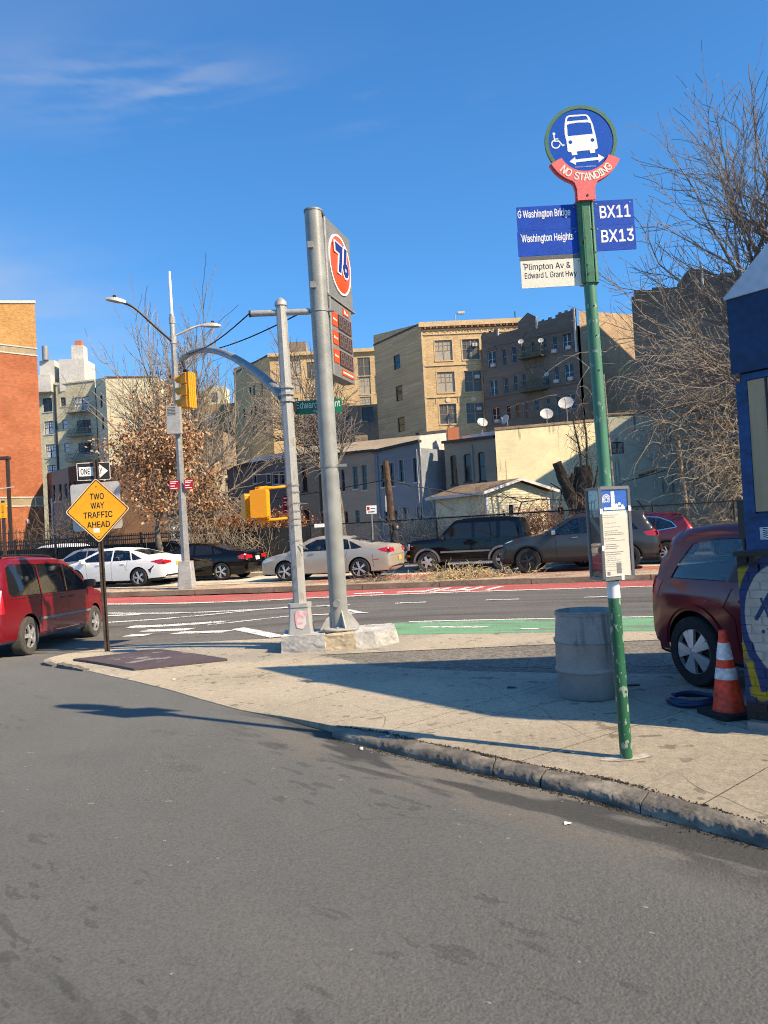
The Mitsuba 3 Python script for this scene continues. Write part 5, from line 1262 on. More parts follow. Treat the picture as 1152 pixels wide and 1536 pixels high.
# beige saloon with a dented rear
c = sedan(L=4.86, W=1.85, H=1.463, wb=2.737, ro=1.12, r=0.34, deck=1.07, ws=3.75)
g = [(1.02, 1.05), (1.60, 1.33), (2.1, 1.385), (2.70, 1.37), (3.52, 1.01), (3.45, .985), (1.2, 1.01)]
te = [('taillight', [(0.48, .86), (0.48, .99), (0.84, 1.0), (0.86, .86)], 'tail_red', 0.012, True), ('lower_bumper', [(0.0, .26), (0.0, .42), (0.74, .38), (0.76, .27)], 'trim_black', 0.012, True), ('number_plate', [(-0.16, .56), (-0.16, .71), (0.16, .71), (0.16, .56)], 'plate_yellow', 0.02, False), ('trunk_line', [(0.0, .76), (0.0, .775), (0.80, .765), (0.80, .75)], 'trim_grey', 0.011, True)]
BP = parked(-10.11, -10.11, 24.1, c)
build_car('parked_car', 'beige saloon with red taillights parked behind the fuel price sign', 'car', c, BP, HDG, 'paint_beige', side_windows(c, g, [((2.22, .8), (2.28, 1.5), .08), ((1.34, .8), (1.60, 1.5), .05)]), wind=(3.0, 3.7, .9), rear=(.80, 1.58, .9),
          seams=[[(2.25, .25), (2.25, .98)], [(3.28, .25), (3.32, .97)], [(1.62, .72), (1.52, .98)], [(.62, .36), (.66, .80)], [(2.25, .25), (3.28, .25)]], rim=('double', 5, 'rim_silver', 0.25), tail=[(-0.05, .86), (-0.05, 1.0), (.14, 1.01), (.46, .965), (.34, .90), (.2, .86)], tail_end=te, head=[(4.85, .62), (4.50, .70), (4.25, .76), (4.6, .80), (4.82, .74)],
          handles=(1.72, 2.82), handle_z=.90, mirror=(3.35, 1.0, 'paint_beige'), group=GS, tyre_w=.23, chrome='chrome', lower=[(.1, .19), (.1, .26), (1.5, .23), (3.6, .23), (4.85, .26), (4.85, .19)],
          extra=lambda P, root, car, PS: (P('roof_fin', (lambda m: (np.column_stack([m[0][:, 0], m[0][:, 2] - .015, m[0][:, 1]]), m[1]))(extrude(Polygon([(1.5, 1.36), (1.80, 1.43), (1.56, 1.455)]), 0.03)), 'paint_beige', root), PS('side_marker', Polygon([(0.42, .62), (0.42, .645), (0.62, .64), (0.62, .615)]), 0.006, .09, 'tail_red')))

# silver saloon at the far left, nose to the left, half hidden by the white one
c = sedan(L=4.6, W=1.80, H=1.47, wb=2.7, ro=1.0, r=0.32, deck=1.06, ws=3.6)
g = [(1.00, 1.05), (1.60, 1.34), (2.1, 1.39), (2.70, 1.37), (3.50, 1.01), (3.43, .985), (1.2, 1.01)]
build_car('parked_car', 'silver grey saloon partly hidden behind the white saloon at far left', 'car', c, parked(-21.5, -21.5, 26.1, c), HDG, 'paint_silver', side_windows(c, g, [((2.20, .8), (2.26, 1.5), .07), ((1.34, .8), (1.60, 1.5), .05)]), wind=(2.9, 3.5, .9), rear=(.80, 1.58, .9), seams=[[(2.23, .25), (2.23, .98)], [(3.2, .25), (3.24, .97)]],
          rim=('double', 5, 'rim_silver', 0.22), tail=[(-0.05, .80), (-0.05, .96), (.3, .93), (.2, .8)], head=[(4.6, .62), (4.3, .74), (4.1, .78), (4.4, .80)], handles=(1.7, 2.8), handle_z=.88, mirror=(3.3, 1.0, 'paint_silver'), group=GS)

# black boxy off-roader
o = [(0.10, .42), (0.0, .46), (0.0, .62), (0.06, .66), (0.05, 1.04), (0.08, 1.12), (0.20, 1.68), (0.28, 1.775), (0.34, 1.79), (0.8, 1.80), (1.9, 1.80), (2.42, 1.785), (2.56, 1.73), (3.08, 1.22), (3.16, 1.18), (3.75, 1.15), (4.16, 1.10), (4.27, 1.02), (4.29, .72), (4.37, .70), (4.39, .66), (4.39, .50), (4.28, .40)]
c = Car(4.39, 1.82, 1.12, 0.14, o, (0.90, 3.55), 0.36, 0.34, 0.045, 0.04, bulge=0.01)
g = [(0.30, 1.12), (0.42, 1.60), (0.62, 1.67), (2.40, 1.67), (2.50, 1.63), (2.96, 1.19), (2.9, 1.13)]
build_car('parked_off_roader', 'black boxy off-roader with grey wheel arches parked behind the dry brush', 'car', c, parked(-5.67, -5.67, 26.2, c), HDG, 'paint_black', side_windows(c, g, [((1.86, 1), (1.86, 1.8), .09), ((0.99, 1), (0.99, 1.8), .11), ((1.22, 1), (1.30, 1.8), .03), ((2.68, 1.0), (2.52, 1.8), .03)]), wind=(2.55, 3.12, 1.1), rear=(.09, .20, 1.10),
          seams=[[(1.86, .45), (1.86, 1.12)], [(2.95, .45), (2.95, 1.14)], [(1.02, .80), (1.02, 1.12)]], rim=('wide', 5, 'rim_silver', 0.215), tyre_w=.235, arch_trim=(0.075, 0.92, 'trim_grey'), lower=[(-.1, .3), (-.1, .48), (.45, .48), (.45, .44), (4.4, .44), (4.4, .3)], lowmat='trim_black', strip=([(1.30, .66), (1.30, .72), (3.05, .72), (3.05, .66)], 'trim_grey'),
          handles=(1.35, 2.15), handle_z=1.02, mirror=(2.92, 1.17, 'trim_black'), glass='glass_dark', group=GS, rails=(.5, 2.3, 1.765, 'trim_black'), head=[(4.27, .80), (4.18, .80), (4.15, 1.0), (4.2, 1.02)], tyremat='tyre_dusty',
          extra=lambda P, root, car, PS: PS('turn_lamp', Polygon([(4.16, .56), (4.3, .56), (4.3, .64), (4.16, .64)]), 0.02, .09, 'lamp_amber'))

# dark grey off-roader
o = [(0.14, .40), (0.02, .44), (0.0, .62), (0.05, .78), (0.05, 1.06), (0.14, 1.14), (0.44, 1.60), (0.36, 1.68), (0.62, 1.735), (1.5, 1.765), (2.2, 1.75), (2.55, 1.70), (3.30, 1.23), (3.45, 1.17), (4.3, 1.05), (4.60, .96), (4.72, .78), (4.80, .62), (4.80, .42), (4.70, .32)]
c = Car(4.82, 1.94, 1.10, 0.30, o, (0.98, 3.89), 0.385, 0.30, 0.06, 0.08)
g = [(0.62, 1.20), (0.92, 1.58), (1.3, 1.63), (2.2, 1.635), (2.50, 1.59), (3.15, 1.19), (3.05, 1.13)]
te = [('taillight', [(0.42, 1.0), (0.42, 1.10), (0.88, 1.14), (0.90, 1.0)], 'tail_red', 0.012, True), ('lower_bumper', [(0.0, .36), (0.0, .60), (0.84, .58), (0.84, .38)], 'trim_black', 0.012, True), ('reflector', [(0.62, .64), (0.62, .72), (0.84, .72), (0.84, .64)], 'tail_red', 0.014, True), ('number_plate', [(-0.16, .80), (-0.16, .95), (0.16, .95), (0.16, .80)], 'plate_yellow', 0.02, False)]
build_car('parked_off_roader', 'dark grey off-roader with dark wheels and a chrome mirror, behind the bus stop pole', 'car', c, parked(-1.72, -1.72, 23.9, c), HDG, 'paint_greyblack', side_windows(c, g, [((1.86, 1), (1.92, 1.8), .10), ((1.00, 1), (1.25, 1.8), .08)]), wind=(2.56, 3.30, 1.1), rear=(.13, .45, 1.12),
          seams=[[(1.88, .42), (1.88, 1.12)], [(3.0, .42), (3.04, 1.13)], [(1.25, .85), (1.1, 1.14)]], rim=('double', 5, 'rim_dark', 0.255), tyre_w=.26, tail=[(-.05, .98), (-.05, 1.13), (.14, 1.15), (.46, 1.10), (.36, 1.0)], tail_end=te, lower=[(-.1, .28), (-.1, .46), (4.9, .46), (4.9, .28)], arch_trim=(0.05, 0.90, 'trim_black'), head=[(4.8, .88), (4.45, .98), (4.35, 1.02), (4.6, 1.02)],
          handles=(1.42, 2.45), handle_z=1.04, mirror=(3.02, 1.20, 'chrome'), group=GS, chrome='chrome', rails=(.9, 2.4, 1.735, 'trim_black'))

# wine-red crossover
o = [(0.12, .36), (0.0, .44), (0.0, .66), (0.05, .90), (0.12, 1.10), (0.42, 1.50), (0.50, 1.585), (1.0, 1.645), (1.6, 1.655), (2.2, 1.63), (2.55, 1.57), (3.30, 1.16), (3.5, 1.08), (4.1, 1.00), (4.38, .88), (4.50, .66), (4.52, .44), (4.42, .28)]
c = Car(4.53, 1.82, 1.05, 0.32, o, (0.95, 3.57), 0.35, 0.26, 0.06, 0.09)
g = [(0.66, 1.17), (0.80, 1.33), (1.15, 1.48), (1.7, 1.545), (2.3, 1.52), (2.5, 1.47), (3.2, 1.10), (3.1, 1.05), (1.2, 1.10)]
sw3 = side_windows(c, g, [((2.02, 1), (2.08, 1.8), .08), ((1.28, 1), (1.22, 1.8), .05)])
build_car('parked_crossover', 'wine-red crossover with rounded chrome-edged rear window, far right of the parked row', 'car', c, parked(-0.39, -0.39, 26.0, c), HDG, 'paint_wine', sw3, wind=(2.56, 3.35, 1.0), rear=(.14, .44, 1.08), seams=[[(2.05, .32), (2.05, 1.06)], [(1.28, .80), (1.26, 1.1)]],
          rim=('fan', 10, 'rim_silver', 0.235), tail=[(-.05, 1.0), (.08, 1.16), (.34, 1.52), (.44, 1.52), (.30, 1.22), (.34, 1.02), (.12, .98)], tail_end=[('taillight', [(0.56, .98), (0.56, 1.10), (0.88, 1.14), (0.88, .96)], 'tail_red', 0.012, True), ('number_plate', [(-0.16, .90), (-0.16, 1.04), (0.16, 1.04), (0.16, .90)], 'white_paint', 0.02, False)], lower=[(-.1, .25), (-.1, .38), (4.6, .38), (4.6, .25)], arch_trim=(0.05, .82, 'trim_black'),
          handles=(1.55, 2.5), handle_z=.98, mirror=(3.0, 1.12, 'paint_wine'), group=GS,
          extra=lambda P, root, car, PS: PS('chrome_edge', Polygon(g).buffer(0.03).difference(Polygon(g)).intersection(car.poly), 0.004, 0.2, 'chrome', False))

# dark car behind, right edge
c = sedan(H=1.50)
g = [(0.98, 1.02), (1.62, 1.325), (2.1, 1.375), (2.78, 1.362), (3.70, 0.985), (3.62, .965), (1.2, .985)]
build_car('parked_car', 'dark car at the right end of the parked row, mostly hidden', 'car', c, parked(4.75, 4.75, 26.0, c), HDG, 'paint_black', side_windows(c, g, [((2.24, .8), (2.30, 1.5), .075)]), wind=(3.0, 3.9, .9), rear=(.80, 1.58, .9), group=GS, tail=[(-0.05, .80), (-0.05, .97), (.30, .955), (.25, .80)])

# red people carrier in the crossing, seen from behind its right side
o = [(0.12, .34), (0.0, .38), (-0.02, .60), (0.02, .66), (0.06, .98), (0.14, 1.10), (0.36, 1.60), (0.52, 1.72), (0.9, 1.755), (2.0, 1.765), (2.8, 1.735), (3.15, 1.66), (4.02, 1.16), (4.2, 1.07), (4.72, .98), (5.02, .82), (5.10, .62), (5.12, .42), (5.0, .28)]
c = Car(5.13, 1.95, 1.06, 0.24, o, (1.02, 4.10), 0.343, 0.27, 0.07, 0.08)
g = [(0.42, 1.12), (0.52, 1.56), (0.66, 1.62), (2.76, 1.62), (2.98, 1.57), (3.75, 1.13), (3.66, 1.07), (0.5, 1.07)]
sw4 = side_windows(c, g, [((1.55, 1), (1.62, 1.8), .05), ((2.62, 1), (2.74, 1.8), .06)])
te = [('lower_bumper', [(0.0, .34), (0.0, .46), (0.88, .44), (0.88, .36)], 'trim_black', 0.012, True), ('number_plate', [(-0.16, .80), (-0.16, .95), (0.16, .95), (0.16, .80)], 'plate_yellow', 0.02, False), ('taillight', [(0.70, .80), (0.72, 1.22), (0.90, 1.18), (0.92, .78)], 'lamp_clear', 0.014, True), ('bumper_grille', [(0.72, .56), (0.72, .70), (0.90, .70), (0.90, .56)], 'trim_black', 0.016, True)]
def van_extra(P, root, car, PS):
    PS('pillar_chrome', LineString([(2.64, 1.08), (2.75, 1.61)]).buffer(0.017, cap_style=2), 0.006, .15, 'chrome', False)
    PS('slide_rail', sbox(0.35, 1.015, 2.45, 1.028), 0.004, .15, 'trim_black', False)
    PS('front_bumper_gap', Polygon([(4.66, .62), (4.70, .70), (5.02, .60), (5.02, .56)]), 0.006, .15, 'trim_black', False)
    PS('fuel_flap', sbox(1.5, .86, 1.66, 1.0).difference(sbox(1.506, .866, 1.654, .994)), 0.003, .15, 'trim_black', False)
build_car('people_carrier', 'red people carrier waiting in the crossing at the left edge, seen from its right rear', 'minivan', c, (-7.37, 15.275, -0.287), math.radians(90), 'paint_red', sw4, wind=(3.12, 4.05, 1.1, .9), rear=(.13, .38, 1.08), seams=[[(2.66, .36), (2.64, 1.06)], [(3.66, .36), (3.70, 1.06)], [(1.50, .80), (1.50, 1.06)], [(1.35, .40), (1.5, .82)], [(1.38, .36), (3.66, .36)], [(4.25, .95), (4.55, .72)]], rim=('single', 5, 'rim_silver', 0.215), tyre_w=.225,
          tail=[(-0.08, .78), (.03, 1.16), (.20, 1.24), (.22, .80)], tail_end=te, head=[(5.1, .66), (4.75, .78), (4.6, .90), (4.8, .92), (5.03, .80)], handles=(2.44, 2.86), handle_z=.96, mirror=(3.52, 1.16, 'trim_black'), glass='glass_dark', strip=([(1.4, .60), (1.4, .645), (3.95, .645), (3.95, .60)], 'trim_grey'), lower=[(-.1, .25), (-.1, .30), (1.3, .33), (3.7, .33), (5.2, .30), (5.2, .25)], lowmat='trim_grey', tyremat='tyre_dusty', extra=van_extra, rails=(.6, 2.6, 1.745, 'trim_black'), chrome='trim_black', pitch=1.97)

# maroon crossover under the canopy at right
o = [(0.12, .36), (0.0, .44), (-0.02, .60), (0.05, .70), (0.06, 1.0), (0.09, 1.15), (0.28, 1.54), (0.36, 1.64), (0.9, 1.69), (1.8, 1.70), (2.5, 1.67), (2.85, 1.60), (3.65, 1.14), (3.9, 1.06), (4.5, .97), (4.78, .82), (4.87, .62), (4.88, .42), (4.76, .28)]
KS = 0.875
c = Car(4.89 * KS, 1.84 * KS, 1.04 * KS, 0.30, [(x * KS, z * KS) for x, z in o], (0.82 * KS, 3.71 * KS), 0.322, 0.27 * KS, 0.07, 0.09)
kp = lambda q: [[(x * KS, z * KS) for x, z in p] for p in q]
kb = lambda a, b, c_, d: sbox(a * KS, b * KS, c_ * KS, d * KS)
gq = [[(0.46, 1.13), (0.56, 1.30), (0.72, 1.49), (1.10, 1.54), (1.50, 1.55), (1.30, 1.13)]]
gq += side_windows(c, [(1.52, 1.13), (1.74, 1.555), (2.4, 1.55), (2.75, 1.50), (3.45, 1.11), (3.4, 1.07), (1.5, 1.08)], [((2.42, 1), (2.46, 1.8), .08)])
def jour_extra(P, root, car, PS):
    PS('arch_lip', car.arches.buffer(0.06).difference(car.arches.buffer(0.03)).intersection(kb(0, .4, 9, .9)), 0.014, .15, 'paint_maroon', False)
    [PS('door_moulding', q, 0.012, .3, 'trim_grey', False) for q in (kb(1.5, .52, 3.4, .545), kb(1.5, .40, 3.4, .42))]
    PS('pillar_black', Polygon(kp([[(1.33, 1.12), (1.53, 1.56), (1.72, 1.56), (1.50, 1.12)]])[0]), 0.002, .15, 'trim_black', False)
JA = math.radians(90 - 160); jw = np.array([2.80, 7.116]); jd = np.array([math.cos(JA), math.sin(JA)]); jn = np.array([-jd[1], jd[0]])   # jn: the car's left
jc = jw + jd * (c.L / 2 - 0.82 * KS) + jn * (c.W / 2 - 0.05)
build_car('parked_crossover', 'maroon crossover parked on the driveway behind the traffic cone and the mural wall', 'car', c, (jc[0], jc[1], 0.046), JA, 'paint_maroon', kp(gq), wind=(2.86 * KS, 3.68 * KS, 1.1 * KS, .9), rear=(.11 * KS, .35 * KS, 1.12 * KS), seams=kp([[(2.44, .36), (2.44, 1.06)], [(1.28, .86), (1.40, 1.06)], [(1.46, .45), (1.44, .76), (1.28, .88)], [(3.4, .36), (3.42, 1.06)]]),
          rim=('cover', 5, 'rim_silver', 0.210), tyre_w=.225, tail=kp([[(-.05, .92), (-.05, 1.02), (.12, 1.12), (.30, 1.08), (.22, .92)]])[0], tail_end=[('taillight', kp([[(0.42, .94), (0.42, 1.04), (0.74, 1.08), (0.74, .92)]])[0], 'tail_red', 0.012, True)], handles=(1.62 * KS, 2.75 * KS), handle_z=.94 * KS, mirror=(3.35 * KS, 1.12 * KS, 'paint_maroon'), glass='glass_tint', extra=jour_extra, lower=[(-.1, .2), (-.1, .29), (5, .29), (5, .2)])
# ---------------------------------------------------------------- buildings across the avenue (metres; a, b: ends of a front in plan, za, zb: its top there, w: its windows along it)
BD = {"school":{"a":[-30.67,56.0],"b":[-26.48,60.0],"za":19.95,"zb":20.9,"L":5.79,"w":[],"p":[]},"creamL":{"a":[-46.12,104.0],"b":[-37.5,102.0],"za":24.08,"zb":23.52,"L":8.85,"w":[[0.8,2.23,20.05,21.93,"w"],[0.89,2.31,16.99,18.77,"w"],[0.94,2.47,13.81,15.62,"w"],[0.98,2.51,11.4,12.8,"w"],[3.56,4.34,20.55,21.79,"s"],[3.68,4.39,17.48,18.72,"s"],[3.8,4.57,14.34,15.58,"s"],[5.76,7.86,19.73,21.59,"w"],[5.88,7.97,16.68,18.47,"w"],[5.97,8.06,13.88,15.42,"w"]],"p":[]},"creamS":{"a":[-37.4,102.0],"b":[-34.29,97.0],"za":23.74,"zb":22.84,"L":5.89,"w":[[-0.51,1.04,19.83,21.38,"s"],[2.31,3.66,19.45,21.08,"s"],[-0.16,1.24,16.86,18.35,"s"],[2.65,3.99,16.62,18.13,"s"]],"p":[]},"creamR":{"a":[-34.29,97.0],"b":[-28.14,98.5],"za":22.84,"zb":22.88,"L":6.33,"w":[],"p":[]},"grey3a":{"a":[-27.02,62.0],"b":[-24.92,58.0],"za":7.63,"zb":7.38,"L":4.52,"w":[],"p":[]},"grey3b":{"a":[-24.92,58.0],"b":[-22.83,56.0],"za":7.38,"zb":7.45,"L":2.89,"w":[[0.11,0.52,5.11,6.36,"s"],[1.17,1.65,5.11,6.34,"s"],[2.13,2.62,5.18,6.3,"s"]],"p":[]},"grey3c":{"a":[-22.83,56.0],"b":[-19.38,53.0],"za":7.45,"zb":7.52,"L":4.57,"w":[[0.07,0.3,5.47,6.34,"s"],[0.72,0.99,5.42,6.32,"s"]],"p":[]},"tan4":{"a":[-34.98,132.0],"b":[-23.8,130.0],"za":24.75,"zb":24.49,"L":11.36,"w":[[5.36,6.21,21.68,23.01,"w"],[6.25,7.24,21.6,22.94,"w"],[9.57,10.35,21.34,22.41,"w"],[9.7,10.45,18.76,19.64,"w"],[3.21,4.15,22.29,23.28,"arch"]],"p":[]},"dark4":{"a":[-22.19,95.0],"b":[-19.18,94.0],"za":15.12,"zb":14.91,"L":3.17,"w":[],"p":[]},"tan5s":{"a":[-23.44,126.0],"b":[-15.75,114.0],"za":29.43,"zb":28.37,"L":14.25,"w":[[6.16,6.98,23.8,25.17,"s"],[7.61,8.41,23.63,25.14,"s"],[10.81,11.58,23.46,24.94,"s"],[3.19,3.91,20.81,22.21,"s"],[6.27,7.17,20.41,22.01,"s"],[7.81,8.61,20.5,22.01,"s"],[10.87,11.75,20.26,21.81,"s"],[3.44,4.08,18.01,19.08,"s"],[6.46,7.27,17.43,18.96,"s"],[7.94,8.62,17.4,19.0,"s"],[11.0,11.95,17.29,18.85,"s"]],"p":[]},"tan5f":{"a":[-15.75,114.0],"b":[3.74,114.0],"za":28.37,"zb":28.38,"L":19.49,"w":[[3.03,4.58,25.35,27.6,"w"],[5.42,6.79,24.7,27.12,"w"],[2.89,4.44,22.76,24.83,"w"],[13.02,14.91,24.61,27.37,"w"],[15.61,17.33,24.64,27.41,"w"],[13.03,14.82,21.84,24.43,"w"],[15.45,17.17,21.88,24.47,"w"],[3.25,3.93,19.65,21.89,"w"],[5.49,6.52,19.69,21.93,"w"],[13.06,14.78,19.76,21.49,"w"]],"p":[]},"dark5":{"a":[-8.59,88.0],"b":[-0.07,86.0],"za":15.92,"zb":15.73,"L":8.75,"w":[[6.92,8.26,13.78,15.47,"w"],[4.86,5.4,13.86,14.77,"s"]],"p":[]},"tan6s":{"a":[-0.09,86.0],"b":[4.81,78.0],"za":23.48,"zb":22.41,"L":9.38,"w":[[3.87,5.16,18.71,20.25,"s"],[3.96,5.29,15.29,16.9,"s"],[3.99,5.42,11.96,13.5,"s"]],"p":[]},"tan6f":{"a":[4.81,78.0],"b":[16.41,78.5],"za":22.41,"zb":22.34,"L":11.61,"w":[[1.29,3.08,18.49,20.58,"w"],[1.35,3.14,15.22,17.33,"w"],[1.39,3.13,11.98,14.04,"w"],[4.09,5.88,18.48,20.57,"ac"],[4.14,5.94,15.16,17.32,"ac"],[4.15,5.94,11.92,14.03,"ac"],[7.21,9.02,18.46,20.56,"w"],[7.27,9.07,15.13,17.25,"w"],[7.27,9.07,11.81,14.0,"w"]],"p":[]},"castle":{"a":[10.78,77.6],"b":[18.85,71.0],"za":20.67,"zb":21.11,"L":10.42,"w":[[0.66,1.62,17.26,18.91,"ac"],[2.32,2.77,17.26,18.89,"s"],[3.39,3.93,17.3,18.92,"s"],[4.47,4.9,17.58,18.82,"s"],[5.53,5.96,17.97,19.01,"s"],[6.83,7.22,18.16,19.02,"s"],[7.83,8.29,17.39,19.02,"sac"],[8.89,9.75,17.44,19.05,"ac"],[0.73,1.6,14.44,16.02,"w"],[2.35,2.82,14.45,16.01,"s"],[3.4,3.87,14.51,16.02,"s"],[4.38,4.82,14.65,16.06,"s"],[6.85,7.28,14.54,16.09,"s"],[7.87,8.29,14.52,16.11,"sac"],[8.88,9.79,14.53,16.17,"ac"],[0.8,1.67,11.63,13.2,"ac"],[2.4,2.87,11.82,13.23,"s"],[3.42,3.88,11.76,13.23,"s"],[4.46,4.87,11.62,13.27,"s"],[5.55,6.03,12.27,13.28,"s"],[6.83,7.22,12.09,13.27,"s"],[7.84,8.3,11.66,13.26,"s"],[8.85,9.79,11.91,13.31,"w"]],"p":[[0.03,20.67],[0.32,20.99],[0.64,20.95],[0.63,20.77],[0.93,20.8],[0.95,20.98],[1.3,20.97],[1.28,20.79],[1.55,20.8],[1.56,21.01],[1.96,20.98],[1.92,20.43],[4.26,20.5],[4.3,21.13],[5.43,21.87],[6.47,21.15],[6.49,20.73],[6.89,20.76],[6.9,20.86],[7.13,20.85],[7.13,20.71],[7.52,20.71],[7.53,20.91],[7.93,20.88],[7.91,20.69],[8.3,20.69],[8.32,20.98],[8.6,20.96],[8.62,21.16],[8.95,21.14],[8.95,21.0],[9.25,21.02],[9.26,21.19],[9.6,21.17],[9.59,21.03],[9.86,21.04],[9.88,21.22],[10.65,21.13]]},"castle_side":{"a":[19.09,71.0],"b":[27.67,81.0],"za":20.9,"zb":22.86,"L":13.18,"w":[],"p":[]},"right8":{"a":[22.35,66.0],"b":[28.9,60.0],"za":20.51,"zb":19.37,"L":8.88,"w":[[-3.84,-3.44,19.61,20.47,"s"]],"p":[[-0.02,20.52],[0.23,20.46],[0.26,20.97],[1.0,20.87],[0.99,20.69],[1.84,20.6],[1.85,20.83],[2.92,20.62],[2.91,20.5],[3.96,20.35],[3.97,20.52],[4.59,21.17],[5.01,21.52],[6.38,21.17],[6.35,20.7],[6.79,20.64],[6.77,20.42],[7.42,20.36],[7.43,20.58],[8.38,20.38],[9.0,20.32]]},"rowa":{"a":[-13.29,66.0],"b":[-7.22,61.5],"za":7.61,"zb":7.77,"L":7.56,"w":[[3.22,3.58,6.1,7.36,"s"],[4.79,5.16,6.05,6.72,"s"],[5.48,6.07,5.82,6.76,"s"],[6.28,6.8,5.76,6.74,"s"],[3.99,4.46,3.52,4.85,"s"]],"p":[]},"rowb":{"a":[-7.23,61.5],"b":[-4.91,59.5],"za":7.72,"zb":7.77,"L":3.06,"w":[[1.19,1.77,5.0,6.83,"s"],[2.5,3.13,4.98,6.86,"s"],[1.13,1.78,2.61,3.56,"s"],[2.58,3.13,2.57,3.56,"s"]],"p":[]},"rowc":{"a":[-4.7,59.3],"b":[-0.48,56.2],"za":7.53,"zb":7.39,"L":5.23,"w":[[1.98,2.33,4.7,6.35,"s"],[3.11,3.59,4.77,6.45,"s"],[3.97,4.44,4.63,6.49,"s"],[2.11,2.45,2.21,3.16,"s"],[3.15,3.57,2.22,3.17,"s"]],"p":[]},"rowd":{"a":[-0.49,56.2],"b":[2.73,53.5],"za":7.32,"zb":7.59,"L":4.2,"w":[[0.55,0.93,4.71,6.32,"s"],[1.37,1.82,4.72,6.39,"s"],[2.27,2.69,4.94,6.52,"s"],[3.55,3.99,4.83,6.53,"s"],[0.66,1.09,2.06,3.01,"s"],[1.57,1.94,2.04,2.98,"s"],[2.41,2.78,2.12,3.12,"s"],[3.69,4.13,2.19,3.11,"s"]],"p":[]},"rowd_end":{"a":[2.76,53.5],"b":[4.97,57.5],"za":8.1,"zb":8.7,"L":4.57,"w":[],"p":[]},"rowe":{"a":[4.48,54.0],"b":[7.54,50.5],"za":7.45,"zb":7.26,"L":4.65,"w":[[0.49,1.11,4.48,6.52,"arch"],[1.77,2.44,4.6,6.49,"arch"],[3.06,3.7,4.51,6.47,"arch"],[4.04,4.65,4.52,6.44,"arch"]],"p":[]},"cream6":{"a":[7.53,50.2],"b":[15.36,52.6],"za":7.78,"zb":8.32,"L":8.19,"w":[[4.28,4.73,1.81,2.48,"w"]],"p":[]},"teal6":{"a":[15.38,52.6],"b":[26.34,53.0],"za":8.61,"zb":8.71,"L":10.97,"w":[[0.44,1.3,5.92,6.74,"w"]],"p":[]},"garage_side":{"a":[2.74,40.5],"b":[4.95,37.0],"za":3.18,"zb":3.11,"L":4.14,"w":[],"p":[]},"garage_gable":{"a":[4.95,37.0],"b":[8.2,38.2],"za":3.14,"zb":3.18,"L":3.46,"w":[[1.28,1.69,1.89,2.57,"w"]],"p":[[1.84,3.76],[-0.03,3.14],[3.93,3.28]]}}


def masonry(c1, c2, s1=2.5, streak=0.0, dark=(0.1, 0.1, 0.09), course=0.0, rough=0.9):
    c1, c2 = [tuple(float(a) for a in c) for c in (c1, c2)]
    def fn(p, n, uv):
        h = p.x * 0.8 + p.y * 0.6
        k = 1 + 0.22 * (fbm(h * s1, p.z * s1, 1.0, 4) - 0.5) + 0.30 * (cell_rand(h * 4.3, p.z * 13.0, 1) - 0.5) * (1.0 if course else 0.35)
        t = smoothstep(0.40, 0.62, fbm(h * 0.35 + 3, p.z * 0.5, 4.0, 3))
        col = mix(c1, c2, t)
        if course:
            row = p.z * course - dr.floor(p.z * course)
            k = k * (1 - 0.16 * smoothstep(0.82, 0.95, row))
        if streak:
            s = smoothstep(0.60, 0.72, fbm(h * 8.0, p.z * 0.30 + 7, 2.0, 4)) * smoothstep(0.45, 0.62, fbm(h * 0.9, p.z * 0.6, 9.0, 2))
            col = mix(col, dark, s * streak)
        return col * k
    return proc(fn)


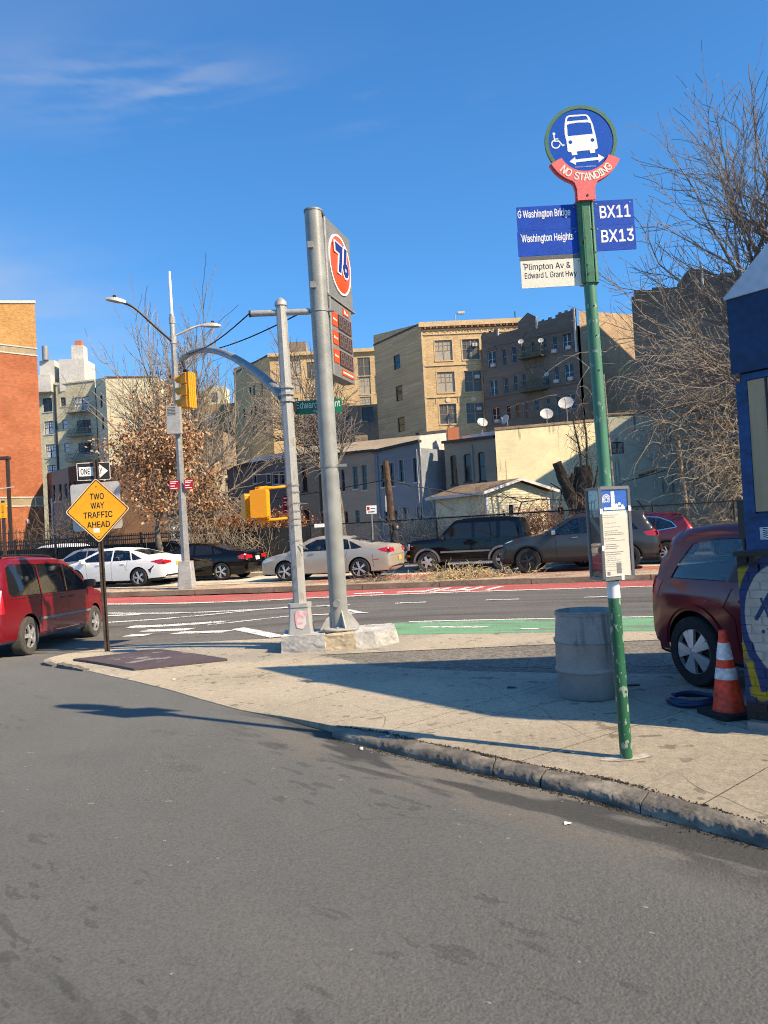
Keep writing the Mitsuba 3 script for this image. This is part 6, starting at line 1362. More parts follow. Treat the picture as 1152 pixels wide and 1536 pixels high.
for nm, a in {'brick_orange': ((0.395, 0.145, 0.072), (0.350, 0.122, 0.060), 3, 0, (0, 0, 0), 14.7), 'brick_tan_school': ((0.47, 0.275, 0.105), (0.43, 0.245, 0.095), 3, 0, (0, 0, 0), 14.7), 'stone_band': ((0.36, 0.30, 0.20), (0.33, 0.27, 0.18)),
              'cream_brick': ((0.565, 0.535, 0.375), (0.52, 0.49, 0.345), 2, .25, (.3, .28, .2), 6), 'tan_front': ((0.60, 0.440, 0.235), (0.56, 0.405, 0.215), 2, .15, (.3, .22, .13), 6), 'tan_trim': ((0.62, 0.47, 0.28), (0.58, 0.44, 0.26)),
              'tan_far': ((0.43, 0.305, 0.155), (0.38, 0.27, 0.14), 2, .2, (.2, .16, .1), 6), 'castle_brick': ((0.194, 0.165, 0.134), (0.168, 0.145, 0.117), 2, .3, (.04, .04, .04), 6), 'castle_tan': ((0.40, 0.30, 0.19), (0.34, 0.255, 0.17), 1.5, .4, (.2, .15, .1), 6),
              'dark_stone': ((0.262, 0.203, 0.146), (0.199, 0.156, 0.113), 2, .4, (.05, .05, .05), 6), 'navy_stucco': ((0.167, 0.155, 0.145), (0.137, 0.127, 0.121), 2, .5, (.10, .11, .13)), 'brown_stucco': ((0.305, 0.256, 0.196), (0.267, 0.226, 0.175), 2, .3, (.08, .075, .07)), 'taupe_stucco': ((0.412, 0.337, 0.259), (0.366, 0.300, 0.231), 2, .3, (.1, .09, .09)),
              'blue_stucco': ((0.252, 0.284, 0.318), (0.220, 0.247, 0.276), 2, .3, (.07, .09, .13)), 'patch_grey': ((0.56, 0.555, 0.52), (0.50, 0.50, 0.47)), 'slate_stucco': ((0.282, 0.270, 0.217), (0.244, 0.235, 0.189), 2, .3, (.05, .06, .06)), 'cream_wall': ((0.66, 0.605, 0.400), (0.60, 0.55, 0.365), 1.5, .75, (.22, .21, .15)), 'teal_wall': ((0.396, 0.415, 0.324), (0.342, 0.362, 0.288), 1.5, .9, (.12, .15, .14)),
              'grey_cube': ((0.250, 0.224, 0.194), (0.223, 0.202, 0.172)), 'dark_brick_row': ((0.115, 0.069, 0.047), (0.095, 0.058, 0.040)), 'pale_low': ((0.58, 0.475, 0.345), (0.53, 0.43, 0.31))}.items():
    mat(nm, masonry(*a), 0.9, spec=0.2)
mat('roof_tar', speck((0.10, 0.10, 0.105), 0.5, 1, 6), 0.9); mat('roof_white', speck((0.62, 0.62, 0.60), 0.4, 1, 6), 0.8)
mat('cornice_dark', (0.040, 0.042, 0.046), 0.6); mat('frame_white', (0.62, 0.62, 0.60), 0.5); mat('frame_grey', (0.27, 0.29, 0.31), 0.5); mat('frame_tan', (0.30, 0.235, 0.16), 0.5); mat('frame_dark', (0.045, 0.042, 0.040), 0.5)
mat('pane_dark', (0.016, 0.018, 0.021), 0.06, spec=0.6); mat('pane_blind', (0.40, 0.36, 0.28), 0.4, spec=0.4); mat('pane_grey', (0.10, 0.098, 0.09), 0.25, spec=0.4); mat('pane_bright', (0.62, 0.63, 0.62), 0.2, spec=0.6)
mat('unit_white', (0.50, 0.50, 0.48), 0.5); mat('unit_grille', (0.10, 0.10, 0.10), 0.6); mat('escape_green', (0.075, 0.090, 0.050), 0.6); mat('escape_grey', (0.24, 0.235, 0.20), 0.6); mat('terracotta', (0.45, 0.16, 0.075), 0.8); mat('medallion', (0.66, 0.55, 0.38), 0.8)
rw = random.Random(17)


class Front:
    """an upright wall from plan point a to plan point b, seen from the side that lies right of a -> b"""

    def __init__(s, d, z0=0.0):
        s.d = d; s.a, s.b = np.array(d['a']), np.array(d['b']); s.L = float(np.linalg.norm(s.b - s.a)); s.t = (s.b - s.a) / s.L; s.n = np.array([s.t[1], -s.t[0]]); s.z0 = z0
        s.fr = (np.array([*s.a, 0.0]), np.array([[*s.t, 0], [0, 0, 1.0], [*s.n, 0]]))

    def outline(s):
        top = [(float(p[0]), float(p[1])) for p in s.d['p']] if s.d['p'] and len(s.d['p']) > 3 else [(0, s.d['za']), (s.L, s.d['zb'])]
        return Polygon([(0, s.z0)] + [(max(0, min(s.L, x)), z) for x, z in top] + [(s.L, s.z0)]).buffer(0)

    def hole(s, w):
        s0, s1, z0, z1, k = w
        if k == 'arch': return shapely.union_all([sbox(s0, z0, s1, z1 - 0.12), affinity.scale(Point((s0 + s1) / 2, z1 - 0.12).buffer((s1 - s0) / 2), 1, 0.24 / (s1 - s0), origin=((s0 + s1) / 2, z1 - 0.12))])
        return sbox(s0, z0, s1, z1)

    def put3(s, v, f): return mv((v, f), s.fr)

    def wins(s): return [w for w in s.d['w'] if w[0] > 0.02 and w[1] < s.L - 0.02 and w[2] > s.z0 + 0.05]

    def mesh(s, deep=0.2):
        holes = [s.hole(w) for w in s.wins()]
        P = s.outline().difference(shapely.union_all(holes)) if holes else s.outline()
        v, f = tri2d(P); out = [s.put3(np.column_stack([v, 0 * v[:, 0]]), f)]
        for h in holes:
            c = np.array(h.exterior.coords)[:-1]; m = len(c); i = np.arange(m); j = (i + 1) % m
            if shapely.LinearRing(c).is_ccw: c = c[::-1]
            out.append(s.put3(np.vstack([np.column_stack([c, 0 * c[:, 0]]), np.column_stack([c, 0 * c[:, 0] - deep])]), np.stack([i, i + m, j + m, j], 1)))
        return cat_(*out)

    def windows(s, root, frame_m='frame_white', panes=('pane_dark',), sill=None, depth=0.14, bars=True, surround=None, thin=1.0):
        for w in s.wins():
            s0, s1, z0, z1, k = w; h = s.hole(w); W, H = s1 - s0, z1 - z0; fw = min(0.07, W * 0.11) * thin
            mem = [sbox(s0, z0 + H * 0.5 - fw * .4, s1, z0 + H * 0.5 + fw * .4)]
            if k in ('w', 'ac') and W > 0.8: mem.append(sbox((s0 + s1) / 2 - fw * .8, z0, (s0 + s1) / 2 + fw * .8, z1))
            if bars and k in ('w', 'ac') and W > 1.2:
                for q in (0.25, 0.75): mem.append(sbox(s0 + W * q - fw * .22, z0 + H * .5, s0 + W * q + fw * .22, z1))
                mem.append(sbox(s0, z0 + H * .75 - fw * .2, s1, z0 + H * .75 + fw * .2))
            F = shapely.union_all([h.difference(h.buffer(-fw))] + mem).intersection(h)
            v, f = extrude(F, 0.05, -depth); wk = put('window', s.put3(v, f), frame_m, root)
            m = rw.choice(panes); v, f = tri2d(h); put('pane', s.put3(np.column_stack([v, 0 * v[:, 0] - depth + 0.012]), f), m, wk)
            if sill: v, f = extrude(sbox(s0 - 0.06, z0 - 0.10, s1 + 0.06, z0), 0.10, -0.02); put('sill', s.put3(v, f), sill, wk)
            if surround: v, f = extrude(h.buffer(0.09, join_style=2).difference(h).intersection(sbox(s0 - 1, z0, s1 + 1, z1 + 1)), 0.05, -0.01); put('surround', s.put3(v, f), surround, wk)
            if k in ('ac', 'sac'):
                c = s0 + W * (0.72 if k == 'ac' and W > .8 else 0.5); zz = z0 + (0.02 if W < 1.6 else H * 0.62)
                v, f = extrude(sbox(c - 0.24, zz, c + 0.24, zz + 0.32), 0.42, -0.12); ac = put('air_conditioner', s.put3(v, f), 'unit_white', wk)
                v, f = extrude(sbox(c - 0.20, zz + 0.05, c + 0.20, zz + 0.27), 0.012, 0.295)

    def slab(s, s0, s1, z0, z1, out, back=0.0): v, f = extrude(sbox(s0, z0, s1, z1), out + back, -back); return s.put3(v, f)


def walls_back(pts, z0, z1):
    """plain upright walls through the plan points, at one height"""
    out = []
    for p, q in zip(pts[:-1], pts[1:]): out.append((np.array([[*p, z0], [*q, z0], [*q, z1], [*p, z1]], float), np.array([[0, 1, 2, 3]])))
    return cat_(*out)


def flat_roof(pts, z):
    v, f = tri2d(Polygon(pts).buffer(0)); return np.column_stack([v, 0 * v[:, 0] + z]), f


F = {k: Front(d) for k, d in BD.items()}
# school
s = F['school']; sc = thing('school_building', 'orange brick building with a tan top and pale stone bands at the left edge', 'building')
back = [s.b, s.b + (-14, 22), s.a + (-14, 22), s.a]
o = s.outline(); fr3 = lambda z0, z1: o.intersection(sbox(-5, z0, 50, z1))
for nm, P, m in (('wall', fr3(0, 4.95), 'brick_orange'), ('wall', fr3(5.66, 16.72), 'brick_orange'), ('upper_wall', fr3(17.31, 30), 'brick_tan_school'), ('stone_band', fr3(4.95, 5.66), 'stone_band'), ('stone_band', fr3(16.72, 17.31), 'stone_band')):
    v, f = tri2d(P); put(nm, s.put3(np.column_stack([v, 0 * v[:, 0]]), f), m, sc)
put('side_wall', walls_back(back, 0, 20.6), 'brick_orange', sc); put('roof', flat_roof(back, 20.3), 'roof_tar', sc)
for z in (4.93, 5.60, 16.70, 17.27): put('band_edge', s.slab(0, s.L + 0.02, z, z + 0.09, 0.06), 'patch_grey', sc)
v, f = extrude(Polygon([(0, s.d['za']), (s.L + 0.05, s.d['zb']), (s.L + 0.05, s.d['zb'] + 0.22), (0, s.d['za'] + 0.22)]), 0.35, -0.25); put('coping', s.put3(v, f), 'patch_grey', sc)
put('wall_lamp', tube([(-27.3, 59.0, 3.6), (-27.3, 59.0, 3.95)], 0.10, 10), 'sign_white', sc)

# cream apartment house
ap = thing('apartment_building', 'cream apartment block with fire escape and rooftop chimneys, right of the orange brick building', 'building')
s = F['creamL']; put('wall', s.mesh(), 'cream_brick', ap); s.windows(ap, 'frame_dark', ('pane_bright', 'pane_grey', 'pane_bright', 'pane_dark'), 'patch_grey')
s3 = F['creamS']; put('return_wall', s3.mesh(), 'cream_brick', ap); s3.windows(ap, 'frame_dark', ('pane_dark',))
s4 = F['creamR']; put('wing_wall', s4.mesh(), 'cream_brick', ap)
put('rear_wall', walls_back([s4.b, s4.b + (1, 14), s.a + (-2, 16), s.a], 0, 22.8), 'cream_brick', ap); put('roof', flat_roof([s.a, s.b, s3.b, s4.b, s4.b + (1, 14), s.a + (-2, 16)], 22.6), 'roof_tar', ap)
put('drainpipe', s.slab(2.62, 2.90, 0, 23.7, 0.12), 'cornice_dark', ap)
put('coping', cat_(s.slab(-0.1, s.L, 23.55, 23.75, 0.12, 0.2)), 'cream_brick', ap); put('coping', s4.slab(-0.1, s4.L, 22.75, 22.95, 0.10, 0.2), 'dark_brick_row', ap)
put('bulkhead', box(-42.6, -39.2, 103, 107, 22.6, 26.9), 'patch_grey', ap); put('chimney', box(-41.3, -39.7, 104.2, 105.8, 22.6, 29.0), 'patch_grey', ap); put('chimney_pot', box(-40.95, -40.05, 104.6, 105.5, 29.0, 29.75), 'terracotta', ap)
put('tank_house', box(-45.4, -43.4, 103.5, 106, 22.6, 27.0), 'patch_grey', ap); put('vent_pipe', tube([(-44.5, 103.4, 27.0), (-44.5, 103.4, 28.9)], 0.42, 14), 'galv', ap, smooth=40); put('stair_hut', box(-46.2, -43.6, 102.6, 104.6, 22.6, 24.9), 'patch_grey', ap)


def escape(fr, root, s0, s1, zs_, m, ladder, outw=1.0):
    fe = put('fire_escape', fr.slab(s0, s1, zs_[0] - 0.08, zs_[0], outw), m, root)
    for z in zs_[1:]: put('platform', fr.slab(s0, s1, z - 0.08, z, outw), m, fe)
    for z in zs_:
        L_ = []
        for h in (0.45, 0.95): L_ += [fr.slab(s0, s1, z + h - .025, z + h + .025, outw, -outw + .05), fr.slab(s0, s0 + .05, z + h - .025, z + h + .025, outw), fr.slab(s1 - .05, s1, z + h - .025, z + h + .025, outw)]
        for x in np.arange(s0, s1, 0.16): L_.append(fr.slab(x, x + .03, z, z + .95, outw, -outw + .03))
        put('railing', cat_(*L_), m, fe, kind='stuff')
    for (xa, za), (xb, zb) in ladder:
        P, Q = (fr.fr[0] + fr.fr[1][0] * x + fr.fr[1][1] * z + fr.fr[1][2] * outw * 0.75 for x, z in ((xa, za), (xb, zb)))
        e = fr.fr[1][2] * 0.0 + unit(np.cross(Q - P, fr.fr[1][2])) * 0.22
        L_ = [bar(P + e, Q + e, 0.06), bar(P - e, Q - e, 0.06)]
        n = int(np.linalg.norm(Q - P) / 0.3)
        L_ += [bar(P + (Q - P) * i / n - e, P + (Q - P) * i / n + e, 0.05) for i in range(1, n)]
        put('ladder', cat_(*L_), m, fe)


escape(s, ap, 4.75, 8.15, (19.55, 16.35, 13.0), 'escape_grey', (((6.0, 19.6), (7.9, 23.4)), ((5.6, 16.4), (7.8, 19.5)), ((5.6, 13.0), (7.8, 16.3))))

# grey and brown row behind the one way sign
rgb = thing('row_building', 'low grey and brown row building between the orange and cream buildings', 'building')
put('end_wall', F['grey3a'].mesh(), 'cornice_dark', rgb); put('grey_wall', F['grey3b'].mesh(), 'grey_cube', rgb); put('brown_wall', F['grey3c'].mesh(), 'dark_brick_row', rgb)
F['grey3b'].windows(rgb, 'frame_dark', ('pane_grey', 'pane_dark')); F['grey3c'].windows(rgb, 'frame_dark', ('pane_dark',))
a3 = F['grey3a'].a; put('rear_wall', walls_back([F['grey3c'].b, F['grey3c'].b + (4, 6), a3 + (5, 7), a3], 0, 7.2), 'dark_brick_row', rgb); put('roof', flat_roof([a3, F['grey3a'].b, F['grey3b'].b, F['grey3c'].b, F['grey3c'].b + (4, 6), a3 + (5, 7)], 7.2), 'roof_tar', rgb)
put('drainpipe', tube([(-24.95, 57.9, 0), (-24.95, 57.9, 5.4)], 0.07, 8), 'patch_grey', rgb)

# far tan building
s = F['tan4']; tb4 = thing('apartment_building', 'distant tan brick building with a greenish rooftop house, behind the bare poplar', 'building'); put('wall', s.mesh(), 'tan_far', tb4); s.windows(tb4, 'frame_white', ('pane_bright', 'pane_grey'))
put('side_wall', walls_back([s.b, s.b + (2, 14), s.a + (-2, 14), s.a], 0, 24), 'tan_far', tb4); put('roof', flat_roof([s.a, s.b, s.b + (2, 14), s.a + (-2, 14)], 23.9), 'roof_tar', tb4)
put('roof_house', box(-30.3, -26.6, 134, 138, 23.9, 28.2), 'cream_brick', tb4); put('roof_house_window', box(-28.9, -27.9, 133.9, 134, 25.6, 27.2), 'pane_grey', tb4); put('chimney', box(-25.2, -24.0, 134, 136, 23.9, 27.0), 'patch_grey', tb4); put('parapet_step', box(-31.8, -30.3, 134, 137, 23.9, 27.6), 'dark_stone', tb4)
s = F['dark4']; db = thing('low_building', 'dark low block put in for a shadow on the distant tan building', 'building'); put('wall', s.mesh(), 'dark_stone', db); put('side_wall', walls_back([s.b, s.b + (0, 8), s.a + (0, 8), s.a], 0, 14.8), 'dark_stone', db); put('roof', flat_roof([s.a, s.b, s.b + (0, 8), s.a + (0, 8)], 14.7), 'roof_tar', db)  # dark block stands in for a rectangular cast shadow on the far wall

# tan building behind the signal pole
t5 = thing('apartment_building', 'tan apartment building with a dark shaded side, behind the silver signal pole', 'building')
s, q = F['tan5s'], F['tan5f']; put('side_wall', s.mesh(), 'tan_front', t5); put('front_wall', q.mesh(), 'tan_front', t5); s.windows(t5, 'frame_dark', ('pane_dark', 'pane_grey')); q.windows(t5, 'frame_tan', ('pane_blind', 'pane_grey'), 'tan_trim')
put('rear_wall', walls_back([q.b, q.b + (0, 16), s.a + (4, 6), s.a], 0, 28), 'tan_front', t5); put('roof', flat_roof([s.a, s.b, q.b, q.b + (0, 16), s.a + (4, 6)], 28.1), 'roof_tar', t5)
put('cornice', q.slab(-0.2, q.L, 28.15, 28.65, 0.45, 0.2), 'tan_trim', t5); put('coping', s.slab(0, s.L, 28.5, 28.7, 0.1, .1), 'cornice_dark', t5); put('roof_hut', box(-13.6, -10.5, 117, 121, 28.1, 31.0), 'dark_stone', t5); put('rooftop_box', box(2.0, 3.4, 116, 118, 28.1, 29.8), 'patch_grey', t5)
s = F['dark5']; d5 = thing('low_building', 'dark low building at the foot of the tan apartment building, behind the fuel sign post', 'building'); put('wall', s.mesh(), 'dark_stone', d5); s.windows(d5, 'frame_dark', ('pane_dark',)); put('side_wall', walls_back([s.b, s.b + (1, 12), s.a + (-1, 12), s.a], 0, 15.6), 'dark_stone', d5); put('roof', flat_roof([s.a, s.b, s.b + (1, 12), s.a + (-1, 12)], 15.5), 'roof_tar', d5)

# tan building with paired windows
t6 = thing('apartment_building', 'tan brick apartment building with paired windows and tiled cornice, left of the dark castle-like building', 'building')
s, q = F['tan6s'], F['tan6f']; put('side_wall', s.mesh(), 'tan_front', t6); put('front_wall', q.mesh(), 'tan_front', t6); s.windows(t6, 'frame_dark', ('pane_dark',)); q.windows(t6, 'frame_tan', ('pane_blind', 'pane_blind', 'pane_grey'), 'tan_trim', surround='tan_trim')
put('rear_wall', walls_back([q.b, q.b + (1, 18), s.a + (2, 8), s.a], 0, 21.9), 'tan_front', t6); put('roof', flat_roof([s.a, s.b, q.b, q.b + (1, 18), s.a + (2, 8)], 21.9), 'roof_tar', t6)
put('corner_strip', q.slab(-0.03, 0.16, 0, 22.2, 0.06), 'tan_trim', t6); put('cornice', q.slab(-0.25, q.L, 21.95, 22.45, 0.35, 0.2), 'tan_trim', t6)
for i, x in enumerate(np.arange(0.0, q.L - 0.2, 0.30)): put('cornice_tile', q.slab(x, x + 0.17, 21.78, 21.95, 0.30), 'terracotta' if i % 2 else 'dark_brick_row', t6)
put('frieze', q.slab(0.15, q.L, 21.15, 21.25, 0.10), 'tan_trim', t6); put('frieze', q.slab(0.15, q.L, 21.60, 21.70, 0.10), 'tan_trim', t6)
for x in np.arange(0.5, q.L - 0.3, 0.62): v, f = extrude(affinity.rotate(sbox(x, 21.35, x + .16, 21.51), 45), 0.05); put('frieze_diamond', q.put3(v, f), 'tan_trim', t6)
for z in (17.95, 14.72): put('belt', q.slab(0.1, q.L, z, z + 0.12, 0.10), 'tan_trim', t6)
for x in (2.35, 4.95, 7.7): v, f = extrude(Point(x, 14.42).buffer(0.24), 0.08); put('medallion', q.put3(v, f), 'medallion', t6)
for x in (1.1, 3.35, 3.75, 5.95): put('panel_border', q.slab(x, x + .06, 14.15, 14.7, 0.06), 'tan_trim', t6)
put('coping', s.slab(0, s.L, 22.3, 22.45, 0.1, .1), 'cornice_dark', t6)
for x, y, z in ((3.0, 84.8, 22.0), (8.5, 79.5, 22.0)): put('roof_lamp', cat_(tube([(x, y, z), (x, y, z + 1.5), (x + .5, y, z + 1.7)], 0.05, 6), box(x + .3, x + 1.0, y - .2, y + .2, z + 1.55, z + 1.8)), 'patch_grey', t6)
put('roof_pole', tube([(15.2, 82, 22), (15.2, 82, 24.2)], 0.06, 6), 'dark_metal', t6)

# dark castle-like building
ca = thing('apartment_building', 'dark brick apartment building with crenellated parapet, gable and fire escape', 'building')
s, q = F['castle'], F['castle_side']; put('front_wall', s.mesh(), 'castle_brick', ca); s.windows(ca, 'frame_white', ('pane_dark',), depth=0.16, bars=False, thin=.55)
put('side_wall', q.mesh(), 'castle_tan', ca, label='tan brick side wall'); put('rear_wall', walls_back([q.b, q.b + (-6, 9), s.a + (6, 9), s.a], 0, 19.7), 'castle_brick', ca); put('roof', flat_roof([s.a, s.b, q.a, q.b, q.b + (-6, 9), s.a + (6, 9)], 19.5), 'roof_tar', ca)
for x, z0, z1 in ((10.14, 17.1, 21.2), (1.95, 20.3, 20.95), (6.25, 20.1, 21.25)): put('pilaster_strip', s.slab(x, x + 0.16, z0, z1, 0.10), 'patch_grey', ca)
for x0, x1, zc in ((0.68, 1.74, 18.95), (4.6, 6.15, 19.35), (8.78, 9.92, 18.95)):
    P = affinity.scale(Point((x0 + x1) / 2, zc).buffer((x1 - x0) / 2), 1, 0.95).intersection(sbox(x0, zc, x1, zc + 3)); v, f = extrude(P.difference(P.buffer(-0.14)), 0.09); put('arch_moulding', s.put3(v, f), 'castle_brick', ca)
    if zc != 19.35: v, f = extrude(P.buffer(-0.16), 0.03); put('tympanum', s.put3(v, f), 'dark_stone', ca)
put('belt', s.slab(0, s.L, 14.24, 14.40, 0.14), 'castle_brick', ca); put('belt', s.slab(1.9, s.L - .6, 19.30, 19.44, 0.10), 'castle_brick', ca)
escape(s, ca, 4.62, 7.1, (17.35, 14.15), 'escape_green', (((5.2, 17.2), (6.05, 14.8)),))
dishes = []


def dish(pos, d, r, label, root=None, mast=0.5):
    t = thing('satellite_dish', label, 'satellite dish', 'satellite dishes on the roofs'); pos = np.array(pos, float); d = unit(d)
    v, f = lathe([(0.001, 0.0), (r * .4, .03 * r), (r * .75, .12 * r), (r, .24 * r), (r, .28 * r), (r * .7, .16 * r), (0.001, .05 * r)], 20)
    a = unit(np.cross(d, [0, 0, 1.0])); A = np.array([a, np.cross(d, a), d]); put('reflector', (v @ A + pos, f), 'unit_white', t, smooth=50)
    put('feed_arm', tube([pos - A[1] * 0 + np.cross(d, a) * r * .9 + d * r * .2, pos + d * r * 1.1 + np.cross(d, a) * 0.1 * r], 0.025, 6), 'galv', t); put('feed_horn', tube([pos + d * r * 1.0 + np.cross(d, a) * .12 * r, pos + d * r * 1.18], 0.05, 8), 'unit_white', t)
    if mast: put('mast', tube([pos - d * .06, pos - d * .14 + np.array([0, 0, -.1]), pos - d * .14 + np.array([0, 0, -mast])], 0.03, 6), 'galv', t)


for i, (p_, r_) in enumerate((((14.10, 73.8, 18.95), .27), ((15.75, 72.5, 18.65), .27), ((16.1, 72.5, 15.4), .22))):
    dish(p_, (-.3, -.85, .45), r_, ('white dish on the left end of the upper fire escape of the dark building', 'white dish at the right end of the upper fire escape of the dark building', 'white dish below the fire escape of the dark building, by a window')[i], mast=.35)

# dark stepped building at right
s = F['right8']; r8 = thing('apartment_building', 'dark stepped-roof building behind the tangled branches at right', 'building'); put('front_wall', s.mesh(), 'dark_stone', r8)
put('side_wall', walls_back([s.b, s.b + (6, 8), s.a + (7, 8), s.a], 0, 18.8), 'dark_stone', r8); put('roof', flat_roof([s.a, s.b, s.b + (6, 8), s.a + (7, 8)], 18.6), 'roof_tar', r8); put('parapet_corner', s.slab(6.0, 6.14, 19.5, 21.5, 0.2), 'patch_grey', r8)

# terrace of row houses
BK = np.array([0.64, 0.77])
rows = (('rowa', 'navy_stucco', 'dark navy row house with pale window trim, left end of the terrace', 'frame_grey'), ('rowb', 'brown_stucco', 'dark brown row house between the silver pole and the fuel sign post', 'frame_dark'), ('rowc', 'taupe_stucco', 'taupe row house behind the bare street tree', 'frame_grey'), ('rowd', 'blue_stucco', 'slate blue row house with pale window frames behind the wooden pole', 'frame_grey'), ('rowe', 'slate_stucco', 'grey-green row house with four arched windows above the garage', 'frame_dark'))
for k, m, lab, fm in rows:
    s = F[k]; t = thing('row_house', lab, 'row house', 'terrace of two-storey row houses'); put('wall', s.mesh(), m, t); s.windows(t, fm, ('pane_dark',), sill='patch_grey' if fm == 'frame_grey' else 'cornice_dark', surround='frame_grey' if k in ('rowa', 'rowd') else None, bars=False, thin=.7)
    zt = min(s.d['za'], s.d['zb']); dep = 10.0
    rp = [s.a, s.b, s.b + BK * dep, s.a + BK * dep]; put('roof', flat_roof(rp, zt - 0.15), 'roof_white' if k in ('rowa', 'rowc') else 'roof_tar', t)
    put('rear_wall', walls_back([s.b, s.b + BK * dep, s.a + BK * dep, s.a], 0, zt - 0.16), m, t)
    v, f = extrude(Polygon([(-.05, s.d['za'] - .02), (s.L + .05, s.d['zb'] - .02), (s.L + .05, s.d['zb'] + .16), (-.05, s.d['za'] + .16)]), 0.42, -0.2); put('cornice', s.put3(v, f), 'cornice_dark', t)
    if k == 'rowa':
        v, f = extrude(Polygon([(2.6, s.d['za'] + .2), (s.L, s.d['zb'] + .17), (s.L, s.d['zb'] + .62), (2.6, s.d['za'] + .62)]), 0.25, -0.6); put('parapet', s.put3(v, f), 'roof_white', t)
    if k == 'rowd':
        e = F['rowd_end']; P = e.outline(); v, f = tri2d(P.intersection(sbox(-1, 0, 9, 6.6))); put('end_wall', e.put3(np.column_stack([v, 0 * v[:, 0]]), f), 'blue_stucco', t)
        v, f = tri2d(P.intersection(sbox(-1, 6.6, 9, 12))); put('end_wall_patch', e.put3(np.column_stack([v, 0 * v[:, 0]]), f), 'patch_grey', t, label='upper end wall painted pale where the sun strikes it'); v, f = extrude(Polygon([(-.1, e.d['za'] - .05), (e.L, e.d['zb'] - .05), (e.L, e.d['zb'] + .15), (-.1, e.d['za'] + .15)]), .3, -.25); put('end_coping', e.put3(v, f), 'cornice_dark', t)  # sunlit top of the blue end wall, put in as a paler colour
    for x in ({'rowd': (0.25, 3.9), 'rowe': (2.6,), 'rowc': (0.1,), 'rowb': (0.1,)}.get(k, ())): put('drainpipe', s.slab(x, x + .09, 0, zt - .2, .12, -.03), m, t)
    if k == 'rowe':
        put('chimney', box(4.85, 5.65, 54.6, 55.4, 7.0, 8.62), 'terracotta', t); put('parapet', cat_(extrude(Polygon([s.a + BK * 2.2, s.b + BK * 2.2, s.b + BK * 2.5, s.a + BK * 2.5]), 1.0, zt - .2)), 'roof_white', t)
lp = Front({'a': (-8.5, 75.0), 'b': (4.4, 72.0), 'za': 10.05, 'zb': 10.3, 'w': [], 'p': []}); t = thing('low_building', 'long low building with a pale parapet behind the terrace', 'building'); put('wall', lp.mesh(), 'pale_low', t); put('side_wall', walls_back([lp.b, lp.b + (2, 9), lp.a + (2, 9), lp.a], 0, 9.6), 'pale_low', t); put('roof', flat_roof([lp.a, lp.b, lp.b + (2, 9), lp.a + (2, 9)], 9.5), 'roof_tar', t); put('roof_vent', box(-2.4, -1.2, 74.6, 75.6, 9.5, 10.9), 'dark_stone', t)
nb = thing('row_house', 'dark house with a cream end wall at the far left of the terrace', 'row house', None); put('wall', walls_back([(-18.6, 70), (-14.2, 67.3)], 0, 7.0), 'dark_stone', nb); put('end_wall', walls_back([(-15.1, 65.9), (-13.4, 65.6)], 5.2, 8.2), 'cream_wall', nb); put('end_wall_low', walls_back([(-15.1, 65.9), (-13.4, 65.6)], 0, 5.19), 'slate_stucco', nb); put('roof', extrude(Polygon([(-18.7, 70), (-14.2, 67.2), (-9, 74), (-13, 77)]), .3, 6.95), 'roof_white', nb)

# warehouse with the long cream and teal wall
wh = thing('warehouse', 'long cream and grey-green stained blank wall of a low warehouse, right of the terrace', 'building'); s, q = F['cream6'], F['teal6']
put('cream_wall', s.mesh(), 'cream_wall', wh); q.d['w'] = [w for w in q.d['w'] if w[0] > 0]; put('green_wall', q.mesh(), 'teal_wall', wh, label='grey-green stained part of the wall'); q.windows(wh, 'frame_dark', ('pane_dark',)); s.windows(wh, 'frame_dark', ('pane_dark',))
put('rear_wall', walls_back([q.b, q.b + (1, 14), s.a + (3, 12), s.a], 0, 7.4), 'teal_wall', wh); put('roof', flat_roof([s.a, s.b, q.b, q.b + (1, 14), s.a + (3, 12)], 7.4), 'roof_tar', wh)
v, f = extrude(Polygon([(-.05, 7.70), (s.L, 8.24), (s.L, 8.40), (-.05, 7.88)]), .22, -.15); put('coping', s.put3(v, f), 'dark_stone', wh)
for i in range(5): v, f = extrude(Polygon([(0.1 + 1.8 * i, 8.58 + .016 * i), (1.85 + 1.8 * i, 8.60 + .016 * i), (1.85 + 1.8 * i, 8.74 + .016 * i), (.1 + 1.8 * i, 8.72 + .016 * i)]), .25, -.15); put('coping_tile', q.put3(v, f), 'dark_stone' if i < 2 else 'teal_wall', wh)
for i, (p_, d_, r_) in enumerate((((6.95, 51.8, 8.45), (.2, -.8, .5), .36), ((8.43, 51.0, 8.47), (-.8, -.5, .3), .34), ((11.35, 51.9, 8.78), (-.1, -.85, .5), .44), ((12.86, 52.5, 9.52), (-.3, -.8, .55), .52))):
    dish(p_, d_, r_, ('small dish on the row house roof left of the cream wall', 'dish seen edge-on at the left end of the cream wall roof', 'white dish on the roof edge at the middle of the cream wall', 'large white dish above the dead tree on the cream wall roof')[i], mast=(.8, .7, .7, 1.3)[i])

# garage with clapboard walls
ga = thing('garage', 'small cream clapboard garage with a shallow brown gable roof in front of the cream wall', 'garage'); s, q = F['garage_side'], F['garage_gable']
mat('clapboard', speck((0.70, 0.63, 0.43), 0.25, 2, 12), 0.7); mat('shingle', speck((0.165, 0.120, 0.075), 0.7, 3, 14), 0.9)


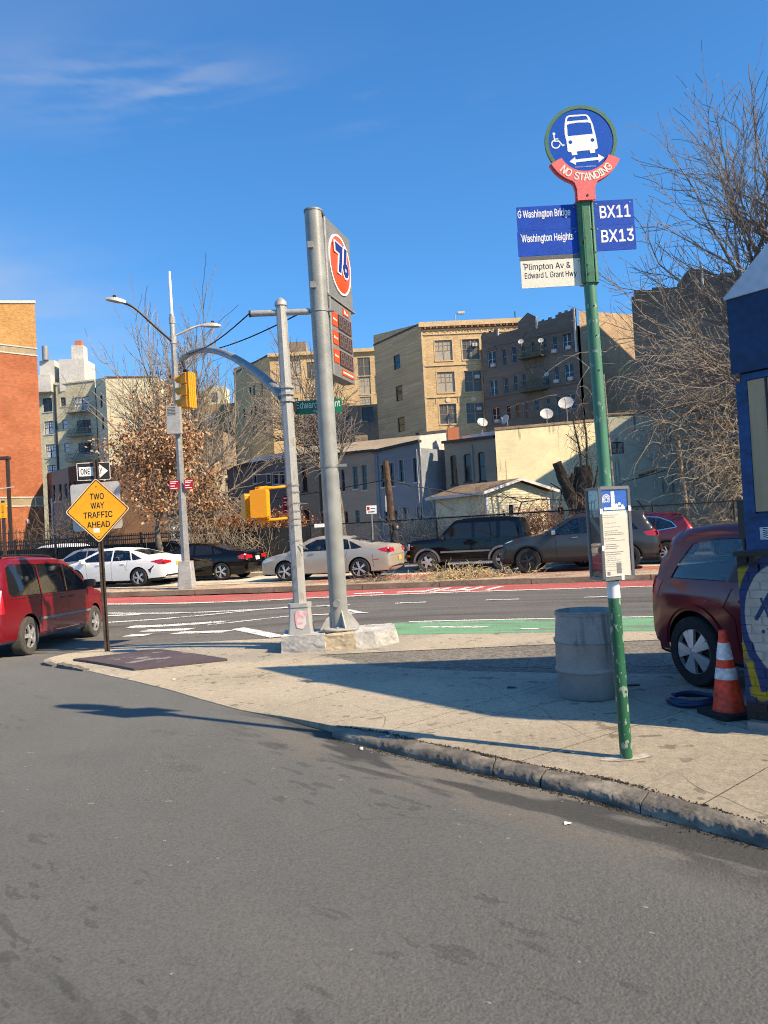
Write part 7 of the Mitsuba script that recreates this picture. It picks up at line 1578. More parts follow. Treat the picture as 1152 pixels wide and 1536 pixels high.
def boards(fr, P, hole=None):
    out = []; step = 0.125
    x0, y0, x1, y1 = P.bounds
    for z in np.arange(0.0, y1, step):
        c = P.intersection(sbox(x0, z, x1, z + step - 0.001))
        if hole is not None: c = c.difference(hole)
        for g_ in getattr(c, 'geoms', [c]):
            if g_.geom_type != 'Polygon' or g_.area < 1e-3: continue
            v, f = extrude(g_, 0.03, -0.03); k = np.clip((v[:, 1] - z) / step, 0, 1); v = np.array(v); v[:, 2] += np.where(v[:, 2] > -.01, .025 * (1 - k), 0); out.append(fr.put3(v, f))
    return cat_(*out)


put('side_boards', boards(s, sbox(0, 0, s.L, 3.10)), 'clapboard', ga, kind='stuff')
ap_ = Polygon([(0, 0), (q.L, 0), (q.L, 3.05), (q.L * .52, 3.62), (0, 3.10)]); hw_ = sbox(1.12, 1.55, 1.47, 2.54); put('gable_boards', boards(q, ap_, hw_), 'clapboard', ga, kind='stuff')
v, f = extrude(hw_.difference(sbox(1.17, 1.60, 1.42, 2.02).union(sbox(1.17, 2.07, 1.42, 2.49))), 0.06, -.02); wk = put('window', q.put3(v, f), 'frame_white', ga); v, f = tri2d(hw_); put('pane', q.put3(np.column_stack([v, 0 * v[:, 0] - .01]), f), 'pane_dark', wk)
put('corner_board', cat_(s.slab(s.L - .1, s.L + .03, 0, 3.1, .05), q.slab(-.03, .08, 0, 3.1, .05)), 'frame_white', ga); put('corner_board', q.slab(q.L - .1, q.L + .03, 0, 3.05, .05), 'frame_white', ga)
bk = s.a + (q.b - q.a); A3 = lambda p, z: np.array([*p, z]); mid = (q.a + q.b) / 2; mb = (s.a + bk) / 2; ex = unit(q.b - q.a) * .35; ey = unit(q.a - s.a) * .35
e1, e2, e3, e4, r1, r2 = A3(q.a - ex + ey, 3.10), A3(q.b + ex + ey, 3.04), A3(s.a - ex - ey, 3.10), A3(bk + ex - ey, 3.04), A3(mid + ey, 3.70), A3(mb - ey, 3.70)
for P in ((e3, e1, r1, r2), (e1 * 0 + r1, e2, e4, r2)):
    P = np.array(P); put('roof', cat_((np.vstack([P + (0, 0, .08), P]), np.array([[0, 1, 2, 3], [7, 6, 5, 4], [0, 4, 5, 1], [1, 5, 6, 2], [2, 6, 7, 3], [3, 7, 4, 0]]))), 'shingle', ga)
put('fascia', cat_(bar(e3 + (0, 0, .02), e1 + (0, 0, .02), .05, .14), bar(e1 + (0, 0, .02), r1 + (0, 0, .02), .05, .13), bar(r1 + (0, 0, .02), e2 + (0, 0, .02), .05, .13)), 'frame_white', ga)
put('rear_wall', walls_back([q.b, bk, s.a], 0, 3.0), 'clapboard', ga)

ob2 = thing('brick_building', 'unseen tall block added at far right to shade the tan castle side wall', 'building'); put('wall', extrude(Polygon([(34.5, 65), (46, 72), (54, 60), (42, 52), (33, 60)]), 32.3), 'castle_brick', ob2)  # unseen block, added only to shade the tan castle side wall
for x in range(4):
    for z in (6, 12, 18, 24): put('window', box(34.6 + 1.9 * x, 35.5 + 1.9 * x, 58.4 - 1.7 * x, 59.0 - 1.7 * x, z, z + 1.8), 'pane_dark', ob2)
# tall building out of the picture at right: its roof line throws the slanting shade on the warehouse wall
ob = thing('brick_building', 'tall plain building outside the picture at right, behind the booth', 'building'); put('wall', extrude(Polygon([(20.75, 44.3), (24.6, 51.1), (37, 50), (37, 38), (24, 38)]), 13.8), 'dark_brick_row', ob)
for x in range(4):
    for z in (3, 6, 9): put('window', box(26 + 2.4 * x, 27 + 2.4 * x, 37.95, 38.1, z, z + 1.6), 'pane_dark', ob)
# ---------------------------------------------------------------- trees, shrubs and creepers
def bark(c, s=8): return speck(c, 0.8, s, 40)


mat('bark_grey', bark((0.175, 0.155, 0.135)), 0.9, spec=0.2); mat('bark_pale', bark((0.275, 0.235, 0.185)), 0.9, spec=0.2); mat('bark_dark', bark((0.070, 0.056, 0.046)), 0.95, spec=0.15)
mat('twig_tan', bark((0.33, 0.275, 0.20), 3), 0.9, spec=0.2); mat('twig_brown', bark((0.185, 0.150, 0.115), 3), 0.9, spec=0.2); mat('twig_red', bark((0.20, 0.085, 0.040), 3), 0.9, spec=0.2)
mat('weed_straw', bark((0.46, 0.36, 0.20), 5), 0.9, spec=0.2)


def leafmat(name, rgb, amt=0.9):
    scene[name] = {'type': 'twosided', 'bsdf': {'type': 'principled', 'base_color': speck(rgb, amt, 5.0, 9.0), 'roughness': 0.7, 'specular': 0.3}}


leafmat('leaf_rust', (0.350, 0.165, 0.075)); leafmat('leaf_brown', (0.450, 0.300, 0.175)); leafmat('leaf_dark', (0.150, 0.082, 0.048))


def limbs(segs, n_big=7):
    """tapered prisms for an array of (p0, p1, r0, r1)"""
    S = np.array(segs, float); p0, p1, r0, r1 = S[:, 0:3], S[:, 3:6], S[:, 6], S[:, 7]
    out = []
    for lo, hi, n in ((0.0, 0.018, 3), (0.018, 0.06, 5), (0.06, 9, n_big)):
        k = (r0 >= lo) & (r0 < hi)
        if not k.any(): continue
        a0, a1 = p0[k], p1[k]; d = a1 - a0; d /= np.linalg.norm(d, axis=1, keepdims=True) + 1e-12
        ref = np.where(np.abs(d[:, 2:]) < 0.9, [0, 0, 1.0], [1.0, 0, 0]); u = np.cross(d, ref); u /= np.linalg.norm(u, axis=1, keepdims=True); w = np.cross(d, u)
        an = np.arange(n) * 2 * np.pi / n; ring = np.cos(an)[None, :, None] * u[:, None] + np.sin(an)[None, :, None] * w[:, None]
        v = np.concatenate([a0[:, None] + ring * r0[k][:, None, None], (a1 + d * r1[k][:, None] * .5)[:, None] + ring * r1[k][:, None, None]], 1).reshape(-1, 3)
        i = np.arange(n); j = (i + 1) % n; q = np.stack([i, j, j + n, i + n], -1); q = np.vstack([q[:, [0, 2, 1]], q[:, [0, 3, 2]]])
        out.append((v, (q[None] + (np.arange(len(a0)) * 2 * n)[:, None, None]).reshape(-1, 3)))
    return cat_(*out)


def grow(rng, p, d, L, r, lev, kids, spread, ratio, up, wob, out, tips, nseg=6, t0=0.25, rmin=0.006):
    p = np.array(p, float); d = unit(d); pts, rs, ds = [p], [r], [d]; tip = r * (0.35 if lev < len(kids) else 0.45)
    for i in range(nseg):
        d = unit(d + rng.normal(0, wob, 3) + np.array([0, 0, up]))
        p = p + d * L / nseg; pts.append(p); ds.append(d); rs.append(max(r + (tip - r) * (i + 1) / nseg, rmin))
    for i in range(nseg): out[lev if lev < 2 else 2].append((*pts[i], *pts[i + 1], rs[i], rs[i + 1]))
    if lev >= len(kids): tips.append((pts[-1], ds[-1])); tips.append((pts[len(pts) // 2], ds[len(pts) // 2])); return
    n = kids[lev]
    for k in range(n):
        t = t0 + (1 - t0) * (k + rng.uniform(0.1, 0.9)) / n; i = min(int(t * nseg), nseg - 1); f_ = t * nseg - i
        q = pts[i] + (pts[i + 1] - pts[i]) * f_; dd = ds[i + 1]; s = unit(np.cross(dd, rng.normal(0, 1, 3)))
        a = math.radians(rng.uniform(*spread)); cd = dd * math.cos(a) + s * math.sin(a)
        grow(rng, q, cd, L * ratio * rng.uniform(0.7, 1.15) * (1.12 - 0.45 * t), max(rs[i] * rng.uniform(0.45, 0.68), rmin), lev + 1, kids, spread, ratio, up, wob * 1.1, out, tips, max(3, nseg - 1), 0.18, rmin)
    grow(rng, pts[-1], ds[-1], L * ratio * 0.8, rs[-1], lev + 1, kids, spread, ratio, up, wob, out, tips, max(3, nseg - 1), 0.18, rmin)


def tree(name, label, pos, d, L, r, kids, spread, ratio, up, wob, seed, barkm, twigm, cat='tree', group=None, nseg=7, t0=0.3, rmin=0.007, extra=()):
    rng = np.random.default_rng(seed); out, tips = [[], [], []], []
    grow(rng, pos, d, L, r, 0, kids, spread, ratio, up, wob, out, tips, nseg, t0, rmin)
    for e in extra: grow(rng, e[0], e[1], e[2], e[3], 1, kids, spread, ratio, up, wob, out, tips, nseg, 0.15, rmin)
    t = thing(name, label, cat, group)
    put('trunk', limbs(out[0], 10), barkm, t, smooth=40)
    if out[1]: put('branches', limbs(out[1]), barkm, t, smooth=40, kind='stuff')
    put('twigs', limbs(out[2]), twigm, t, kind='stuff')
    return t, rng, tips


def leaves(rng, tips, per, size, spread, droop=0.6):
    """bent leaf blades hanging about the twig tips"""
    P = np.array([t[0] for t in tips]); P = np.repeat(P, per, 0) + rng.normal(0, spread, (len(P) * per, 3)); n = len(P)
    d = rng.normal(0, 1, (n, 3)); d[:, 2] -= droop * 1.6; d /= np.linalg.norm(d, axis=1, keepdims=True)
    s = np.cross(d, rng.normal(0, 1, (n, 3))); s /= np.linalg.norm(s, axis=1, keepdims=True) + 1e-9; u = np.cross(d, s)
    L = (size * rng.uniform(0.6, 1.3, n))[:, None]; w = L * 0.30
    v = np.stack([P, P + d * L * .5 + s * w + u * L * .12, P + d * L + u * L * .02, P + d * L * .5 - s * w + u * L * .12], 1).reshape(-1, 3)
    return v, (np.array([[0, 1, 2], [0, 2, 3]])[None] + (np.arange(n) * 4)[:, None, None]).reshape(-1, 3)


# leafy brown street tree behind the left fence
t, rng, tips = tree('brown_leaf_tree', 'tree full of dry brown leaves behind the fence, left of the street lamp', (-10.15, 34.2, 0.05), (0.02, 0, 1), 4.8, 0.16, (9, 6, 4), (30, 66), 0.64, 0.06, 0.10, 3, 'bark_grey', 'twig_brown', t0=0.42)
tips = [q for q in tips if q[0][2] > 2.2]
for k, (m, per) in enumerate((('leaf_rust', 4), ('leaf_brown', 6), ('leaf_dark', 3))): put('foliage', leaves(rng, tips, per, 0.155, 0.26), m, t, kind='stuff')
# tall bare poplar behind it, several upright stems
tree('bare_poplar', 'tall bare many-stemmed tree rising behind the brown-leaved tree and the street lamp', (-12.4, 46, 0), (0.0, 0, 1), 9.6, 0.20, (12, 10, 8), (16, 42), 0.60, 0.05, 0.10, 11, 'bark_pale', 'bark_pale', t0=0.25, rmin=0.016,
     extra=(((-12.5, 46, 1.0), (-.36, .05, 1), 9.4, .14), ((-12.2, 46, 1.0), (.36, 0, 1), 9.0, .14), ((-12.3, 46, 1.0), (.16, -.1, 1), 10.2, .14), ((-12.5, 46, 1.0), (-.16, .1, 1), 10.2, .14), ((-11.6, 46, 0.6), (.55, 0, 1), 8.0, .11)))
# street tree behind the fuel sign post
tree('bare_street_tree', 'bare street tree behind the fuel sign post, its branches crossing the tan building', (-1.87, 36, 0.1), (-0.02, 0, 1), 6.4, 0.19, (12, 10, 8), (28, 58), 0.62, 0.04, 0.10, 29, 'bark_grey', 'bark_grey', t0=0.60, rmin=0.0125)
# big bare tree at the right, its trunk hidden by the booth
tree('big_bare_tree', 'large bare tree at right, its branches spreading left over the sky', (14.18, 25, 0.05), (-0.03, 0, 1), 5.6, 0.215, (12, 10, 9), (22, 54), 0.62, 0.045, 0.11, 41, 'bark_grey', 'bark_grey', t0=0.45, rmin=0.009,
     extra=(((13.93, 25, 5.71), (-.85, -.1, .62), 5.41, 0.086), ((14.02, 25, 6.36), (-.62, .1, 1.0), 5.74, 0.086), ((14.10, 25, 7.02), (-.30, -.1, 1.2), 4.9, 0.081), ((13.93, 25, 4.89), (-1.0, 0, .22), 4.92, 0.071), ((13.93, 25, 5.22), (-1.0, .2, .45), 5.25, 0.071), ((13.93, 25, 6.04), (-.95, .1, .85), 5.90, 0.076), ((14.10, 25, 7.35), (-.45, .1, 1.1), 5.2, 0.076), ((14.1, 25, 7.4), (-.15, 0, 1.3), 5.0, 0.08), ((14.1, 25, 7.2), (-.55, .1, .95), 6.0, 0.08), ((14.1, 25, 7.6), (.15, .1, 1.3), 4.9, 0.08), ((14.0, 25, 7.8), (-.35, -.1, 1.15), 5.2, 0.08), ((14.1, 25, 8.2), (0, .1, 1.3), 4.8, 0.08), ((13.9, 25, 6.8), (-.75, .1, 1.0), 6.2, 0.08)))


def arcs(rng, n, c0, r0, r1, h0, h1, dirs, out_r=(0.012, 0.005), nseg=7, sag=1.0, lean=None):
    """arching canes that rise from about c0 and bend over"""
    S = []
    for _ in range(n):
        a = rng.uniform(*dirs); R = rng.uniform(r0, r1); H = rng.uniform(h0, h1); b = np.array(c0) + rng.normal(0, 1, 3) * np.array([.35, .35, .02]); e = np.array([math.cos(a), math.sin(a) * .6, 0])
        tt = np.linspace(0, 1, nseg + 1); pts = b + np.outer(tt * R, e) + np.outer(H * (1.9 * tt - sag * 1.25 * tt ** 2), [0, 0, 1]) + np.cumsum(rng.normal(0, .035, (nseg + 1, 3)), 0)
        for i in range(nseg): S.append((*pts[i], *pts[i + 1], out_r[0] + (out_r[1] - out_r[0]) * tt[i], out_r[0] + (out_r[1] - out_r[0]) * tt[i + 1]))
        for _ in range(3):
            i = rng.integers(2, nseg); q = pts[i]; dd = unit(pts[i] - pts[i - 1] + rng.normal(0, .5, 3)); l_ = rng.uniform(.25, .7)
            S.append((*q, *(q + dd * l_), out_r[1], out_r[1] * .7))
    return S


rng = np.random.default_rng(77)
t = thing('weeping_shrub', 'bare weeping shrub of long arching canes right of the brown-leaved tree', 'shrub'); put('canes', limbs(arcs(rng, 230, (-7.9, 34.2, .2), .5, 3.0, 2.2, 4.6, (-.6, 3.6), (.016, .008))), 'twig_tan', t, kind='stuff'); put('stems', limbs([(-7.9 + .25 * i, 34.2, 0, -7.7 + .3 * i, 34.2, 3.6, .05, .02) for i in range(-2, 3)]), 'bark_grey', t, kind='stuff')
# tangled creepers at the right
def tangle(rng, n, c, R, L, r, bend=0.35, droop=-0.05, nseg=6, pref=(-.7, 0, .15)):
    S = []
    for _ in range(n):
        p = np.array(c) + rng.normal(0, 1, 3) * np.array(R); d = unit(rng.normal(0, .55, 3) + pref); l_ = L * rng.uniform(.4, 1.3)
        for i in range(nseg):
            q = p + d * l_ / nseg; k = 1 - .6 * i / nseg; S.append((*p, *q, r * k, r * k * .9)); d = unit(d + rng.normal(0, bend, 3) + (0, 0, droop * (i + 1))); p = q
    S = [s for s in S if s[2] > .12 and s[5] > .12]
    return S


t = thing('creeper_thicket', 'tangled thicket of tan creepers and dead branches in front of the grey-green wall at right', 'creeper')
put('creepers', limbs(tangle(rng, 430, (14.5, 33.0, 5.4), (1.4, .8, 1.5), 2.1, .014)), 'twig_brown', t, kind='stuff')
put('lit_creepers', limbs(tangle(rng, 520, (14.7, 31.6, 2.9), (1.1, .5, 1.3), 2.0, .014, pref=(-.5, -.1, .6), droop=-.14)), 'twig_tan', t, kind='stuff')  # sunlight on these creepers is put into their paler tan colour
put('drooping_branches', limbs(tangle(rng, 270, (13.9, 32.2, 7.3), (1.7, .8, 1.4), 2.6, .015, .2, -.05, 8, (-.9, 0, .35))), 'bark_pale', t, kind='stuff')
put('dead_limb', limbs([(15.6, 32.5, 6.4, 14.0, 32.2, 6.1, .07, .06), (14.0, 32.2, 6.1, 12.2, 31.9, 5.6, .06, .04), (12.2, 31.9, 5.6, 11.0, 31.7, 4.8, .04, .02), (15.2, 32.4, 5.3, 13.2, 32.0, 5.6, .05, .03)]), 'bark_dark', t, smooth=40)
# dead ivy-grown stump tree in front of the wall
def snag(pts, r, seed, n=12):
    v, f = tube(chaikin(pts, 2), np.interp(np.linspace(0, 1, len(chaikin(pts, 2))), np.linspace(0, 1, len(r)), r), n); return nz(v, 2.6, .22, seed), f


t = thing('dead_tree', 'dead broken tree trunk with bare climbing stems in front of the cream wall', 'tree')
put('trunk', cat_(snag([(9.0, 35, -.1), (8.9, 35, 1.2), (8.95, 35, 2.3), (9.2, 35, 3.3), (9.15, 35, 4.0)], [.52, .50, .50, .42, .34], 3), snag([(8.85, 35, 1.6), (8.55, 34.9, 2.6), (8.25, 34.9, 3.3), (7.95, 34.8, 4.25)], [.34, .30, .24, .19], 5), snag([(8.45, 34.9, 3.0), (8.6, 34.9, 3.45), (8.68, 34.9, 3.75)], [.14, .11, .08], 7)), 'bark_dark', t, smooth=60)
put('climbing_stems', limbs([(9.1, 34.9, 3.2, 9.0, 34.8, 4.8, .07, .05), (9.0, 34.8, 4.8, 8.75, 34.8, 6.4, .05, .03), (9.3, 34.9, 3.2, 9.35, 34.8, 5.4, .06, .05), (9.35, 34.8, 5.4, 9.2, 34.8, 7.2, .05, .03), (9.0, 34.8, 5.0, 8.4, 34.7, 5.5, .03, .015), (9.3, 34.8, 4.4, 8.5, 34.7, 4.9, .025, .012), (9.5, 34.9, 2.6, 9.9, 34.8, 4.4, .05, .03), (9.9, 34.8, 4.4, 10.2, 34.8, 6.2, .03, .015)]), 'bark_dark', t, smooth=40)
put('ivy', limbs(tangle(rng, 130, (9.2, 34.8, 5.0), (.35, .2, 1.2), 1.5, .010, .4, -.12, 6, (0, 0, -.5))), 'twig_brown', t, kind='stuff'); put('fallen_boughs', limbs(tangle(rng, 40, (9.9, 34.2, 1.6), (.9, .3, .6), 2.2, .035, .18, -.02, 6, (.4, 0, -.5))), 'bark_dark', t, kind='stuff')
t = thing('fallen_branch', 'black leafless branch leaning against the gable of the garage', 'branch'); put('bough', limbs([(5.5, 35.4, .2, 6.0, 35.4, 1.6, .05, .045), (6.0, 35.4, 1.6, 6.35, 35.4, 2.55, .045, .035), (6.35, 35.4, 2.55, 7.2, 35.3, 2.62, .035, .012), (6.35, 35.4, 2.55, 5.7, 35.3, 2.85, .03, .02), (5.7, 35.3, 2.85, 5.2, 35.3, 2.45, .02, .01), (5.7, 35.3, 2.85, 4.9, 35.3, 3.35, .02, .01)]), 'bark_dark', t, smooth=40); put('bough', limbs([(8.2, 35.3, 3.0, 8.0, 35.2, 1.9, .03, .03), (8.0, 35.2, 1.9, 8.6, 35.1, .9, .04, .05), (7.7, 35.3, 3.35, 8.2, 35.3, 3.0, .02, .03)]), 'bark_dark', t, smooth=40)
# shrubs along the fence
def brush(key, label, c, R, n, L, m, r=.009, leaf=None, cat='shrub', group=None):
    t = thing(key, label, cat, group); S = tangle(rng, n, c, R, L, r, .3, .02, 4, (0, -.05, .7)); put('twigs', limbs(S), m, t, kind='stuff')
    if leaf: put('foliage', leaves(rng, [(np.array(s[3:6]), None) for s in S[::2]], 2, .10, .06), leaf, t, kind='stuff')


brush('dry_hedge', 'rusty brown dead hedge showing above the black board fence', (-5.6, 34, 2.15), (1.25, .3, .22), 520, .55, 'twig_red', .010, 'leaf_rust', 'hedge')
brush('bare_shrub', 'bare brown shrub at the wire fence beside the wooden pole', (1.15, 31.4, .95), (.55, .3, .55), 420, .9, 'twig_tan')
brush('bare_shrub', 'dark bare shrub at the left corner of the garage', (4.2, 33.5, 1.2), (.5, .3, .6), 300, 1.0, 'twig_brown')
brush('bare_shrub', 'reddish shrub below the window of the garage gable', (6.4, 32.6, 1.35), (.65, .3, .5), 380, .7, 'twig_red', .009, 'leaf_rust')
brush('bare_shrub', 'low tangled shrub at the foot of the dead tree', (9.2, 32.5, 1.0), (1.3, .3, .5), 300, 1.1, 'twig_brown')
brush('bare_shrub', 'dry shrub behind the fence between the two garage shrubs', (2.6, 32.8, .9), (.8, .3, .5), 300, .8, 'twig_brown')
brush('bare_shrub', 'leafless shrub in front of the grey and brown row building at left', (-19.2, 48.5, 1.8), (1.1, .5, 1.2), 420, 1.6, 'twig_brown', .014)
brush('bare_shrub', 'thin bare shrub at the foot of the orange brick building', (-22.6, 50, 1.4), (1.2, .5, .9), 160, 1.8, 'twig_brown', .013)
brush('bare_shrub', 'grey bare shrub behind the fence right of the street lamp', (-6.6, 33.2, .9), (1.2, .3, .6), 300, 1.2, 'twig_tan')
# dead weeds on the median and by the kerb
t = thing('dry_weeds', 'clump of straw-coloured dead weeds on the median in front of the black off-roader', 'weeds'); mc = hw(-4.95, 21.3)
put('stalks', limbs(tangle(rng, 420, (*mc, .22), (.62, .3, .07), .42, .012, .5, -.08, 4, (.1, 0, .15))), 'weed_straw', t, kind='stuff'); mc2 = hw(-3.9, 21.3); put('loose_stalks', limbs(tangle(rng, 120, (*mc2, .19), (.6, .25, .03), .35, .010, .4, -.05, 3, (.2, 0, .05))), 'weed_straw', t, kind='stuff')
t = thing('low_weeds', 'small dark weeds on the median behind the fuel sign post', 'weeds'); mc = hw(-7.3, 21.4); put('stalks', limbs(tangle(rng, 120, (*mc, .20), (.38, .2, .04), .3, .010, .5, -.05, 4, (0, 0, .3))), 'twig_brown', t, kind='stuff')
t = thing('kerb_grass', 'dry grass tuft growing in the kerb joint beside the bus stop pole', 'grass'); put('blades', limbs(tangle(rng, 60, (.93, 5.06, .075), (.12, .05, .004), .10, .0022, .35, -.25, 3, (.1, -.3, .5))), 'weed_straw', t, kind='stuff')
labels['kerb_grass']['kind'] = 'stuff'
mc = hw(-8.0, 28.4); put('leaf_litter', debris([hw(-7.9, 27.9), hw(-6.9, 27.95), hw(-4, 28.0)], 420, .10, .05, 12, .16, lambda x, y: 0 * x), 'weed_straw', kind='stuff', label='pale dry litter in the gutter ahead of the black off-roader', cat='litter')
put('dead_leaf', (np.array([[-2.9, 9.62, .03], [-2.86, 9.63, .045], [-2.83, 9.60, .03], [-2.86, 9.57, .04]]) + (1.95, -1.1, .0), np.array([[0, 1, 2, 3]])), 'leaf_single', label='single dry leaf on the pavement ahead of the kerb end', cat='leaf')
# ---------------------------------------------------------------- fences, poles, wires and other things beyond the parked cars
mat('fence_black', (0.016, 0.016, 0.017), 0.55); mat('board_black', speck((0.026, 0.025, 0.024), 0.5, 3, 12), 0.7); mat('wire_grey', (0.075, 0.072, 0.068), 0.5, metallic=0.3)
mat('pole_wood', speck((0.170, 0.095, 0.050), 0.7, 4, 20), 0.85); mat('lamp_brown', (0.050, 0.032, 0.026), 0.5)


def fpt(s, n, z): return (*hw(s, n), z)


NF = 30.15
t = thing('iron_fence', 'black iron railing fence behind the silver and white saloons at left', 'fence')
for s in np.arange(-36, -17.3, 2.4): put('fence_post', bar(fpt(s, NF, .15), fpt(s, NF, 2.15), .08), 'fence_black', t)
for z in (.4, 1.85, 2.02): put('rail', bar(fpt(-36, NF, z), fpt(-17.6, NF, z), .05), 'fence_black', t)
put('picket', cat_(*[bar(fpt(s, NF, .2), fpt(s, NF, 2.12), .028) for s in np.arange(-36, -17.6, .115)]), 'fence_black', t, kind='stuff')
put('privacy_screen', extrude(hwq(-33.5, -17.6, NF + .06, NF + .08), 1.45, .2), 'board_black', t)
t = thing('board_fence', 'black upright board fence behind the black saloon, in the middle', 'fence')
rb2 = random.Random(9); s = -17.45
while s < -13.2:
    w = rb2.uniform(.15, .19); put('board', extrude(hwq(s, s + w - .012, NF - .02, NF + .015 + rb2.uniform(0, .012)), 1.83 + rb2.uniform(-.02, .02), .15), 'board_black', t); s += w
for s in (-17.5, -15.5, -13.2): put('fence_post', bar(fpt(s, NF + .06, .1), fpt(s, NF + .06, 2.05), .09), 'fence_black', t)
t = thing('wire_fence', 'dark wire mesh fence running along behind the parked cars to the right', 'fence')
for s in np.arange(-13.1, 14, 2.75): put('fence_post', tube([fpt(s, NF, .1), fpt(s, NF, 2.02)], .035, 8), 'fence_black', t)
for z in (.25, 1.98): put('rail', tube([fpt(-13.1, NF, z), fpt(14, NF, z)], .028, 7), 'fence_black', t)
S = []
for s in np.arange(-15, 14, .085):
    for d in (1, -1):
        a, b = (s, s + 1.72) if d > 0 else (s + 1.72, s)
        lo, hi = max(min(a, b), -13.1), min(max(a, b), 14)
        if hi - lo < .2: continue
        za, zb = (.25 + (lo - min(a, b)), .25 + (hi - min(a, b))) if d > 0 else (.25 + (max(a, b) - lo), .25 + (max(a, b) - hi))
        S.append((*fpt(lo, NF, za), *fpt(hi, NF, zb), .0045, .0045))
put('wire_mesh', limbs(S), 'wire_grey', t, kind='stuff')
t = thing('tall_railing', 'thin dark railing at the foot of the orange brick building', 'fence')
put('picket', cat_(*[bar((x, 52 + .06 * (x + 30), 0.1), (x, 52 + .06 * (x + 30), 3.0), .035) for x in np.arange(-30, -20.5, .26)], bar((-30, 52, 2.8), (-20.5, 52.6, 2.8), .05), bar((-30, 52, .6), (-20.5, 52.6, .6), .05)), 'fence_black', t, kind='stuff')

# vehicles in the lot behind the iron fence, mostly hidden
def lot_car(label, x, y, hd, paint, suv):
    o = [(0.10, .42), (0.0, .50), (0.04, 1.02), (0.14, 1.14), (0.44, 1.62), (0.6, 1.72), (1.6, 1.76), (2.4, 1.72), (2.6, 1.66), (3.3, 1.22), (3.45, 1.16), (4.3, 1.05), (4.66, .92), (4.75, .60), (4.68, .36)]
    c = Car(4.76, 1.88, 1.10, .28, o, (.95, 3.8), .36, .30, .06, .08) if suv else sedan()
    g = [(0.60, 1.18), (0.86, 1.58), (2.4, 1.62), (2.55, 1.57), (3.15, 1.19), (3.0, 1.13)] if suv else [(0.98, 1.02), (1.62, 1.325), (2.1, 1.375), (2.78, 1.362), (3.70, 0.985), (3.62, .965), (1.2, .985)]
    build_car('lot_car', label, 'car', c, (x, y, .06), hd, paint, side_windows(c, g, [((1.86, 1), (1.92, 1.8), .10)]), wind=((2.62, 3.3, 1.1) if suv else (3.0, 3.9, .9)), rear=((.13, .45, 1.12) if suv else (.8, 1.58, .9)), group='cars in the lot behind the iron fence')


lot_car('white-roofed car in the lot behind the iron fence, left of the yellow diamond sign', -18.0, 41.5, HDG, 'paint_white', True)
lot_car('silver car in the lot behind the iron fence at the far left', -21.6, 41.0, HDG, 'paint_silver', False)
lot_car('pale car in the lot between the brown-leaved tree and the diamond sign', -13.6, 40.5, HDG + 3.14, 'paint_silver', False)
t = thing('box_van', 'white van behind the fence, just right of the street lamp', 'van'); v, f = extrude(rrect(2.0, 1.9, .12), 1.9); put('body', (v + (-10.4, 42, .5), f), 'white_paint', t)
put('window', box(-11.3, -9.5, 41.03, 41.046, 1.75, 2.2), 'pane_dark', t); put('grille_rack', cat_(*[box(-11.3 + .3 * i, -11.22 + .3 * i, 40.99, 41.03, 1.7, 2.3) for i in range(7)]), 'frame_white', t, kind='stuff')
for x in (-11.1, -9.7): put('wheel', tube([(x - .12, 41.3, .38), (x + .12, 41.3, .38)], .36, 18), 'tyre', t, smooth=30)

# lamps and yellow sign at the left edge
for i, (x, y, h, lab) in enumerate(((-22.36, 46.0, 7.15, 'tall slim dark lamp post in front of the orange brick building'), (-22.75, 45.4, 5.6, 'shorter dark lamp post at the left edge with a small arm'))):
    t = thing('lot_lamp', lab, 'lamp post', 'lamp posts of the lot'); put('pole', bar((x, y, 0), (x, y, h), .17), 'lamp_brown', t)
    if i == 0: put('lamp_head', box(x - .75, x + .12, y - .2, y + .2, h - .06, h + .12), 'lamp_brown', t)
    else: put('lamp_arm', bar((x, y, h - .3), (x + 1.0, y, h - .22), .06), 'patch_grey', t); put('pole_cap', box(x - .12, x + .12, y - .12, y + .12, h, h + .08), 'lamp_brown', t)
t = thing('yellow_sign', 'yellow sign panel cut by the left edge of the picture', 'sign'); put('panel', box(-16.2, -14.72, 30.0, 30.03, 2.92, 3.52), 'diamond', t); put('post', bar((-14.86, 30.05, 0), (-14.86, 30.05, 3.6), .10), 'lamp_brown', t)

# wooden poles and wires
t = thing('wooden_pole', 'brown wooden utility pole in front of the slate blue house', 'utility pole'); put('pole', tube([(.42, 33.5, 0), (.19, 33.5, 4.62)], [.165, .13], 12), 'pole_wood', t, smooth=40); put('conduit', box(.08, .13, 33.3, 33.36, 2.4, 3.1), 'patch_grey', t); put('bracket', box(.02, .24, 33.3, 33.42, 3.72, 3.84), 'dark_metal', t)
t = thing('wooden_stub', 'grey weathered wooden stub pole among the creepers', 'utility pole'); put('pole', tube([(13.05, 33, 0), (12.75, 33, 5.05)], [.12, .09], 10), 'twig_tan', t, smooth=40)
t = thing('thin_pole', 'thin bare pole right behind the bus stop pole', 'pole'); put('pole', tube([(9.95, 33, 0), (9.76, 33, 7.8)], [.07, .045], 8), 'bark_pale', t, smooth=40)


def cable(label, pts, r, sag=.12):
    P = []
    for a, b in zip(pts[:-1], pts[1:]):
        tt = np.linspace(0, 1, 10)[:-1]; q = np.array(a) + np.outer(tt, np.array(b) - a); q[:, 2] -= sag * np.sin(tt * np.pi); P.append(q)
    P.append(np.array([pts[-1]])); return put('overhead_wire', tube(np.vstack(P), r, 6), 'wire_black', label=label, cat='wire', group='overhead wires')


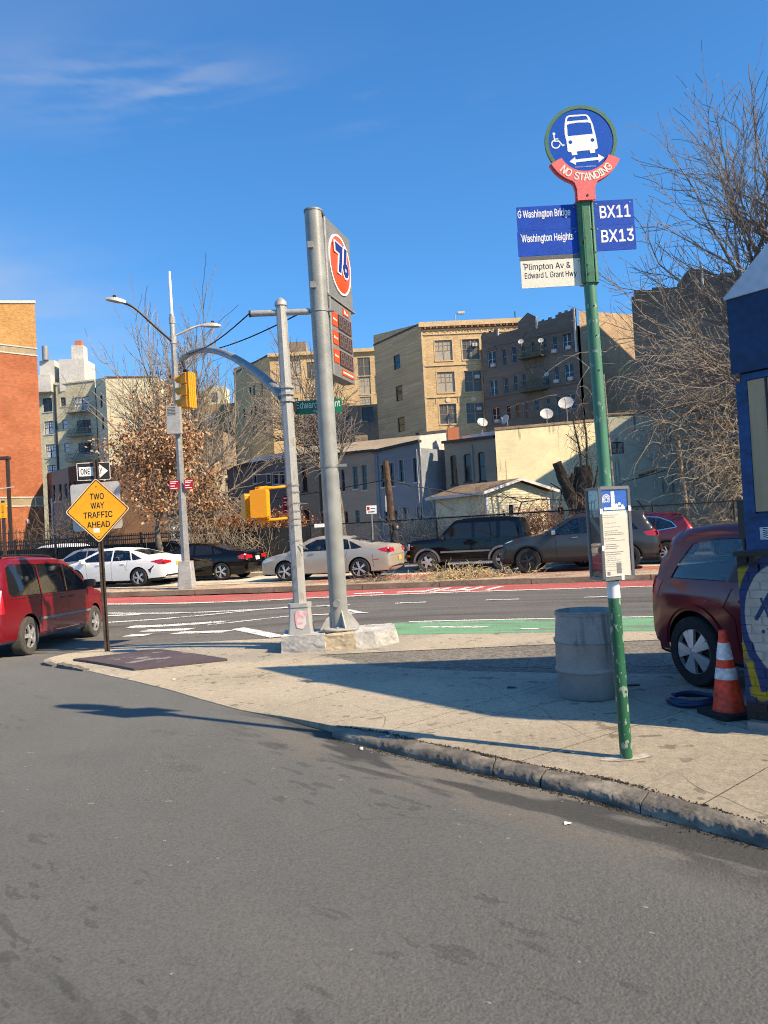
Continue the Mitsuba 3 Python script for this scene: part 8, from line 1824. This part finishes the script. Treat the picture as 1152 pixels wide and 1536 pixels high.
cable('black overhead cable running from the wooden pole past the garage and dead tree', [(-6, 34.5, 3.2), (.19, 33.4, 3.80), (2.53, 34, 3.25), (4.99, 34.4, 2.85), (9.0, 33.2, 2.40), (10.4, 33, 3.12), (14, 33, 4.0), (22, 33, 5.2)], .022, .05)
cable('thin black wire slanting down right from the wooden pole to the garage', [(.25, 33.4, 4.05), (2.1, 34.5, 3.0), (3.4, 36.5, 2.3)], .010, .03)
w = put('cable_joint', tube([(11.0, 32.95, 3.33), (11.75, 32.95, 3.55)], .06, 8), 'wire_black', label='thick black splice case on the cable right of the bus stop pole', cat='cable joint')

# white parking sign on a thin post, far pavement
t = thing('parking_sign', 'small white and red parking sign on a thin post behind the beige saloon', 'sign'); put('post', bar((-.50, 29.9, .15), (-.47, 29.9, 2.45), .05), 'galv', t); k = put('panel', box(-.68, -.28, 29.86, 29.88, 2.28, 2.60), 'sign_white', t)
put('red_mark', box(-.65, -.55, 29.852, 29.86, 2.42, 2.56), 'sign_red', k); put('print_line', cat_(box(-.52, -.34, 29.852, 29.86, 2.47, 2.50), box(-.62, -.36, 29.852, 29.86, 2.34, 2.38)), 'grey_strip', k, kind='stuff')
t = thing('small_plate', 'small white plate on the fence between the two tall poles', 'sign'); put('panel', box(-2.86, -2.42, 31.3, 31.32, 1.88, 2.02), 'sign_white', t)

# person in dark clothes walking along the far pavement
import manifold3d as m3
def chain(js):
    out = []
    for (a, ra), (b, rb_) in js:
        h = m3.Manifold.hull_points(np.vstack([np.array(trimesh.creation.icosphere(2).vertices) * ra + a, np.array(trimesh.creation.icosphere(2).vertices) * rb_ + b])); out.append(h)
    m = m3.Manifold.batch_boolean(out, m3.OpType.Add).refine_to_length(.03); mm = m.to_mesh(); tm = trimesh.Trimesh(mm.vert_properties[:, :3], mm.tri_verts); trimesh.smoothing.filter_taubin(tm, iterations=12); return np.array(tm.vertices), np.array(tm.faces)


mat('skin', (0.42, 0.27, 0.20), 0.6); mat('coat_dark', speck((0.030, 0.030, 0.033), .5, 12, 50), 0.85); mat('trouser_dark', (0.018, 0.019, 0.024), 0.85)
t = thing('person', 'person in a dark hooded coat walking on the far pavement behind the beige saloon', 'person'); pv = lambda x, y, z: np.array([x, y, z], float)
J = dict(pel=pv(0, 0, .90), chest=pv(.03, 0, 1.22), neck=pv(.05, 0, 1.42), head=pv(.09, -.01, 1.54), shl=pv(.03, -.17, 1.34), shr=pv(.03, .17, 1.34), ell=pv(-.05, -.24, 1.08), elr=pv(.06, .23, 1.07), hal=pv(.06, -.22, .86), har=pv(.19, .20, .90),
         hl=pv(0, -.09, .86), hr=pv(0, .09, .86), kl=pv(.12, -.09, .47), kr=pv(-.05, .09, .48), fl=pv(.16, -.09, .07), frr=pv(-.26, .09, .13), tl=pv(.30, -.09, .035), tr=pv(-.12, .09, .04))
O = np.array([.33, 29.6, .18]); put_person = lambda nm, js, m: put(nm, (lambda q: (q[0] + O, q[1]))(chain([((J[a] if isinstance(a, str) else a, ra), (J[b] if isinstance(b, str) else b, rb_)) for a, ra, b, rb_ in js])), m, t, smooth=True)
fing = []
for hnd, dx in (('hal', 1), ('har', 1)):
    for q in range(4): b = J[hnd] + (0.012 * q - .018, 0, -.05); fing.append((b, .010, b + (.012, .004, -.065 + .006 * abs(q - 1)), .008))
    b = J[hnd] + (.03, .0, -.02); fing.append((b, .011, b + (.03, 0, -.04), .009))
put_person('body', [('head', .10, 'neck', .06), ('neck', .06, 'chest', .10), ('chest', .12, 'pel', .12), ('hl', .09, 'kl', .062), ('kl', .06, 'fl', .042), ('fl', .045, 'tl', .035), ('hr', .09, 'kr', .062), ('kr', .06, 'frr', .042), ('frr', .045, 'tr', .035), ('shl', .055, 'ell', .042), ('ell', .042, 'hal', .034), ('shr', .055, 'elr', .042), ('elr', .042, 'har', .034), ('shl', .06, 'shr', .06), (J['head'] + (.095, -.01, .0), .018, J['head'] + (.11, -.01, -.02), .016), ('hal', .036, J['hal'] + (.01, 0, -.06), .030), ('har', .036, J['har'] + (.01, 0, -.06), .030)] + fing, 'skin')
put_person('coat', [('shl', .075, 'shr', .075), ('chest', .16, 'pel', .165), ('pel', .17, pv(.0, 0, .68), .175), ('shl', .078, 'ell', .062), ('ell', .062, J['hal'] + (0, 0, .05), .05), ('shr', .078, 'elr', .062), ('elr', .062, J['har'] + (0, 0, .05), .05)], 'coat_dark')
put_person('hood', [(J['head'] + (-.035, 0, .03), .115, J['head'] + (-.04, 0, -.06), .11), (J['head'] + (-.03, 0, .05), .10, 'neck', .10)], 'coat_dark')
put_person('trousers', [('hl', .105, 'kl', .078), ('kl', .075, J['fl'] + (0, 0, .03), .060), ('hr', .105, 'kr', .078), ('kr', .075, J['frr'] + (.01, 0, .03), .060)], 'trouser_dark')
put_person('shoe', [(J['fl'] + (-.03, 0, -.015), .05, 'tl', .042)], 'black'); put_person('shoe', [(J['frr'] + (-.02, 0, -.02), .05, 'tr', .042)], 'black')

# small litter on the road and pavement
rl = np.random.default_rng(31); bits = []
for i, (x, y, s_) in enumerate(((1.15, 7.55, .05), (2.15, 7.35, .06), (.9, 4.2, .022), (-2.6, 9.2, .025))):
    z = float(zs(x, y)) if y > 5.9 and x + y > 6.6 else 0.0
    put('litter_scrap', (np.array([[x - s_, y - s_ * .4, z + .004], [x + s_ * .8, y - s_ * .5, z + .010], [x + s_, y + s_ * .5, z + .006], [x - s_ * .7, y + s_ * .6, z + .014]]), np.array([[0, 1, 2], [0, 2, 3]])), 'white_paint' if s_ < .05 else 'dirt', label=('dark scrap on the shaded pavement left of the drum', 'dark flat scrap on the shaded pavement between drum and crossover', 'small pale scrap on the road below the bus stop pole', 'small pale scrap on the pavement near the steel plate')[i], cat='litter')
put('tyre_stop', extrude(sbox(2.16, 7.32, 2.33, 7.37), .012, float(zs(2.2, 7.3))), 'black', label='flat black scrap on the shaded pavement left of the maroon crossover', cat='scrap')
